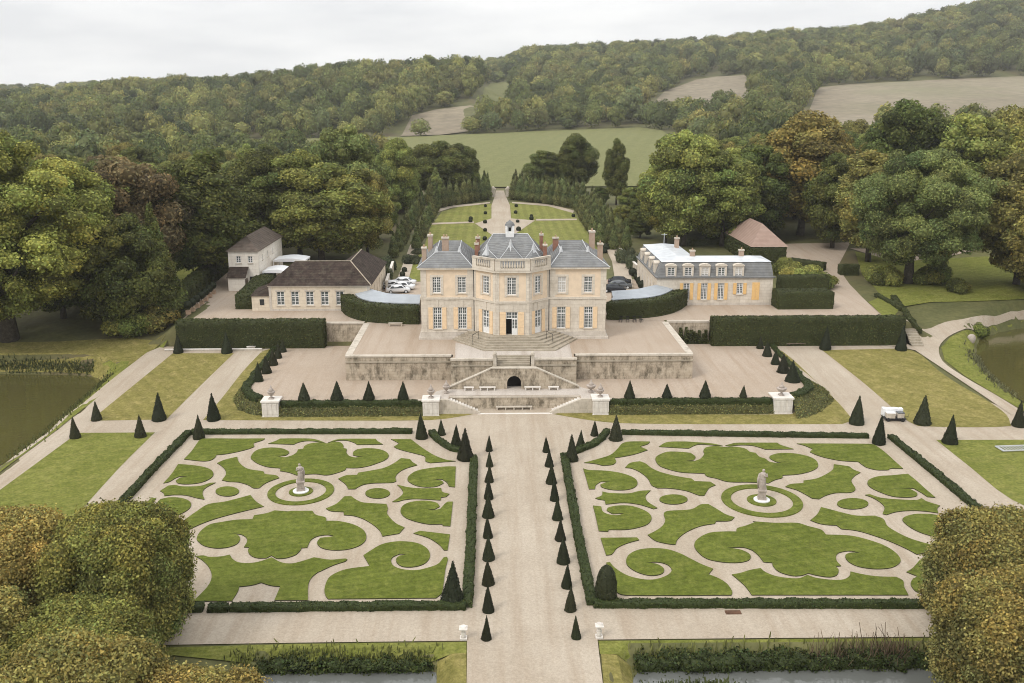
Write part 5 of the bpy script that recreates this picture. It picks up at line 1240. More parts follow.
for px, b, t, y, wx, wy, mt in ((424, 258, 246, 2.0, .75, 1.0, 'palebrick'), (430.2, 249, 233.5, 10.5, .8, 1.2, 'palebrick'), (445.2, 252, 236, 3.4, 1.15, .9, 'palebrick'), (477.8, 246, 236, 9.0, .7, .8, 'brick'), (476.4, 258, 242, 2.4, .6, .8, 'brick'),
        (541.3, 245, 233, 9.0, .6, .8, 'brick'), (545.1, 257, 243.5, 1.6, .6, .8, 'brick'), (555.6, 244, 236.5, 8.0, 1.0, .8, 'brick'), (592.0, 245, 230, 10.5, .95, 1.2, 'palebrick'), (600.3, 258, 242.5, 2.0, .8, 1.0, 'palebrick')):
    zt = zat(HX, HY + y, t + 0.8) - ZT; chimney(house, xat(px, HY + y, ZT + zt) - HX, y, ZE - 0.2, zt, wx * .82, wy, mt, pots=2 if wx > 1 else 1)
# perron: fan of steps
per = empty('perron', (HX, HY, ZT), 0, 'broad canted flight of grey stone steps spreading from the chateau door', 'steps')
N = 6; top = ZD - 0.03
inn = [(xa - 1.0, -0.5), (ca - 0.9, -PJ - 1.1), (cb + 0.9, -PJ - 1.1), (xb + 1.0, -0.5)]
outp = [(xat(452.5, YH - 1.3, ZT) - HX, -0.7), (xat(484, 122.6, ZT) - HX, 122.6 - HY), (xat(556, 122.6, ZT) - HX, 122.6 - HY), (xat(577, YH - 1.0, ZT) - HX, -0.7)]
m = MB()
for k in range(N):
    t = k / (N - 1); P = [(a[0] * (1 - t) + b[0] * t, a[1] * (1 - t) + b[1] * t) for a, b in zip(inn, outp)]
    z1 = top * (1 - k / N)
    P2 = P + [(P[-1][0], -0.43), (P[0][0], -0.43)]
    m.prism(P2, -0.1, z1)
m.build('steps', M['step'], per)
for s, x in ((-1, ca - 2.2), (1, cb + 2.2)):
    m = MB(); m.tube([(x + s * .2, -PJ - .6, top + .7), (x + s * 1.1, -PJ - 1.3, top + .35)], 0.035, 6)
    for t in (0.05, 0.95): m.tube([(x + s * .2 + s * .9 * t, -PJ - .6 - .7 * t, 0.2), (x + s * .2 + s * .9 * t, -PJ - .6 - .7 * t, top + .7 - .35 * t)], 0.03, 6)
    m.build('handrail', M['iron'], per)

# ---------------- annexes: curved galleries with a hedge at their foot
def gallery(c_px, seed, label, hlabel, side):
    """curved low wing with grey zinc roof; clipped hedge wraps its front"""
    pts = [G(a, b, ZT) for a, b in c_px]; P = np.array(resample(smooth_poly(pts, corner=170, n=6)[:-6] if len(pts) > 3 else pts, 18))
    T = np.gradient(P, axis=0); T /= np.linalg.norm(T, axis=1, keepdims=True); Nn = np.stack([T[:, 1], -T[:, 0]], 1)
    e = empty('curved_gallery', (*P[0], ZT), 0, label, 'gallery', 'curved galleries flanking the chateau')
    tt = np.linspace(0, 1, len(P)); tt = tt if side < 0 else 1 - tt
    tp = np.clip(tt / 0.45, 0.08, 1) ** 0.8                      # the back edge closes in on the front where the wing ends
    def ribbon(o0, z0, o1, z1, m):
        q = lambda o: (np.where(o < -2, -1.6 + (o + 1.6) * tp, o))[:, None]
        A = P + Nn * q(o0) - P[0]; B = P + Nn * q(o1) - P[0]; b = len(m.V)
        for a, c in zip(A, B): m.V += [(a[0], a[1], z0), (c[0], c[1], z1)]
        for i in range(len(P) - 1): m.F.append((b + 2 * i, b + 2 * i + 1, b + 2 * i + 3, b + 2 * i + 2))
    m = MB(); ribbon(-1.6, 0, -1.6, 2.9, m); ribbon(-4.5, 0, -4.5, 3.4, m); m.build('wall', M['stone'], e)
    m = MB(); ribbon(-1.25, 2.85, -4.7, 3.55, m); ribbon(-1.25, 2.7, -1.25, 2.85, m); ribbon(-4.7, 3.55, -4.7, 3.35, m); m.build('roof', M['bluezinc'], e)
    hedge('tall_hedge', hlabel, 'hedge', [tuple(p) for p in P], 1.9, 2.75, 'hedge', group='clipped hedges around the curved galleries', zf=flat(ZT), seed=seed, dens=34, size=0.18, out=0.07, body=0.75)
gallery([(348.5, 304), (349.5, 313), (357, 317.5), (372, 321), (396, 322.5), (419, 322.5)], 70, 'curved low gallery with pale grey-blue roof between orangery and chateau', 'curved dark hedge wrapping the gallery beside the orangery', -1)
gallery([(608, 318.5), (630, 318.0), (652, 316.0), (668, 312.5), (680, 306), (682.5, 300)], 71, 'curved low gallery with pale grey-blue roof between chateau and mansard annexe', 'curved dark hedge wrapping the gallery beside the mansard annexe', 1)

# ---------------- orangery (brown tiled L-shaped wing)
oy = G(300, 311, ZT)[1]; ox0 = xat(269.5, oy, 7.5); ox1 = xat(369.5, oy, 9.5); ze = zat(ox0, oy, 286) - ZT; W_ = ox1 - ox0
org = empty('orangery', (ox0, oy, ZT), 0, 'long cream outbuilding with brown tiled roof and five arched windows', 'outbuilding')
DW = G(382.3, 262.6, ZT + ze)[1] - oy; wd = 8.0; ww = 7.6
m = MB(); s = ((0, 0), (W_, 0)); hs = []
for p in (280.7, 295.1, 309.9, 324.8, 340.0):
    u = xat(p, oy, ZT + 2) - ox0; hs.append((u - 0.62, u + 0.62, 0.95, 3.25))
wallpanel(m, *s, 0, ze, hs)
sw = ((W_, 0), (W_, DW)); hs2 = [(u - 0.5, u + 0.5, 1.0, 3.1) for u in np.linspace(3, DW - 2.5, 6)]
wallpanel(m, *sw, 0, ze, hs2); wallpanel(m, (W_, DW), (W_ - ww, DW), 0, ze, []); wallpanel(m, (W_ - ww, DW), (W_ - ww, wd), 0, ze, []); wallpanel(m, (W_ - ww, wd), (0, wd), 0, ze, []); wallpanel(m, (0, wd), (0, 0), 0, ze, [])
m.build('wall', M['cream'], org)
for h in hs: window(org, *s, h, nx=2, ny=4, transom=0.62)
for h in hs2: window(org, *sw, h, nx=2, ny=4, transom=0.62)
m = MB(); m.box(-0.05, W_ + 0.05, -0.06, -0.003, -0.1, 0.35); m.box(-0.04, 0.35, -0.055, -0.003, 0.35, ze - 0.1); m.box(W_ - 0.4, W_ + 0.03, -0.055, -0.003, 0.35, ze - 0.1)
for h in hs: m.box(h[0] - 0.18, h[1] + 0.18, -0.07, -0.003, h[3] + 0.01, h[3] + 0.24)
m.build('stone_dressing', M['plinth'], org)
m = MB(); m.box(-0.2, W_ + 0.2, -0.22, -0.003, ze - 0.12, ze + 0.06); m.build('cornice', M['stone'], org)
rise = zat(ox0, oy + wd / 2, 261.5) - ZT - ze; rz0 = ze + 0.06; o = 0.35
r2 = zat(ox1, oy + DW - 3, 249) - ZT - rz0
xr = xat(350.5, oy + wd / 2, ZT + rz0 + rise) - ox0 + 0.6; rb = G(361.5, 249.3, ZT + rz0 + rise)
V = [(-o, -o, rz0), (W_ + o, -o, rz0), (W_ + o, DW + o, rz0), (W_ - ww - o, DW + o, rz0), (W_ - ww - o, wd + o, rz0), (-o, wd + o, rz0), (3.6, wd / 2, rz0 + rise), (xr - 0.6, wd / 2, rz0 + rise), (rb[0] - ox0, rb[1] - oy, rz0 + rise)]
m = MB(); m.add(V, [(0, 1, 7, 6), (1, 2, 8, 7), (2, 3, 8), (3, 4, 7, 8), (4, 5, 6, 7), (5, 0, 6)]); rf = m.build('roof', M['tile'], org)
m = MB(); flash(m, V[1], V[7], 0.2); flash(m, V[7], V[8], 0.2); flash(m, V[6], V[7], 0.16); m.build('roof_ridge', M['step'], rf)
# small lean-to at its end
m = MB(); lx0 = xat(251.8, oy, ZT + 1) - ox0; wallpanel(m, (lx0, 0.15), (0, 0.15), 0, 2.6, [(-lx0 * .35, -lx0 * .62, 1.1, 2.0)] if False else [])
m.box(lx0, -0.05, 0.12, 5.0, -0.1, 2.5); m.build('lean_to', M['cream'], org)
m = MB(); m.box(lx0 + 1.3, lx0 + 2.0, 0.06, 0.117, 1.0, 1.95); m.build('shutter', M['carglass'], org)
m = MB(); m.add([(lx0 - 0.2, -0.1, 2.5), (-0.002, -0.1, 2.5), (-0.002, 5.2, 4.0), (lx0 - 0.2, 5.2, 2.9), (-0.002, 2.2, 4.0)], [(0, 1, 4), (0, 4, 2, 3)]); m.build('lean_to_roof', M['tile'], org)

# ---------------- white cottage
ky = G(240, 289, ZT)[1]; kx0 = xat(229, ky, 9); kx1 = xat(258.5, ky, 10); kh = zat(kx0, ky, 251.3) - ZT; kw = kx1 - kx0; kd = G(282, 236.5, ZT + kh)[1] - ky
cot = empty('white_cottage', (kx0, ky, ZT), 0, 'two-storey white cottage with brown hipped roof behind the orangery hedge', 'cottage')
m = MB(); s = ((0, 0), (kw, 0)); hs = [(u - 0.42, u + 0.42, kh - 2.15, kh - 0.9) for u in (xat(238, ky, 12) - kx0, xat(249.8, ky, 12) - kx0)]
wallpanel(m, *s, 0, kh, hs); s2 = ((kw, 0), (kw, kd)); hs2 = [(3, 3.7, kh - 2.1, kh - 1.0), (7, 7.7, kh - 2.1, kh - 1.0), (11, 11.7, kh - 2.1, kh - 1.0)]
wallpanel(m, *s2, 0, kh, hs2); wallpanel(m, (kw, kd), (0, kd), 0, kh, []); wallpanel(m, (0, kd), (0, 0), 0, kh, []); m.build('wall', M['limewash'], cot)
for h in hs: window(cot, *s, h, nx=2, ny=3, transom=1.1)
for h in hs2: window(cot, *s2, h, nx=2, ny=3, transom=1.1)
kr = zat(kx0 + kw / 2, ky + kd - 2, 226) - ZT - kh
m = MB(); hip(m, -0.35, kw + 0.35, -0.35, kd + 0.35, kh, kr, ridge=(kw / 2, kw / 2, 3.2, kd - 2.2)); m.build('roof', M['tile2'], cot)
m = MB(); m.box(0.3, 3.3, -2.2, -0.003, 0, 2.6); m.build('porch', M['limewash'], cot)
m = MB(); m.add([(0.1, -2.5, 2.5), (3.6, -2.5, 2.5), (3.6, -0.004, 4.1), (0.1, -0.004, 4.1)], [(0, 1, 2, 3)]); m.add([(0.1, -2.5, 2.45), (3.6, -2.5, 2.45), (3.6, -2.5, 2.6), (0.1, -2.5, 2.6)], [(0, 1, 2, 3)]); m.build('porch_roof', M['tile'], cot)
m = MB(); m.box(3.32, 3.4, -1.9, -0.5, 0.0, 2.2); m.build('porch_door', M['wood'], cot)
m = MB(); m.box(3.7, 4.7, -0.06, -0.004, 0.0, 2.3); m.build('door', M['topiary'] if False else M['iron'], cot)
# white tarpaulin canopies behind
for px, z, lab, sx, sy in (((274, 259.5), 9.2, 'large white tarpaulin canopy behind the orangery roof', 6.2, 5.0), ((263.5, 270.5), 8.6, 'low white tarpaulin canopy beside the white cottage', 4.2, 5.0)):
    x, y = G(px[0], px[1], z); e = empty('canopy', (x, y, ZT), 0, lab, 'canopy', 'white canopies behind the orangery'); zt = z - ZT
    m = MB(); n = 8
    for i in range(n + 1):
        for k in range(2): m.V.append((sx * i / n, sy * k - 1, zt + 0.35 * math.sin(math.pi * i / n)))
    for i in range(n): m.F.append((2 * i, 2 * i + 2, 2 * i + 3, 2 * i + 1))
    for i in range(n + 1):
        for k in range(2): m.V.append((sx * i / n, sy * k - 1, zt - 0.3))
    q = 2 * (n + 1)
    for i in range(n):
        for k in range(2): m.F.append((2 * i + k, 2 * i + 2 + k, q + 2 * i + 2 + k, q + 2 * i + k))
    m.F += [(0, 1, q + 1, q), (2 * n, 2 * n + 1, q + 2 * n + 1, q + 2 * n)]
    m.build('roof', M['tarp'], e)
    for i in (0, 1):
        for k in (0, 1): m = MB(); xx = 0.1 + (sx - 0.2) * i; yy = -0.9 + (sy - 0.2) * k; m.box(xx - .06, xx + .06, yy - .06, yy + .06, 0, zt - 0.3); m.build('post', M['whitepaint'], e)

# ---------------- mansard annexe
ay = G(740, 305.3, ZT)[1]; ax1 = xat(772.8, ay, 9); ax0 = xat(657.5, ay, 10.5); ae = zat(ax1, ay, 277.2) - ZT; AW = ax1 - ax0
ann = empty('mansard_annexe', (ax0, ay, ZT), 0, 'L-shaped stone annexe with slate mansard, pale flat roof and orange shutters', 'outbuilding')
at = zat(ax0, ay + 0.9, 262.0) - ZT; AD = G(637.5, 244, ZT + at)[1] - ay; ad = 8.0; aw = 8.0
m = MB(); s = ((0, 0), (AW, 0)); hs = []
for p in (686.5, 704.2, 721.0, 739.8): u = xat(p, ay, ZT + 3) - ax0; hs.append((u - 0.52, u + 0.52, 1.0 if p != 739.8 else 1.9, 3.8))
wallpanel(m, *s, 0, ae, hs); wallpanel(m, (AW, 0), (AW, ad), 0, ae, []); wallpanel(m, (AW, ad), (aw, ad), 0, ae, []); wallpanel(m, (aw, ad), (aw, AD), 0, ae, []); wallpanel(m, (aw, AD), (0, AD), 0, ae, [])
sl = ((0, AD), (0, 0)); hl_ = [(u - 0.5, u + 0.5, 1.0, 3.4) for u in np.linspace(3, AD - 3, 6)]
wallpanel(m, *sl, 0, ae, hl_); m.build('wall', M['stone'], ann)
for h in hs: window(ann, *s, h, nx=4, ny=6, transom=0.7); shutters(ann, *s, h, w=0.55, mat='oshutter')
for h in hl_: window(ann, *sl, h, nx=2, ny=4)
u = xat(755.8, ay, ZT + 3) - ax0
for k in (0, 1): m = MB(); m.box(u - 0.62 + k * 0.63, u - 0.01 + k * 0.63, -0.06, -0.004, 0.95, 3.9); m.build('closed_shutter', M['oshutter'], ann)
m = MB(); m.box(-0.05, AW + 0.05, -0.07, -0.003, -0.1, 0.45); m.box(0, AW, -0.05, -0.003, ae - 0.35, ae - 0.06)
m.build('stone_dressing', M['plinth'], ann)
m = MB(); m.box(-0.3, AW + 0.3, -0.32, -0.003, ae - 0.055, ae + 0.14); m.box(-0.32, -0.003, 0, AD, ae - 0.055, ae + 0.14); m.build('gutter', M['slate'], ann)
out_ = [(0, 0), (AW, 0), (AW, ad), (aw, ad), (aw, AD), (0, AD)]; inn_ = [(0.95, 0.95), (AW - 0.35, 0.95), (AW - 0.35, ad - 0.95), (aw - 0.95, ad - 0.95), (aw - 0.95, AD - 0.95), (0.95, AD - 0.95)]
m = MB(); V = [(x, y, ae + 0.14) for x, y in out_] + [(x * .45 + a * .55, y * .45 + b * .55, ae + 0.14 + (at - ae) * 0.62) for (x, y), (a, b) in zip(out_, inn_)] + [(x, y, at) for x, y in inn_]
m.add(V, [(i, (i + 1) % 6, 6 + (i + 1) % 6, 6 + i) for i in range(6)] + [(6 + i, 6 + (i + 1) % 6, 12 + (i + 1) % 6, 12 + i) for i in range(6)]); m.build('mansard', M['slate'], ann)
pc = at + 0.55
m = MB(); V = [(x + (0.15 if x < 1 else -0.15) * -1, y, at + 0.02) for x, y in inn_]
V = [(0.75, 0.75, at), (AW - 0.2, 0.75, at), (AW - 0.2, ad - 0.75, at), (aw - 0.75, ad - 0.75, at), (aw - 0.75, AD - 0.75, at), (0.75, AD - 0.75, at), (aw / 2, ad / 2, pc), (AW - 3, ad / 2, pc), (aw / 2, AD - 3, pc)]
m.add(V, [(0, 1, 7, 6), (1, 2, 7), (2, 3, 6, 7), (3, 4, 8, 6), (4, 5, 8), (5, 0, 6, 8)]); m.build('flat_roof', M['zinc'], ann)
def dormer(parent, p0, p1, u, z0, z1, w, closed):
    dx, dy = p1[0] - p0[0], p1[1] - p0[1]; L = math.hypot(dx, dy); q = lambda a: (p0[0] + dx * a / L, p0[1] + dy * a / L)
    m = MB(); m.obox(q(u - w / 2), q(u - w / 2 + 0.28), -1.2, 0.05, z0, z1); m.obox(q(u + w / 2 - 0.28), q(u + w / 2), -1.2, 0.05, z0, z1); m.obox(q(u - w / 2 + 0.281), q(u + w / 2 - 0.281), -1.2, 0.05, z1 - 0.22, z1)
    d = m.build('dormer', M['stone'], parent)
    m = MB(); ux, uy = dx / L, dy / L; nx, ny = uy, -ux; b = len(m.V); K = 7
    for t0 in (0.16, -1.25):
        for k in range(K):
            a = math.pi * k / (K - 1); uu = u - (w / 2 + 0.1) * math.cos(a); zz = z1 + 0.003 + 0.38 * math.sin(a)
            m.V.append((q(uu)[0] + nx * t0, q(uu)[1] + ny * t0, zz))
    m.F = [tuple(range(K)), tuple(range(K, 2 * K))[::-1]] + [(k, k + 1, K + k + 1, K + k) for k in range(K - 1)] + [(0, K, 2 * K - 1, K - 1)]
    m.build('pediment', M['stone'], d)
    window(d, p0, p1, (u - w / 2 + 0.281, u + w / 2 - 0.281, z0 + 0.08, z1 - 0.223), depth=0.12, nx=2, ny=4, transom=1.1, glass='curtain' if closed else 'glass', sill=False)
for p, cl in ((671.2, 0), (688.3, 0), (705.0, 1), (721.5, 0), (738.8, 1)): dormer(ann, *s, xat(p, ay, ZT + ae + 1) - ax0, ae + 0.2, ae + 0.2 + (at - ae) * 0.70, 1.75, cl)
for u in np.linspace(4, AD - 3.5, 4): dormer(ann, *sl, u, ae + 0.2, ae + 0.2 + (at - ae) * 0.70, 1.5, 0)
for p, y, t in ((692.5, ad / 2, 250.0), (741.5, ad / 2, 249.5), (677, AD - 6, 237.5)):
    zt = zat(ax0 + 6, ay + y, t) - ZT; chimney(ann, xat(p, ay + y, ZT + zt) - ax0, y, at - 0.1, zt, 0.75, 0.7, 'palebrick', 1)
m = MB(); m.tube([(3.2, AD - 9, at), (3.2, AD - 9, at + 3.2)], 0.05, 6); m.tube([(2.7, AD - 9, at + 3.0), (3.7, AD - 9, at + 3.0)], 0.03, 5); m.build('aerial', M['zinc'], ann)

# ---------------- red-roofed pavilion behind the annexe
vy = G(770, 268, ZT)[1]; vx0, vx1 = xat(751.5, vy, 9), xat(787, vy, 9); ve = zat(vx0, vy, 246.8) - ZT; vw = vx1 - vx0; vd = G(725, 232.5, ZT + ve)[1] - vy
pav = empty('red_roofed_pavilion', (vx0, vy, ZT), 0, 'square pavilion with faded pink tiled hip roof and ivy-covered walls', 'pavilion')
m = MB(); m.box(0.3, vw - 0.3, 0.3, vd - 0.3, 0, ve); m.build('wall', M['whitestone'], pav)
vyf, vyb = vd * 0.28, vd * 0.72
vr = zat(vx0 + vw / 2, vy + vyb, 218.0) - ZT - ve
m = MB(); hip(m, -0.2, vw + 0.2, -0.2, vd + 0.2, ve, vr, ridge=(vw / 2, vw / 2, vyf, vyb)); m.build('roof', M['redtile'], pav)
V, T = strip_mesh([(0.2, 0.1), (vw - 0.2, 0.1)], 0.6, flat(0.0), ve - 0.2, seed=9)
link(bpy.data.objects.new('ivy', leafy('ivy', V, T, M['hedge'], 30, 0.24, seed=12, out=0.12, body_tint=0.7)), pav)
V, T = strip_mesh([(0.1, vd - .3), (0.1, 0.3)], 0.6, flat(0.0), ve - 0.2, seed=10)
link(bpy.data.objects.new('ivy', leafy('ivy', V, T, M['hedge'], 30, 0.24, seed=13, out=0.12, body_tint=0.7)), pav)
# barn with pale roof by the avenue
bx, by = G(391, 214, 6.5); bz_ = h1(bx, by)
barn = empty('barn', (bx, by, bz_), 0, 'small dark barn with pale roof at the edge of the orangery-side avenue', 'barn')
m = MB(); m.box(-3.5, 3.5, 0, 7, -0.5, 2.6); m.build('wall', M['wood'], barn)
m = MB(); m.add([(-4.2, -0.4, 2.6), (4.2, -0.4, 2.6), (4.2, 7.4, 3.5), (-4.2, 7.4, 3.5), (-4.2, -0.4, 2.45), (4.2, -0.4, 2.45), (4.2, 7.4, 3.35), (-4.2, 7.4, 3.35)], [(0, 1, 2, 3), (7, 6, 5, 4), (0, 4, 5, 1), (1, 5, 6, 2), (2, 6, 7, 3), (3, 7, 4, 0)]); m.build('roof', M['zinc'], barn)
# gate piers at the end of the rear garden
for px, lab in ((493.2, 'stone gate lodge pier on the orangery side of the rear garden gate'), (507.8, 'stone gate lodge pier on the mansard side of the rear garden gate')):
    x, y = GT(px, 196.5, 150); z = h1(x, y); ht = zat(x, y, 188.0) - z
    e = empty('gate_pier', (x, y, z), 0, lab, 'gate pier', 'gate piers of the rear garden')
    m = MB(); m.box(-0.75, 0.75, -0.75, 0.75, -0.3, ht - 0.5); m.build('shaft', M['coping'], e)
    m = MB(); m.box(-0.95, 0.95, -0.95, 0.95, ht - 0.5, ht - 0.2); m.lathe([(0.5, ht - 0.2), (0.6, ht + 0.1), (0.3, ht + 0.5), (0.05, ht + 0.7)], 10); m.build('cap', M['coping'], e)
    sgn = -1 if px < 500 else 1
    m = MB(); m.box(min(sgn * 0.76, sgn * 3.2), max(sgn * 0.76, sgn * 3.2), -0.3, 0.3, -0.3, ht - 1.2); m.build('wing_wall', M['oldwall'], e)
# garden walls flanking the yard paths
for P, lab in (([G(393, 266, ZT + 1), G(386.5, 286, ZT + 1)], 'pale garden wall beside the orangery-side avenue path'), ([G(620, 253, ZT + 1), G(637, 270, ZT + 1)], 'pale garden wall with creeper beside the mansard-side avenue path')):
    lowwall(P, 2.0, lab, z=ZT)

# ================================================================== YARD HEDGES, SHRUBS, SMALL THINGS
YG = 'clipped hedges around the yards'
def yh(px, w, top_py, label, mat='hedge', z=None, **k):
    P = [G(a, b, ZT) for a, b in px]; h = zat(P[0][0], P[0][1], top_py) - ZT
    hedge('clipped_hedge', label, 'hedge', P, w, h, mat, group=YG, dens=34, size=0.18, out=0.07, body=0.75, **k)
yh([(246, 309.5), (268, 286)], 3.2, 294.5, 'square-cut green hedge block between the lean-to and the white cottage', seed=80)
yh([(774.5, 307.5), (829, 307.0)], 3.6, 290.5, 'deep square hedge block touching the end of the mansard annexe', seed=81)
yh([(778, 292), (826, 291)], 2.0, 276, 'upper hedge terrace behind the square block beside the annexe', seed=82)
yh([(790, 268), (824, 272)], 1.6, 260, 'low dark hedge beside the drive near the red-roofed pavilion', seed=83)
yh([(800, 277), (822, 281)], 1.6, 270, 'second low dark hedge below the red-roofed pavilion', seed=84)
yh([(839, 275), (857, 275)], 1.8, 265, 'small dark hedge cube across the drive from the pavilion', seed=85)
yh([(690, 250), (722, 248)], 1.6, 243.5, 'flat-topped hedge strip behind the pale flat roof', seed=86)
for px, lab, sd in (([(876, 297), (893, 306), (899, 311)], 'low hedge wedge beside the small lawn at the yard corner', 87), ([(893, 299), (905, 314), (913, 325), (921, 335)], 'low hedge running down beside the garden steps', 88)):
    hedge('clipped_hedge', lab, 'hedge', [GT(*p) for p in px], 0.8, 0.7, 'hedge', group=YG, seed=sd, dens=34, size=0.18)
# steps beside the tall hedge
sx, sy = XR + 1.3, 136.5
e = empty('garden_steps', (sx, sy, 2.0), 0, 'narrow garden steps climbing between the tall hedge end and a low hedge', 'steps')
m = MB()
for k in range(10): m.box(-0.9, 0.9, k * 0.5, 9, -0.5, 0.1 + k * 0.30)
m.build('steps', M['step'], e)

# ---- potted tubs
pts = [(188.6, 314.5), (193, 311.5), (197.5, 308), (202, 304.5), (206, 301), (210, 297.5), (213.5, 294)]
def ball_mesh(name, r, seed, mat, dens=120, size=0.1):
    V = []; T = []; n, k = 12, 7; rg = np.random.default_rng(seed)
    for i in range(k + 1):
        th = math.pi * i / k
        for j in range(n):
            a = 2 * math.pi * j / n; q = r * (1 + rg.normal(0, 0.03)); V.append((q * math.sin(th) * math.cos(a), q * math.sin(th) * math.sin(a), r - q * math.cos(th)))
    for i in range(k):
        for j in range(n):
            a, b, c, d = i * n + j, i * n + (j + 1) % n, (i + 1) * n + (j + 1) % n, (i + 1) * n + j
            T += [(a, b, c), (a, c, d)]
    return leafy(name, V, T, M[mat], dens, size, seed=seed, out=0.05, body_tint=0.8)
BALL = ball_mesh('shrub_ball', 0.62, 5, 'topiary')
tubp = None
for i, p in enumerate(pts):
    x, y = G(p[0], p[1], ZT); lab = f'square terracotta tub with clipped ball tree beside the receding hedge, {ordn(i)} from the pond path'
    if i == 0:
        tubp = empty('potted_tree', (x, y, ZT), 0, lab, 'potted tree', 'potted ball trees along the orangery yard hedge')
        m = MB(); m.box(-0.33, 0.33, -0.33, 0.33, 0.06, 0.62); m.box(-0.37, 0.37, -0.37, 0.37, 0.62, 0.7); m.build('tub', M['terracotta'], tubp)
        m = MB(); m.tube([(0, 0, 0.66), (0, 0, 1.2)], 0.05, 6); m.build('stem', M['bark'], tubp)
        c = link(bpy.data.objects.new('crown', BALL), tubp); c.location = (0, 0, 0.95)
    else: dup(tubp, (x, y, ZT), 0, label=lab)
# ---- clipped balls of the rear garden and beside the annexes
balls = [(428, 127), (428, 152), (378, 172), (377, 180), (427, 184), (427, 211), (426, 241), (533, 127), (531, 150), (585, 162), (585, 172), (538, 181), (541, 209), (541, 240), (235, 181), (728, 162)]
cnt = {}
for x, y in balls:
    px, py = 360 + x / 3.413, 170 + y / 3.413; q = GT(px, py, 150)
    side = 'orangery-side' if px < 501 else 'mansard-side'; k = cnt.get(side, 0); cnt[side] = k + 1
    o = obj('shrub_ball', BALL); o.location = (q[0], q[1], h1(*q)); s = random.uniform(.75, 1.05); o.scale = (s, s, s * 0.95); o.color = (1, 1, 1, 1)
    where = 'beside the rear garden path' if 415 < px < 545 and abs(px - 501) < 35 else 'on the rear lawn'
    tag(o, f'dark clipped ball shrub {where}, {ordn(k)} listed from the gate, {side}', 'shrub', 'clipped balls of the rear garden')
for i, (px, py) in enumerate([(377, 293), (379.5, 289.5), (381.5, 286), (384, 282.5), (386, 279.5), (388, 276.5), (402.5, 277), (404.5, 272.5)]):
    x, y = G(px, py, ZT); o = obj('shrub_ball', BALL); o.location = (x, y, ZT); o.scale = (.9, .9, .9)
    tag(o, f'small dark ball shrub along the orangery side wall, {ordn(i)} from the curved gallery', 'shrub', 'ball shrubs along the orangery wall')
for i, (px, py) in enumerate([(642, 289), (640, 285), (637.5, 281), (632.5, 276), (603, 255), (606, 252)]):
    x, y = G(px, py, ZT); o = obj('shrub_ball', BALL); o.location = (x, y, ZT); s = 1.3 if i < 4 else 1.6; o.scale = (s, s, s)
    tag(o, f'dark ball shrub along the annexe side wall, {ordn(i)} from the curved gallery', 'shrub', 'ball shrubs along the annexe wall')

# ---- statues
def statue(c, top_py, label, flip):
    x, y = c; hgt = zat(x, y, top_py); e = empty('statue', (x, y, 0.1), R(12) * flip, label, 'statue', 'draped statues of the parterres')
    m = MB(); m.lathe([(0.8, 0), (0.8, 0.16), (0.7, 0.22)], 24); m.build('plinth', M['whitepaint'], e)
    m = MB(); m.box(-0.42, 0.42, -0.42, 0.42, 0.22, 0.4); m.box(-0.33, 0.33, -0.33, 0.33, 0.4, 1.05); m.box(-0.42, 0.42, -0.42, 0.42, 1.05, 1.2); m.build('pedestal', M['statue'], e)
    s = (hgt - 0.1 - 1.2) / 2.0; z0 = 1.2
    def rad(t):
        pts = [(0, .36), (.25, .30), (.45, .27), (.52, .28), (.58, .24), (.68, .27), (.76, .30), (.815, .22), (.84, .09), (.865, .085), (.885, .11), (.925, .135), (.965, .12), (1.0, .03)]
        return float(np.interp(t, [p[0] for p in pts], [p[1] for p in pts]))
    V = []; F = []; n, k = 22, 44
    for i in range(k + 1):
        t = i / k; r = rad(t); cx_ = 0.06 * math.sin(t * 3.3) * flip; cy_ = -0.03 * math.sin(t * 5)
        for j in range(n):
            a = 2 * math.pi * j / n; f = 1 + (0.13 * math.sin(7 * a + 4 * t) + 0.07 * math.sin(11 * a - 9 * t)) * (1 if t < .55 else .35 if t < .8 else 0.04)
            V.append(((cx_ + r * f * math.cos(a)) * s, (cy_ + r * f * math.sin(a) * (0.78 if t < .82 else .95)) * s, z0 + t * 2.0 * s))
    for i in range(k):
        for j in range(n): F.append((i * n + j, i * n + (j + 1) % n, (i + 1) * n + (j + 1) % n, (i + 1) * n + j))
    m = MB(); m.add(V, F)
    f = flip
    m.tube([(f * .27 * s, 0, z0 + 1.56 * s), (f * .40 * s, -.05 * s, z0 + 1.25 * s), (f * .20 * s, -.30 * s, z0 + 1.12 * s)], [.09 * s, .075 * s, .055 * s], 8)
    m.tube([(-f * .27 * s, 0, z0 + 1.56 * s), (-f * .36 * s, -.1 * s, z0 + 1.28 * s), (-f * .06 * s, -.30 * s, z0 + 1.45 * s)], [.09 * s, .075 * s, .055 * s], 8)
    m.tube([(f * .33 * s, .02, z0 + 1.5 * s), (f * .42 * s, .05, z0 + .9 * s), (f * .34 * s, .08, z0 + .1 * s)], [.10 * s, .13 * s, .10 * s], 8)
    m.build('figure', M['statue'], e, True)
statue(SL, 463.5, 'weathered draped stone statue on a pedestal in the orangery-side parterre', 1)
statue(SR, 469.0, 'weathered draped stone statue holding folds on a pedestal in the mansard-side parterre', -1)

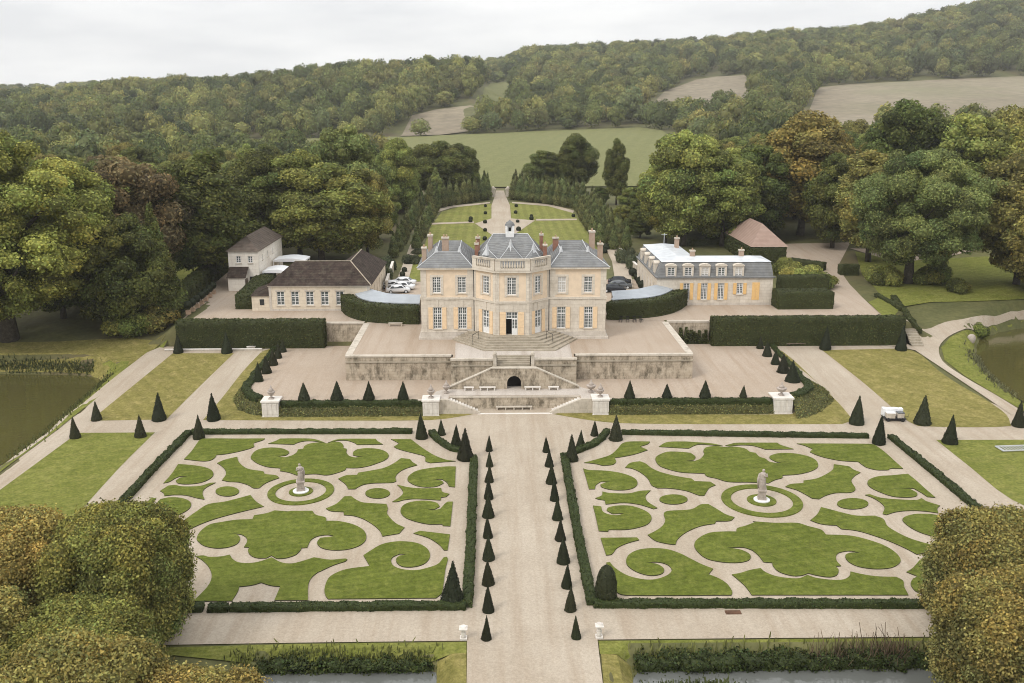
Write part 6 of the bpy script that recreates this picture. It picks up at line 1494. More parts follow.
# ---- white posts by the moat
for px, b, t, lab in ((463.5, 639.5, 626.5, 'small white baluster post by the moat on the orangery side of the path'), (599, 638.2, 623.8, 'small white baluster post by the moat on the mansard side of the path')):
    x, y = G(px, b, 0); h = zat(x, y, t); e = empty('baluster_post', (x, y, 0.05), 0, lab, 'post', 'white posts at the moat crossing')
    m = MB(); m.box(-.26, .26, -.26, .26, 0, .14 * h); m.build('base', M['whitestone'], e)
    m = MB(); m.lathe([(.2, .14 * h), (.13, .26 * h), (.22, .45 * h), (.12, .66 * h), (.17, .8 * h)], 14); m.build('shaft', M['whitestone'], e, True)
    m = MB(); m.box(-.3, .3, -.3, .3, .8 * h, .88 * h); m.lathe([(.3, .88 * h), (.2, h)], 14); m.build('cap', M['whitestone'], e)
x, y = G(733, 613.5, 0); m = MB(); m.box(-.6, .6, -.25, .25, 0, .09); m.box(-.5, .5, -.18, .18, .092, .12); tag(m.build('drain_cover', M['rust'], loc=(x, y, 0.05)), 'small rusty drain cover in the gravel below the long moat-side hedge', 'drain cover')
# white lattice frame on the lawn
x, y = G(1017, 450, 0); e = empty('lattice_frame', (x, y, 0.2), R(4), 'white lattice frame lying flat on the lawn by the lake road', 'frame')
m = MB()
for a, b, c, d in ((-2.2, 2.2, -.8, -.68), (-2.2, 2.2, .68, .8), (-2.2, -2.08, -.68, .68), (2.08, 2.2, -.68, .68)): m.box(a, b, c, d, 0, .1)
m.build('rim', M['lead'], e); m = MB()
for k in range(11): m.box(-1.9 + k * .38 - .05, -1.9 + k * .38 + .05, -.68, .68, .02, .07)
m.build('slats', M['lead'], e)
# terrace bench, chairs, trestle
p = G(395.5, 326.0, ZT + .02); bench(p[0], p[1], ZT + .02, 2.1, 'stone bench on the terrace against the gallery hedge, orangery side', 'coping', 2, 0.5)
def chair(x, y, z, rz, lab):
    e = empty('garden_chair', (x, y, z), rz, lab, 'chair', 'dark garden chairs on the terrace')
    m = MB(); m.box(-.24, .24, -.24, .24, .43, .47); m.build('seat', M['iron'], e)
    m = MB(); m.box(-.24, .24, .21, .25, .78, .92)
    for k in range(5): m.box(-.2 + k * .1 - .015, -.2 + k * .1 + .015, .22, .24, .471, .78)
    m.build('backrest', M['iron'], e)
    for sx_ in (-1, 1):
        for sy_ in (-1, 1): m = MB(); m.box(sx_ * .21 - .025, sx_ * .21 + .025, sy_ * .21 - .025, sy_ * .21 + .025, 0, .43); m.build('leg', M['iron'], e)
for i, px in enumerate((620.5, 627.5, 634.5, 641)):
    p = G(px, 322.2, ZT); chair(p[0], p[1], ZT + .02, R(-20 + i * 15), f'dark iron garden chair in the line before the gallery hedge, {ordn(i)} from the chateau wall')
p = GT(794, 345.5); e = empty('trestle_table', (p[0], p[1], h1(*p) + .05), R(5), 'grey wooden trestle table with benches at the foot of the tall hedge', 'table')
m = MB(); m.box(-1.5, 1.5, -.4, .4, .70, .76); m.build('tabletop', M['wood'], e)
for s in (-1, 1):
    m = MB(); m.box(-1.5, 1.5, s * .75 - .15, s * .75 + .15, .40, .45); m.build('seat', M['wood'], e)
    m = MB(); m.box(s * 1.1 - .05, s * 1.1 + .05, -.85, .85, .30, .39); m.box(s * 1.1 - .05, s * 1.1 + .05, -.06, .06, 0, .30); m.box(s * 1.1 - .05, s * 1.1 + .05, -.06, .06, .39, .70); m.build('leg', M['wood'], e)

# ---- vehicles
def car(x, y, z, rz, paint, label, group):
    e = empty('parked_car', (x, y, z), rz, label, 'car', group)
    st = [(-2.15, .35, .62, .62), (-2.1, .28, .80, .80), (-1.3, .25, .92, .95), (-.75, .25, .93, 1.38), (.2, .25, .93, 1.47), (1.15, .25, .93, 1.38), (1.75, .25, .93, .98), (2.1, .28, .88, .88), (2.2, .38, .7, .7)]
    V = []; F = []
    for i, (xx, zb, zs, zt) in enumerate(st):
        w = .88 if 0 < i < len(st) - 1 else .74; wt = w - (.22 if zt > 1.2 else .06)
        V += [(xx, -w, zb), (xx, -w - .02, (zb + zs) / 2), (xx, -w, zs), (xx, -wt, zt), (xx, wt, zt), (xx, w, zs), (xx, w + .02, (zb + zs) / 2), (xx, w, zb)]
    for i in range(len(st) - 1):
        for k in range(8): F.append((8 * i + k, 8 * i + (k + 1) % 8, 8 * i + 8 + (k + 1) % 8, 8 * i + 8 + k))
    F += [tuple(range(8)), tuple(range(64, 72))]
    m = MB(); m.add(V, F); m.build('body', M[paint], e, True)
    for s in (-1, 1):
        m = MB(); m.add([(-1.05, s * .885, .97), (1.5, s * .885, .97), (1.1, s * .70, 1.33), (-.65, s * .70, 1.33), ], [(0, 1, 2, 3)]); m.build('side_window', M['carglass'], e)
        for xx in (-1.35, 1.35):
            m = MB(); n = 14; o = []
            for yy in (s * .70, s * .91): o += [(xx + .33 * math.cos(2 * math.pi * k / n), yy, .33 + .33 * math.sin(2 * math.pi * k / n)) for k in range(n)]
            m.add(o, [tuple(range(n)), tuple(range(n, 2 * n))] + [(k, (k + 1) % n, n + (k + 1) % n, n + k) for k in range(n)]); w = m.build('wheel', M['tyre'], e)
            m = MB(); m.add([(xx + .2 * math.cos(2 * math.pi * k / n), s * .915, .33 + .2 * math.sin(2 * math.pi * k / n)) for k in range(n)], [tuple(range(n))]); m.build('rim', M['zinc'], w)
        m = MB(); m.box(-2.16, -2.0, s * .6 - .16, s * .6 + .16, .62, .78); m.build('headlight', M['whitepaint'], e)
        m = MB(); m.box(2.08, 2.19, s * .62 - .14, s * .62 + .14, .70, .86); m.build('tail_light', M['redlamp'], e)
    m = MB(); m.add([(-1.33, -.74, .985), (-1.33, .74, .985), (-.82, .62, 1.345), (-.82, -.62, 1.345)], [(0, 1, 2, 3)]); m.build('windscreen', M['carglass'], e)
    m = MB(); m.add([(1.76, -.74, 1.0), (1.76, .74, 1.0), (1.24, .62, 1.36), (1.24, -.62, 1.36)], [(0, 1, 2, 3)]); m.build('rear_window', M['carglass'], e)
CG1, CG2 = 'pale cars parked beside the orangery', 'dark cars parked beside the mansard annexe'
for px, py, rz, paint, lab in ((404.5, 285.0, 176, 'carwhite', 'white car parked farthest from the curved gallery on the orangery side'), (403, 289.5, 170, 'carwhite', 'white car parked in the middle of the orangery-side group'), (398, 293.0, 190, 'carwhite', 'white car half hidden by the orangery-side gallery roof'), (393.0, 288.5, 165, 'carwhite', 'white car parked nearest the orangery side wall')):
    p = G(px, py, ZT); car(p[0], p[1], ZT + .05, R(rz), paint, lab, CG1)
for px, py, rz, paint, lab in ((619.5, 284.5, 172, 'cardark', 'black car parked farthest from the chateau-side gallery roof, by the annexe'), (620, 288.5, 175, 'cargrey', 'dark grey car parked in the middle of the annexe-side row'), (614, 292.2, 172, 'cardark', 'black car half hidden by the annexe-side gallery roof')):
    p = G(px, py, ZT); car(p[0], p[1], ZT + .05, R(rz), paint, lab, CG2)
p = G(893.5, 420.5, 0); cz = 0.08; e = empty('cargo_cart', (p[0], p[1], cz), R(-4), 'low white four-wheeled cart with tarpaulin-covered load on the diagonal gravel path', 'cart')
m = MB(); m.box(-1.3, 1.25, -.75, .95, .30, .42); m.build('bed', M['iron'], e)
m = MB(); V = []
for i in range(9):
    x_ = -1.3 + 2.4 * i / 8; zz = 1.38 + .05 * math.sin(i * 1.7)
    V += [(x_, .12, .425), (x_, .14, zz), (x_, .92, zz + .03 * math.cos(i * 2.1)), (x_, .94, .425)]
m.add(V, [(4 * i + k, 4 * i + k + 1, 4 * i + 5 + k, 4 * i + 4 + k) for i in range(8) for k in range(3)] + [(0, 1, 2, 3), (32, 33, 34, 35)]); m.build('tarpaulin', M['tarp'], e)
m = MB(); m.tube([(1.25, .1, .36), (1.75, .1, .40), (1.85, .1, .75)], .035, 6); m.build('drawbar', M['iron'], e)
for xx in (-.9, .85):
    for yy in (-.78, .80):
        m = MB(); n = 14; o = []
        for q in (yy, yy + .16): o += [(xx + .24 * math.cos(2 * math.pi * k / n), q, .24 + .24 * math.sin(2 * math.pi * k / n)) for k in range(n)]
        m.add(o, [tuple(range(n)), tuple(range(n, 2 * n))] + [(k, (k + 1) % n, n + (k + 1) % n, n + k) for k in range(n)]); m.build('wheel', M['tyre'], e)
for dx, w_, lid, lab in ((-.62, 1.02, 'whitepaint', 'pale beige crate with white lid, the wider of two at the front of the cart'), (.62, .78, 'cargrey', 'pale beige crate with dark blue-grey lid at the front of the cart')):
    c = empty('crate', (p[0] + dx, p[1] - .34, cz + .425), R(-4), lab, 'crate', 'pale crates on the cart')
    m = MB(); m.box(-w_ / 2, w_ / 2, -.36, .36, 0, .62); m.build('body', M['coping'], c, bevel=.02)
    m = MB(); m.box(-w_ / 2 - .03, w_ / 2 + .03, -.39, .39, .623, .70); m.build('lid', M[lid], c)

# ================================================================== TREES
def ico(sub):
    bm = bmesh.new(); bmesh.ops.create_icosphere(bm, subdivisions=sub, radius=1.0)
    V = np.array([v.co[:] for v in bm.verts]); T = np.array([[v.index for v in f.verts] for f in bm.faces]); bm.free(); return V, T
IV1, IT1 = ico(2); IV0, IT0 = ico(1)
def crown(name, blobs, nleaf, size, seed, core=0.76, tvar=0.34, bvar=0.24, spread=0.50, low=False, droop=0.0, hue=0.10, stray=.10):
    """foliage made of leaf faces spread over overlapping clumps, with dense cores"""
    rg = np.random.default_rng(seed); B = np.array(blobs, float)          # x y z rx rz
    w = B[:, 3] * (B[:, 3] + B[:, 4]); w /= w.sum()
    k = rg.choice(len(B), nleaf * 2, p=w); d = rg.normal(0, 1, (nleaf * 2, 3)); d /= np.linalg.norm(d, axis=1, keepdims=True)
    rr = rg.uniform(0.82, 1.06, (nleaf * 2, 1)) + np.abs(rg.normal(0, stray, (nleaf * 2, 1))); sc = np.stack([B[k, 3], B[k, 3], B[k, 4]], 1)
    P = B[k, :3] + d * sc * rr
    keep = np.ones(len(P), bool)
    for j in range(len(B)):
        q = (P - B[j, :3]) / np.array([B[j, 3], B[j, 3], B[j, 4]]); keep &= ~(((q * q).sum(1) < 0.60) & (k != j))
    keep &= ~((d[:, 2] < -0.55) & (rg.random(len(d)) < 0.6))
    P, d, k = P[keep][:nleaf], d[keep][:nleaf], k[keep][:nleaf]; n = len(P)
    LV, LQ = leaf_quads(P, d + np.array([0, 0, 0.25]), size, rg, spread)
    bt = 1 + rg.normal(0, bvar, len(B)); bh = rg.normal(0, hue * 0.6, len(B))
    tl = np.repeat(np.clip(bt[k] + rg.normal(0, tvar, n), .35, 2.0), 4); hh_ = np.repeat(bh[k] + rg.normal(0, hue * 0.6, n), 4)
    tint = np.stack([tl * (1 + hh_), tl, tl * (1 - hh_ * .5)], 1)
    IV, IT = (IV0, IT0) if low else (IV1, IT1)
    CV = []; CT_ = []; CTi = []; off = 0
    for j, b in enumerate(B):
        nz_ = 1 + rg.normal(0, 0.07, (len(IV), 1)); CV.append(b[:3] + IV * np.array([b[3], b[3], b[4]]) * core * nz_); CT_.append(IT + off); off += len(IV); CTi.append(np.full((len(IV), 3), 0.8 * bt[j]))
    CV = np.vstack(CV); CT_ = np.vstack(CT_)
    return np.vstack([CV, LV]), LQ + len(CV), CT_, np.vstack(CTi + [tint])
def blobs_broad(H_, W_, seed, n=26, base=0.22, flat=1.0, lumps=(0.17, 0.27)):
    rg = np.random.default_rng(seed); out = []; zc = H_ * (base + (1 - base) * 0.5); rz = H_ * (1 - base) * 0.5; rx = W_ / 2
    ph = rg.uniform(0, 6.28, 4)
    i = 0
    while len(out) < n and i < 4000:
        i += 1
        d = rg.normal(0, 1, 3); d /= np.linalg.norm(d)
        if d[2] < -0.9: continue
        br = W_ * rg.uniform(*lumps) * (0.85 if d[2] > 0.5 else 1.0)
        wob = 1 + 0.16 * math.sin(2 * math.atan2(d[1], d[0]) + ph[0]) + 0.10 * math.sin(3 * math.atan2(d[1], d[0]) + ph[1])
        sh = (rx * wob - br * 0.85, rz - br * 0.7)
        fr = rg.uniform(0.78, 1.0) if len(out) > 4 else 0.35
        p = np.array([d[0] * sh[0] * fr, d[1] * sh[0] * fr, zc + d[2] * sh[1] * fr])
        if any(np.linalg.norm(p - np.array(o[:3])) < 0.55 * (br + o[3]) * 0.8 for o in out): continue
        out.append((*p, br, br * rg.uniform(0.72, 0.92) * flat))
    return out
def trunk_mesh(H_, r, seed, crown_base, limbs=5, W_=12):
    rg = np.random.default_rng(seed); m = MB()
    pts = [(0, 0, -0.5), (rg.normal(0, .1), rg.normal(0, .1), H_ * .15), (rg.normal(0, .25), rg.normal(0, .25), H_ * .38), (rg.normal(0, .4), rg.normal(0, .4), H_ * .7)]
    m.tube(pts, [r * 1.35, r, r * .75, r * .25], 8)
    for k in range(limbs):
        a = 2 * math.pi * k / limbs + rg.normal(0, .3); z0 = H_ * rg.uniform(.2, .4); L = W_ * rg.uniform(.26, .38)
        m.tube([(0, 0, z0), (L * .5 * math.cos(a), L * .5 * math.sin(a), z0 + L * .55), (L * math.cos(a), L * math.sin(a), z0 + L * rg.uniform(.8, 1.2))], [r * .45, r * .3, r * .1], 6)
    me = bpy.data.meshes.new('trunk'); me.from_pydata(m.V, [], m.F); me.materials.append(M['bark']); me.shade_smooth(); return me
PROTO = {}
def proto(key, H_, W_, blobs, nleaf, size, seed, trunk_r, limbs=5, **kw):
    V, Q, T, ti = crown(key, blobs, nleaf, size, seed, **kw)
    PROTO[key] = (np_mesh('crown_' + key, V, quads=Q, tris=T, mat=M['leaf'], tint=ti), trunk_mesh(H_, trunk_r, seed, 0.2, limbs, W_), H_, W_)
for i in range(4): proto('broad%d' % i, 20, 15, blobs_broad(20, 15, 100 + i, n=(64, 80, 56, 72)[i], base=(.05, .03, .08, .02)[i], lumps=((.09, .17), (.08, .15), (.10, .18), (.08, .16))[i]), 27000, .34, 200 + i, .42)
for i in range(2): proto('tall%d' % i, 22, 10, blobs_broad(22, 10, 110 + i, n=56, base=.03, lumps=(.12, .22)), 19000, .34, 210 + i, .36)
proto('big', 32, 28, blobs_broad(32, 28, 123, n=190, base=.04, lumps=(.045, .10)), 105000, .31, 223, .95, limbs=8)
proto('big1', 26, 24, blobs_broad(26, 24, 127, n=120, base=.08, lumps=(.06, .11)), 80000, .31, 227, .75, limbs=8)
con = []; rgc = np.random.default_rng(5)
for k in range(46):
    t = (k + .5) / 46; a = k * 2.4; r = (1 - t) * 3.0 + .25; con.append((r * .62 * math.cos(a), r * .62 * math.sin(a), 1.8 + t * 15.4, r * .62, .75 + (1 - t) * .5))
proto('conifer', 18, 7, con, 14000, .27, 230, .3, limbs=0, droop=.3)
hb = [(0.12 * math.cos(k * 2.4), 0.12 * math.sin(k * 2.4), .9 + k * .62, (1.55 - k * .145) * (.8 if k == 0 else 1), .75) for k in range(10)]
proto('hornbeam', 7.2, 3.2, hb, 4200, .2, 231, .13, limbs=0, core=.86)
proto('shrub', 3, 4, [(rgc.normal(0, .8), rgc.normal(0, .8), rgc.uniform(.6, 1.7), rgc.uniform(.8, 1.2), rgc.uniform(.7, 1.0)) for k in range(12)], 5000, .19, 232, .1, limbs=0)
DK, MD, LT, RU, OC, BL, YG_ = (.118, .138, .034), (.205, .226, .056), (.28, .305, .080), (.20, .145, .066), (.255, .228, .066), (.215, .25, .080), (.275, .29, .070)
CNAME = {DK: 'dark green', MD: 'mid green', LT: 'light green', RU: 'russet', OC: 'ochre', BL: 'blue-green', YG_: 'yellow-green'}
TREES = {}
def tree(kind, x, y, z, hgt, wid, col, label, name='tree', group=None, rz=None):
    cm, tm, H0, W0 = PROTO[kind]
    e = empty(name, (x, y, z - 0.1), random.uniform(0, 6.28) if rz is None else rz, label, 'tree' if name != 'shrub' else 'shrub', group)
    e.scale = (wid / W0, wid / W0, hgt / H0)
    c = link(bpy.data.objects.new('crown', cm), e); j = random.uniform(.9, 1.12); c.color = (col[0] * j * random.uniform(.94, 1.08), col[1] * j, col[2] * j, 1)
    t = link(bpy.data.objects.new('trunk', tm), e)
    return e
def tpx(kind, px, base, top, wpx, col, label, name='tree', d0=60, xy=None, group='single trees of the park'):
    x, y = xy or GT(px, base, d0); z = h1(x, y); hgt = zat(x, y, top) - z; wid = wpx / ppm(x, y, z + hgt * .6)
    occ.append((x, y, wid / 2)); return tree(kind, x, y, z, hgt, wid, col, label, name, group)
occ = []
tpx('big', 10, 340, 128, 222, YG_, 'huge yellow-green plane tree standing beyond the pond bank, nearest the frame edge')
tpx('broad1', 122, 331, 205, 92, DK, 'dark rounded chestnut tree between the huge plane and the tall hedge')
tpx('broad3', 64, 318, 225, 90, DK, 'low dark tree filling the shade behind the huge plane')
tpx('broad0', 134, 298, 152, 122, RU, 'broad copper-leaved beech above the dark chestnut')
tpx('conifer', 160, 322, 200, 54, DK, 'slender feathery conifer in front of the copper beech')
tpx('tall0', 210, 284, 146, 80, DK, 'tall dark tree rising behind the white cottage hedge')
tpx('broad2', 176, 287, 172, 66, DK, 'dark bushy tree between the copper beech and tall hedge')
tpx('shrub', 150, 328, 296, 48, OC, 'golden-edged shrub at the foot of the dark chestnut', 'shrub')
tpx('shrub', 128, 335, 306, 40, MD, 'green shrub at the foot of the dark chestnut', 'shrub')
tpx('broad1', 346, 246, 119, 84, BL, 'tall pale green tree behind the orangery roof')
tpx('broad0', 322, 262, 160, 112, MD, 'broad ochre-flecked tree directly behind the orangery roof')
tpx('broad0', 368, 257, 166, 50, OC, 'ochre-tinged tree at the edge of the orangery-side avenue')
tpx('broad3', 268, 260, 148, 96, DK, 'dark tree behind the white canopies')
tpx('tall1', 300, 258, 142, 66, MD, 'upright green tree between the white canopies and the tall pale tree')
tpx('broad2', 398, 214, 136, 52, LT, 'light green tree behind the barn at the avenue edge')
tpx('broad0', 437, 200, 139, 62, DK, 'dark broad tree behind the orangery-side hornbeams')
tpx('broad3', 462, 197, 142, 44, DK, 'dark tree beside the gate on the orangery side')
tpx('conifer', 397, 213, 160, 32, BL, 'bluish conifer beside the barn')
tpx('conifer', 410, 205, 156, 28, BL, 'bluish conifer behind the barn')
tpx('conifer', 436, 204, 166, 24, BL, 'small bluish conifer behind the hornbeam rows')
tpx('broad2', 576, 195, 132, 46, DK, 'dark tree alone against the meadow on the mansard side of the gate')
tpx('broad1', 545, 195, 148, 44, DK, 'lower dark tree beside the gate on the mansard side')
tpx('tall0', 616, 205, 137, 24, DK, 'slim dark tree standing alone against the meadow')
tpx('broad0', 683, 246, 127, 92, LT, 'bright light-green tree behind the annexe flat roof')
tpx('broad2', 665, 244, 165, 56, MD, 'green tree in front of the bright light-green tree')
tpx('broad3', 722, 246, 148, 84, MD, 'mid green tree between the bright tree and red-roofed pavilion')
tpx('broad1', 756, 240, 140, 80, DK, 'dark tree directly behind the red-roofed pavilion')
tpx('broad2', 800, 235, 108, 118, OC, 'large ochre-topped tree above the drive')
tpx('broad0', 832, 248, 150, 70, DK, 'dark tree where the drive bends behind the pavilion')
tpx('tall1', 868, 262, 142, 74, OC, 'ochre-green tree leaning over the drive beside the great blue-green tree')
tpx('big1', 908, 284, 143, 134, BL, 'great spreading blue-green tree on the clearing with several stems')
tpx('broad3', 1016, 285, 150, 106, OC, 'golden tree at the lake end of the clearing')
tpx('broad1', 1050, 300, 170, 120, OC, 'golden-brown tree beyond the lake road')
tpx('broad1', 965, 238, 108, 110, LT, 'light green tree behind the great blue-green tree')
tpx('broad0', 900, 235, 96, 92, DK, 'dark green tree with russet top above the clearing')
tpx('broad2', 1010, 235, 100, 96, OC, 'ochre tree at the back of the clearing')
for px, b, t, w, c, lab in ((883, 285, 261, 30, MD, 'loose grey-green bush on the clearing nearest the drive'), (930, 284, 260, 32, MD, 'leafy bush under the great blue-green tree'), (957, 292, 275, 20, DK, 'small dark rounded bush on the clearing'), (979, 336, 320, 18, MD, 'bushy shrub on the lake bank beside the boulder'),
        (800, 282, 258, 34, LT, 'pale leafy shrub mass behind the annexe hedge block'), (818, 287, 268, 30, MD, 'green shrub beside the pale shrub mass behind the annexe'), (785, 275, 254, 26, MD, 'green shrub against the pavilion ivy')):
    tpx('shrub', px, b, t, w, c, lab, 'shrub', group='shrubs around the yard and clearing')
for px, b, t, w, lab in ((388, 268, 252, 17, 'grey-green shrub on the garden wall beside the orangery avenue'), (383, 280, 262, 16, 'grey-green shrub leaning over the wall by the orangery'), (628, 262, 244, 20, 'grey-green shrub on the garden wall beside the annexe avenue'), (637, 268, 250, 18, 'grey-green shrub leaning over the wall by the annexe'), (412, 262, 252, 18, 'low green shrub bed corner beside the orangery avenue path'), (418, 253, 246, 12, 'low green shrub at the edge of the rear lawn')):
    x, y = G(px, b, ZT + .5); hgt = zat(x, y, t) - ZT; tree('shrub', x, y, ZT, hgt, w / ppm(x, y, ZT), (.10, .115, .06), lab, 'shrub', 'shrubs around the yard and clearing')

for px, b, t, w, c, lab in ((600, 205, 186, 20, DK, 'dark bush between the hornbeams and the slim lone tree'), (630, 212, 186, 26, MD, 'round bush right behind the mansard-side avenue'), (645, 222, 184, 34, DK, 'dark thicket tree between the slim lone tree and bright light-green tree'), (640, 238, 208, 30, DK, 'dark thicket bush beside the annexe garden wall'), (655, 205, 172, 36, OC, 'ochre thicket tree at the meadow edge'),
        (622, 228, 204, 22, MD, 'low bush behind the outer mansard-side hornbeams'), (378, 240, 196, 40, DK, 'dark thicket tree left of the barn below the ochre tree'), (384, 225, 188, 30, MD, 'green thicket tree behind the barn roof')):
    tpx('broad3', px, b, t, w, c, lab.replace(' left of', ' beside').replace(' right behind', ' just behind'), group='thicket trees along the avenues')
# avenue hornbeams, every tree its own object
HG = 'clipped hornbeams of the rear avenues'
HBP = tree('hornbeam', 0, 0, 0, 7.2, 3.2, (.052, .068, .024), 'hornbeam', 'hornbeam', HG, 0)
first = True
def row(a, b, n, h, lab, w=2.7):
    global first
    A, B = np.array(a), np.array(b)
    for i in range(n):
        t = i / max(1, n - 1); p = A + (B - A) * t + np.array([random.uniform(-.25, .25), random.uniform(-.25, .25)]); z = h1(*p); k = random.uniform(.92, 1.08)
        o = HBP if first else dup(HBP); first = False
        o.location = (p[0], p[1], z - .1); o.rotation_euler = (0, 0, random.uniform(0, 6.28)); o.scale = (w * k / 3.2, w * k / 3.2, h * k / 7.2)
        f = random.uniform(.85, 1.15); c = KIDS[o.name][0]; c.color = (.175 * f * random.uniform(.95, 1.15), .205 * f, .076 * f, 1)
        o['label'] = lab.format(ordn(i))
Lr = [GT(416, 249, 150), GT(436, 211, 150)]; Lo = [GT(394, 258, 150), GT(422, 209, 150)]
row(Lr[0], Lr[1], 9, 5.6, 'conical hornbeam, inner row of the orangery-side avenue, {} from the house')
row(Lo[0], Lo[1], 11, 6.4, 'conical hornbeam, outer row of the orangery-side avenue, {} from the house')
Rr = [GT(600, 246, 150), GT(577, 211, 150)]; Ro = [GT(625, 250, 150), GT(592, 208, 150)]; Rm = [GT(613, 250, 150), GT(585, 210, 150)]
row(Rr[0], Rr[1], 9, 6.0, 'conical hornbeam, inner row of the mansard-side avenue, {} from the house')
row(Rm[0], Rm[1], 9, 6.4, 'conical hornbeam, middle row of the mansard-side avenue, {} from the house')
row(Ro[0], Ro[1], 10, 6.8, 'conical hornbeam, outer row of the mansard-side avenue, {} from the house')
row(GT(437, 209, 150), GT(488, 199.5, 150), 9, 8.6, 'hornbeam, front row behind the rear lawn, orangery half, {} from the avenue', 3.1)
row(GT(430, 205, 150), GT(485, 196.5, 150), 10, 8.8, 'hornbeam, back row behind the rear lawn, orangery half, {} from the avenue', 3.6)
row(GT(514, 199.5, 150), GT(573, 208, 150), 10, 8.6, 'hornbeam, front row behind the rear lawn, mansard half, {} from the gate', 3.6)
row(GT(516, 196.5, 150), GT(583, 204.5, 150), 11, 8.8, 'hornbeam, back row behind the rear lawn, mansard half, {} from the gate', 3.6)

# the wooded belts on both sides of the rear garden
LM = [('the white cottage', G(245, 270, ZT)), ('the barn', (bx, by)), ('the red-roofed pavilion', (vx0 + 5, vy + 6)), ('the great blue-green tree', GT(912, 284)), ('the huge plane tree', GT(20, 340)), ('the garden gate', GT(500, 195, 150))]
BELT = []
def belt_ok(x, y):
    u = proj(x, y, h1(x, y))[0]
    if x < 0:
        if x > -34 - max(0, (y - 250)) * -.10 : return False
        if x > -66 and y < 204: return False
        if y < 172: return x < -72
        if y > 275 and x > -70 : return False
    else:
        if x < 46 + max(0, y - 240) * .06: return False
        if x < 78 and y < 216: return False
        if y < 212: return False
        if x < 66 and y > 268: return False
    return all((x - a) ** 2 + (y - b) ** 2 > (0.75 * r + 3.5) ** 2 for a, b, r in occ)
for sgn, lo_, hi_ in ((-1, 34, 185), (1, 40, 200)):
    yy = 172.0
    while yy < 345:
        xx = lo_ + random.uniform(0, 8)
        while xx < hi_:
            x, y = sgn * xx + random.uniform(-3, 3), yy + random.uniform(-3.5, 3.5)
            px = proj(x, y, 15)[0]
            if -90 < px < 1120 and belt_ok(x, y):
                BELT.append((x, y))
            xx += 11.5 + (yy - 170) * .012
        yy += 12.0 + (yy - 170) * .02
pal_L = [DK, DK, MD, MD, MD, DK, OC, BL, LT, DK, RU]; pal_R = [DK, MD, MD, OC, OC, LT, BL, MD, DK]
groups = {}
for x, y in BELT:
    col = random.choice(pal_L if x < 0 else pal_R); lmk = min(LM, key=lambda q: (q[1][0] - x) ** 2 + (q[1][1] - y) ** 2); groups.setdefault((col, lmk[0]), []).append((math.hypot(lmk[1][0] - x, lmk[1][1] - y), x, y))
for (col, ln_), L in groups.items():
    for i, (_, x, y) in enumerate(sorted(L)):
        kind = random.choice(['broad0', 'broad1', 'broad2', 'broad3', 'broad1', 'tall0', 'tall1']); h = random.uniform(15, 21) * (.92 if x < 0 else 1.05); w = h * (random.uniform(.7, .9) if kind[0] == 'b' else random.uniform(.45, .6))
        lab = f'{CNAME[col]} tree in the wood, {ordn(i)} nearest of its colour to {ln_}'
        tree(kind, x, y, h1(x, y), h, w, col, lab, 'tree', 'trees of the park woods')

# clipped lime blocks near the camera
def lime_blobs(w, d, h, seed):
    rg = np.random.default_rng(seed); out = []
    for i in range(150):
        u = rg.uniform(-1, 1, 3); ax = rg.integers(0, 3)
        if ax == 2: u[2] = 1
        else: u[ax] = math.copysign(1, u[ax])
        r = rg.uniform(.75, 1.25); cor = 0.9
        v = np.array([u[0] * (w / 2 - r * .9), u[1] * (d / 2 - r * .9), h * .53 + u[2] * (h * .47 - r * .8)])
        e_ = np.abs(u); rr_ = (e_[0] ** 5 + e_[1] ** 5 + e_[2] ** 5) ** .2
        v = np.array([v[0] / max(1, rr_ * .97), v[1] / max(1, rr_ * .97), h * .53 + (v[2] - h * .53) / max(1, rr_ * .97)])
        out.append((*v, r, r * .9))
    return out
for i in range(2):
    bl_ = lime_blobs(8.2, 8.2, 9.2, 300 + i) + [(0, 0, 4.6, 3.3, 3.9)]
    V, Q, T, ti = crown('lime', bl_, 115000, .155, 310 + i, core=.80, tvar=.42, bvar=.20, hue=.11, spread=.75, stray=.20)
    # autumn tips: upper leaves of these trees have turned golden brown
    z = V[:, 2]; k = np.clip((z - 6.0) / 3.2, 0, 1)[:, None] * np.random.default_rng(3).random((len(V), 1)) ** .6
    ti = ti * (1 - k) + ti * np.array([1.32, 1.17, .95]) * k
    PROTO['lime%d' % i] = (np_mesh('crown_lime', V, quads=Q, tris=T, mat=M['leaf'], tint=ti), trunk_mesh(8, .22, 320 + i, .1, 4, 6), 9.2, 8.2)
def lime(i, x, y, h, w, col, lab): tree('lime%d' % i, x, y, 0, h, w, col, lab, 'clipped_tree', 'box-clipped trees at the moat ends', rz=random.choice([0, R(90), R(180), R(270)]) + random.uniform(-.06, .06))
LC = (.205, .218, .062); LC2 = (.272, .250, .084)
def lx_(px, y, z): return xat(px, y, z)
xr1 = xat(170, 59.5, 4.5)
lime(0, xr1 - 4.0, 60.6, 9.9, 8.4, LC, 'box-clipped lime with dark side face nearest the orangery-side parterre')
lime(1, xr1 - 12.0, 60.5, 9.5, 8.6, LC2, 'golden-topped box-clipped lime beside the one nearest the orangery-side parterre')
lime(0, xr1 - 20.0, 60.0, 9.3, 8.6, LC, 'box-clipped lime at the frame edge by the lower lawn')
lime(1, xr1 - 3.2, 52.3, 7.3, 7.4, LC, 'rounded greyish clipped lime one row nearer the moat')
lime(0, xr1 - 11.0, 51.5, 8.3, 8.4, LC2, 'golden clipped lime in the second row behind the greyish one')
lime(1, xr1 - 18.8, 51.5, 7.8, 8.4, LC, 'clipped lime at the frame edge in the second row')
lime(0, -16.4, 43.0, 7.9, 8.0, LC2, 'clipped lime top at the lower edge, nearest the moat water')
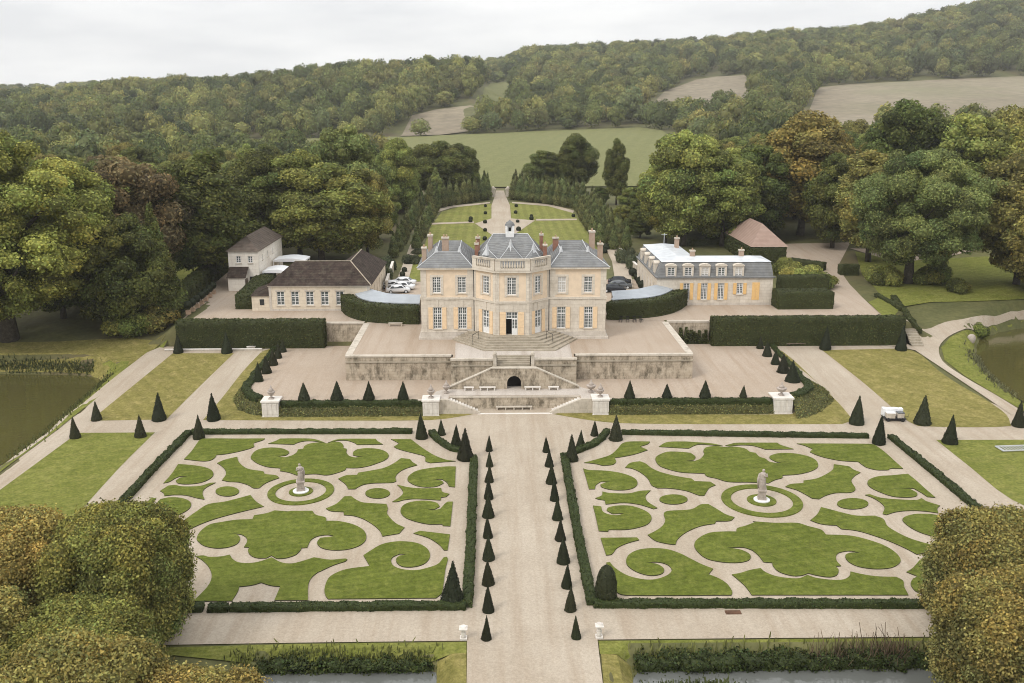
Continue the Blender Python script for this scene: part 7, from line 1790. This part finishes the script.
lime(1, -22.6, 44.2, 9.4, 8.2, LC2, 'golden clipped lime top at the lower edge, next to the moat-end one')
lime(0, -30.2, 43.5, 9.0, 8.2, LC, 'clipped lime top in the lower corner')
xl1 = xat(948, 59, 4.5)
lime(1, xl1 + 4.2, 59.8, 9.2, 8.6, LC2, 'golden clipped tree covering the outer corner of the mansard-side parterre')
lime(0, xl1 + 12.4, 60, 9.0, 8.6, LC2, 'golden clipped tree at the frame edge behind the parterre corner')
lime(0, xat(940, 48, 3) + 6.5, 51.4, 9.0, 8.4, LC2, 'golden clipped tree nearer the moat beside the parterre corner')
lime(1, xat(940, 48, 3) + 14.5, 51.4, 9.4, 8.4, LC2, 'ochre clipped tree in the lower corner nearest the moat')

# ---- bank plants
hedge('bank_hedge', 'rough dark hedge along the moat channel on the orangery side', 'hedge', px0([(238, 668), (300, 666.5), (380, 665.5), (433, 664.5)], -.9), 1.4, .5, 'box', zf=flat(-.95), seed=90, dens=60, size=.18, out=.25, jit=.2, group='rough moat bank hedges')
hedge('bank_hedge', 'rough dark hedge along the moat channel on the mansard side', 'hedge', px0([(636, 665), (740, 664), (850, 662.5), (960, 661)], -.9), 1.4, .5, 'box', zf=flat(-.95), seed=91, dens=60, size=.18, out=.3, jit=.22, group='rough moat bank hedges')
def reeds(name, P, n, h, w, col, seed, label=None, spread=.8, mat='leaf'):
    rg = np.random.default_rng(seed); P = np.array(resample(P, n)); P = P + rg.normal(0, spread, P.shape)
    z = H(P[:, 0], P[:, 1]); hh_ = h * rg.uniform(.5, 1.15, n); a = rg.uniform(0, 6.28, n); ln_ = rg.normal(0, .25, (n, 2)) * hh_[:, None]
    c, s = np.cos(a) * w / 2, np.sin(a) * w / 2
    V = np.stack([np.stack([P[:, 0] - c, P[:, 1] - s, z - .1], 1), np.stack([P[:, 0] + c, P[:, 1] + s, z - .1], 1), np.stack([P[:, 0] + ln_[:, 0] + c * .4, P[:, 1] + ln_[:, 1] + s * .4, z + hh_], 1), np.stack([P[:, 0] + ln_[:, 0] - c * .4, P[:, 1] + ln_[:, 1] - s * .4, z + hh_], 1)], 1).reshape(-1, 3)
    t = np.repeat(np.clip(1 + rg.normal(0, .3, n), .4, 1.8), 4)[:, None] * np.array(col)
    me = np_mesh(name, V, quads=np.arange(4 * n).reshape(-1, 4), mat=M[mat], tint=t); o = obj(name, me); o.color = (1, 1, 1, 1)
    return tag(o, label, kind='stuff')
reeds('reeds', [(x, y + .9) for x, y in POND_A[0:4]], 2600, .5, .2, (.10, .11, .042), 1, spread=.45)
reeds('reeds', POND_A[4:9], 1500, .45, .2, (.12, .13, .045), 2)
reeds('reeds', [POND_B[11], POND_B[10], POND_B[9], POND_B[8]], 1500, .5, .22, (.15, .15, .075), 3, spread=.9)
reeds('reeds', px0([(655, 684), (690, 682), (722, 682)], -.9), 700, .7, .2, (.085, .1, .035), 7, spread=.7)
reeds('dry_stems', px0([(815, 652), (850, 651), (912, 650)]), 260, 1.7, .09, (.15, .11, .07), 8, spread=.35)
reeds('dry_stems', px0([(880, 652), (886, 651.5), (912, 651)]), 110, 1.5, .09, (.14, .10, .06), 9, spread=.3)
reeds('bank_grass', px0([(238, 668), (300, 666.5), (380, 665.5), (433, 664.5)], -.8), 900, .5, .16, (.15, .16, .05), 11, spread=.5)
reeds('bank_grass', px0([(636, 665), (740, 664), (850, 662.5), (960, 661)], -.8), 1300, .6, .16, (.15, .155, .05), 12, spread=.55)
# boulder on the lake bank
x, y = GT(971, 341); bm = bmesh.new(); bmesh.ops.create_icosphere(bm, subdivisions=3, radius=.62); rgb = np.random.default_rng(2)
ph = rgb.uniform(0, 6, 6)
for v in bm.verts:
    c = v.co; v.co *= 1 + .16 * math.sin(2.3 * c.x + ph[0]) + .13 * math.sin(2.9 * c.y + ph[1]) + .12 * math.sin(3.4 * c.z + ph[2])
me = bpy.data.meshes.new('boulder'); bm.to_mesh(me); bm.free(); me.materials.append(M['statue']); me.shade_smooth(); o = obj('boulder', me); o.location = (x, y, h1(x, y) + .3); tag(o, 'pale rounded boulder on the lake bank beside the bushy shrub', 'boulder')

# ================================================================== FAR WOODS (one mass per hillside)
protos = []
for i in range(5):
    rg = np.random.default_rng(400 + i)
    bl_ = blobs_broad(1.0, 1.0, 430 + i, n=15, base=.06, lumps=(.17, .26)) + [(0, 0, .48, .36, .38)]
    protos.append(crown('far', bl_, 480, .072, 410 + i, core=.90, low=True, tvar=.20, bvar=.17, spread=.42))
FPX = [(px, np.array(px)) for _, px, _ in FIELDS]
FWORLD = [[p for p in TP(px, 350) if p] for _, px, _ in FIELDS]
pts_ = []; rg = np.random.default_rng(77)
D = 352.0
while D < 1900:
    step = 12.0 + (D - 350) * .0125
    xs = np.arange(-.66 * D, .66 * D, step); x = xs + rg.uniform(-.42, .42, len(xs)) * step; y = D + rg.uniform(-.42, .42, len(xs)) * step
    pts_.append(np.stack([x, y, np.full(len(x), step)], 1)); D += step
pts_ = np.vstack(pts_)
for FW_ in FWORLD:
    sd = poly_sd(pts_[:, 0], pts_[:, 1], FW_); pts_ = pts_[sd > 3.0]
u = 492.5 + pts_[:, 0] / pts_[:, 1] * FOC / cp
pts_ = pts_[(u > -70) & (u < 1095)]; u = 492.5 + pts_[:, 0] / pts_[:, 1] * FOC / cp
# keep the ground between the gate and the meadow open
pts_ = pts_[~((u > 380) & (u < 700) & (pts_[:, 1] < 600))]
u = 492.5 + pts_[:, 0] / pts_[:, 1] * FOC / cp
zz_ = H(pts_[:, 0], pts_[:, 1])
side = np.where(u < 250, 0, np.where(u < 505, 1, np.where(u < 760, 2, 3)))
fcols = np.array([(.110, .130, .040), (.155, .175, .050), (.205, .215, .062), (.27, .265, .080), (.205, .195, .066), (.085, .105, .036), (.27, .25, .078), (.19, .22, .085)])
for s in range(4):
    sel = np.where(side == s)[0]
    if not len(sel): continue
    Vs, Qs, Ts, Cs = [], [], [], []; off = 0
    for i in sel:
        V, Q, T, ti = protos[rg.integers(len(protos))]; a = rg.uniform(0, 6.28); c, s_ = math.cos(a), math.sin(a)
        st = pts_[i, 2]; w = st * rg.uniform(.85, 1.25); h = min(w * rg.uniform(.95, 1.45), 27) * (0.65 if rg.random() < .2 else 1.0)
        if pts_[i, 1] < 700 and rg.random() < .3: h *= .7
        X_ = V[:, 0] * w; Y_ = V[:, 1] * w
        Vs.append(np.stack([pts_[i, 0] + X_ * c - Y_ * s_, pts_[i, 1] + X_ * s_ + Y_ * c, zz_[i] - .6 + V[:, 2] * h], 1)); Qs.append(Q + off); Ts.append(T + off)
        cl = .5 + .5 * math.sin(pts_[i, 0] * .021 + 1.3 + 1.2 * math.sin(pts_[i, 1] * .011)) * math.sin(pts_[i, 1] * .017 + s); k = int(np.clip(rg.normal(2.1 + 3.2 * (cl - .5), 1.25), 0, 3)) if rg.random() < .82 else int(rg.integers(4, 8)); Cs.append(ti * fcols[k] * rg.uniform(.75, 1.3)); off += len(V)
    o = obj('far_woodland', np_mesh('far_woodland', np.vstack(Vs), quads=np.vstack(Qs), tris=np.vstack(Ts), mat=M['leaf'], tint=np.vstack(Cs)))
    o.color = (1, 1, 1, 1); tag(o, ['mixed autumn woodland covering the pond-side hill', 'mixed woodland on the hill shoulder above the meadow', 'hedgerows and woodland above the meadow beyond the gate', 'golden woodland on the high hill around the bare field'][s], kind='stuff')
# low scrub between the gate and meadow, and in the wood floors
print('FAR TREES', len(pts_), 'BELT', len(BELT))

# ================================================================== HAZE
HAZE = 0.00010
m = MB(); m.box(-1850, 1950, -60, 2660, -4.0, 250.0); hz = m.build('haze', bpy.data.materials.new('haze_air')); hz['kind'] = 'stuff'
hm = hz.data.materials[0]; hm.use_nodes = True; n = hm.node_tree; n.nodes.clear()
ho = n.nodes.new('ShaderNodeOutputMaterial'); pvn = n.nodes.new('ShaderNodeVolumePrincipled'); pvn.inputs['Color'].default_value = (.93, .94, .96, 1); pvn.inputs['Density'].default_value = HAZE
n.links.new(pvn.outputs[0], ho.inputs['Volume'])
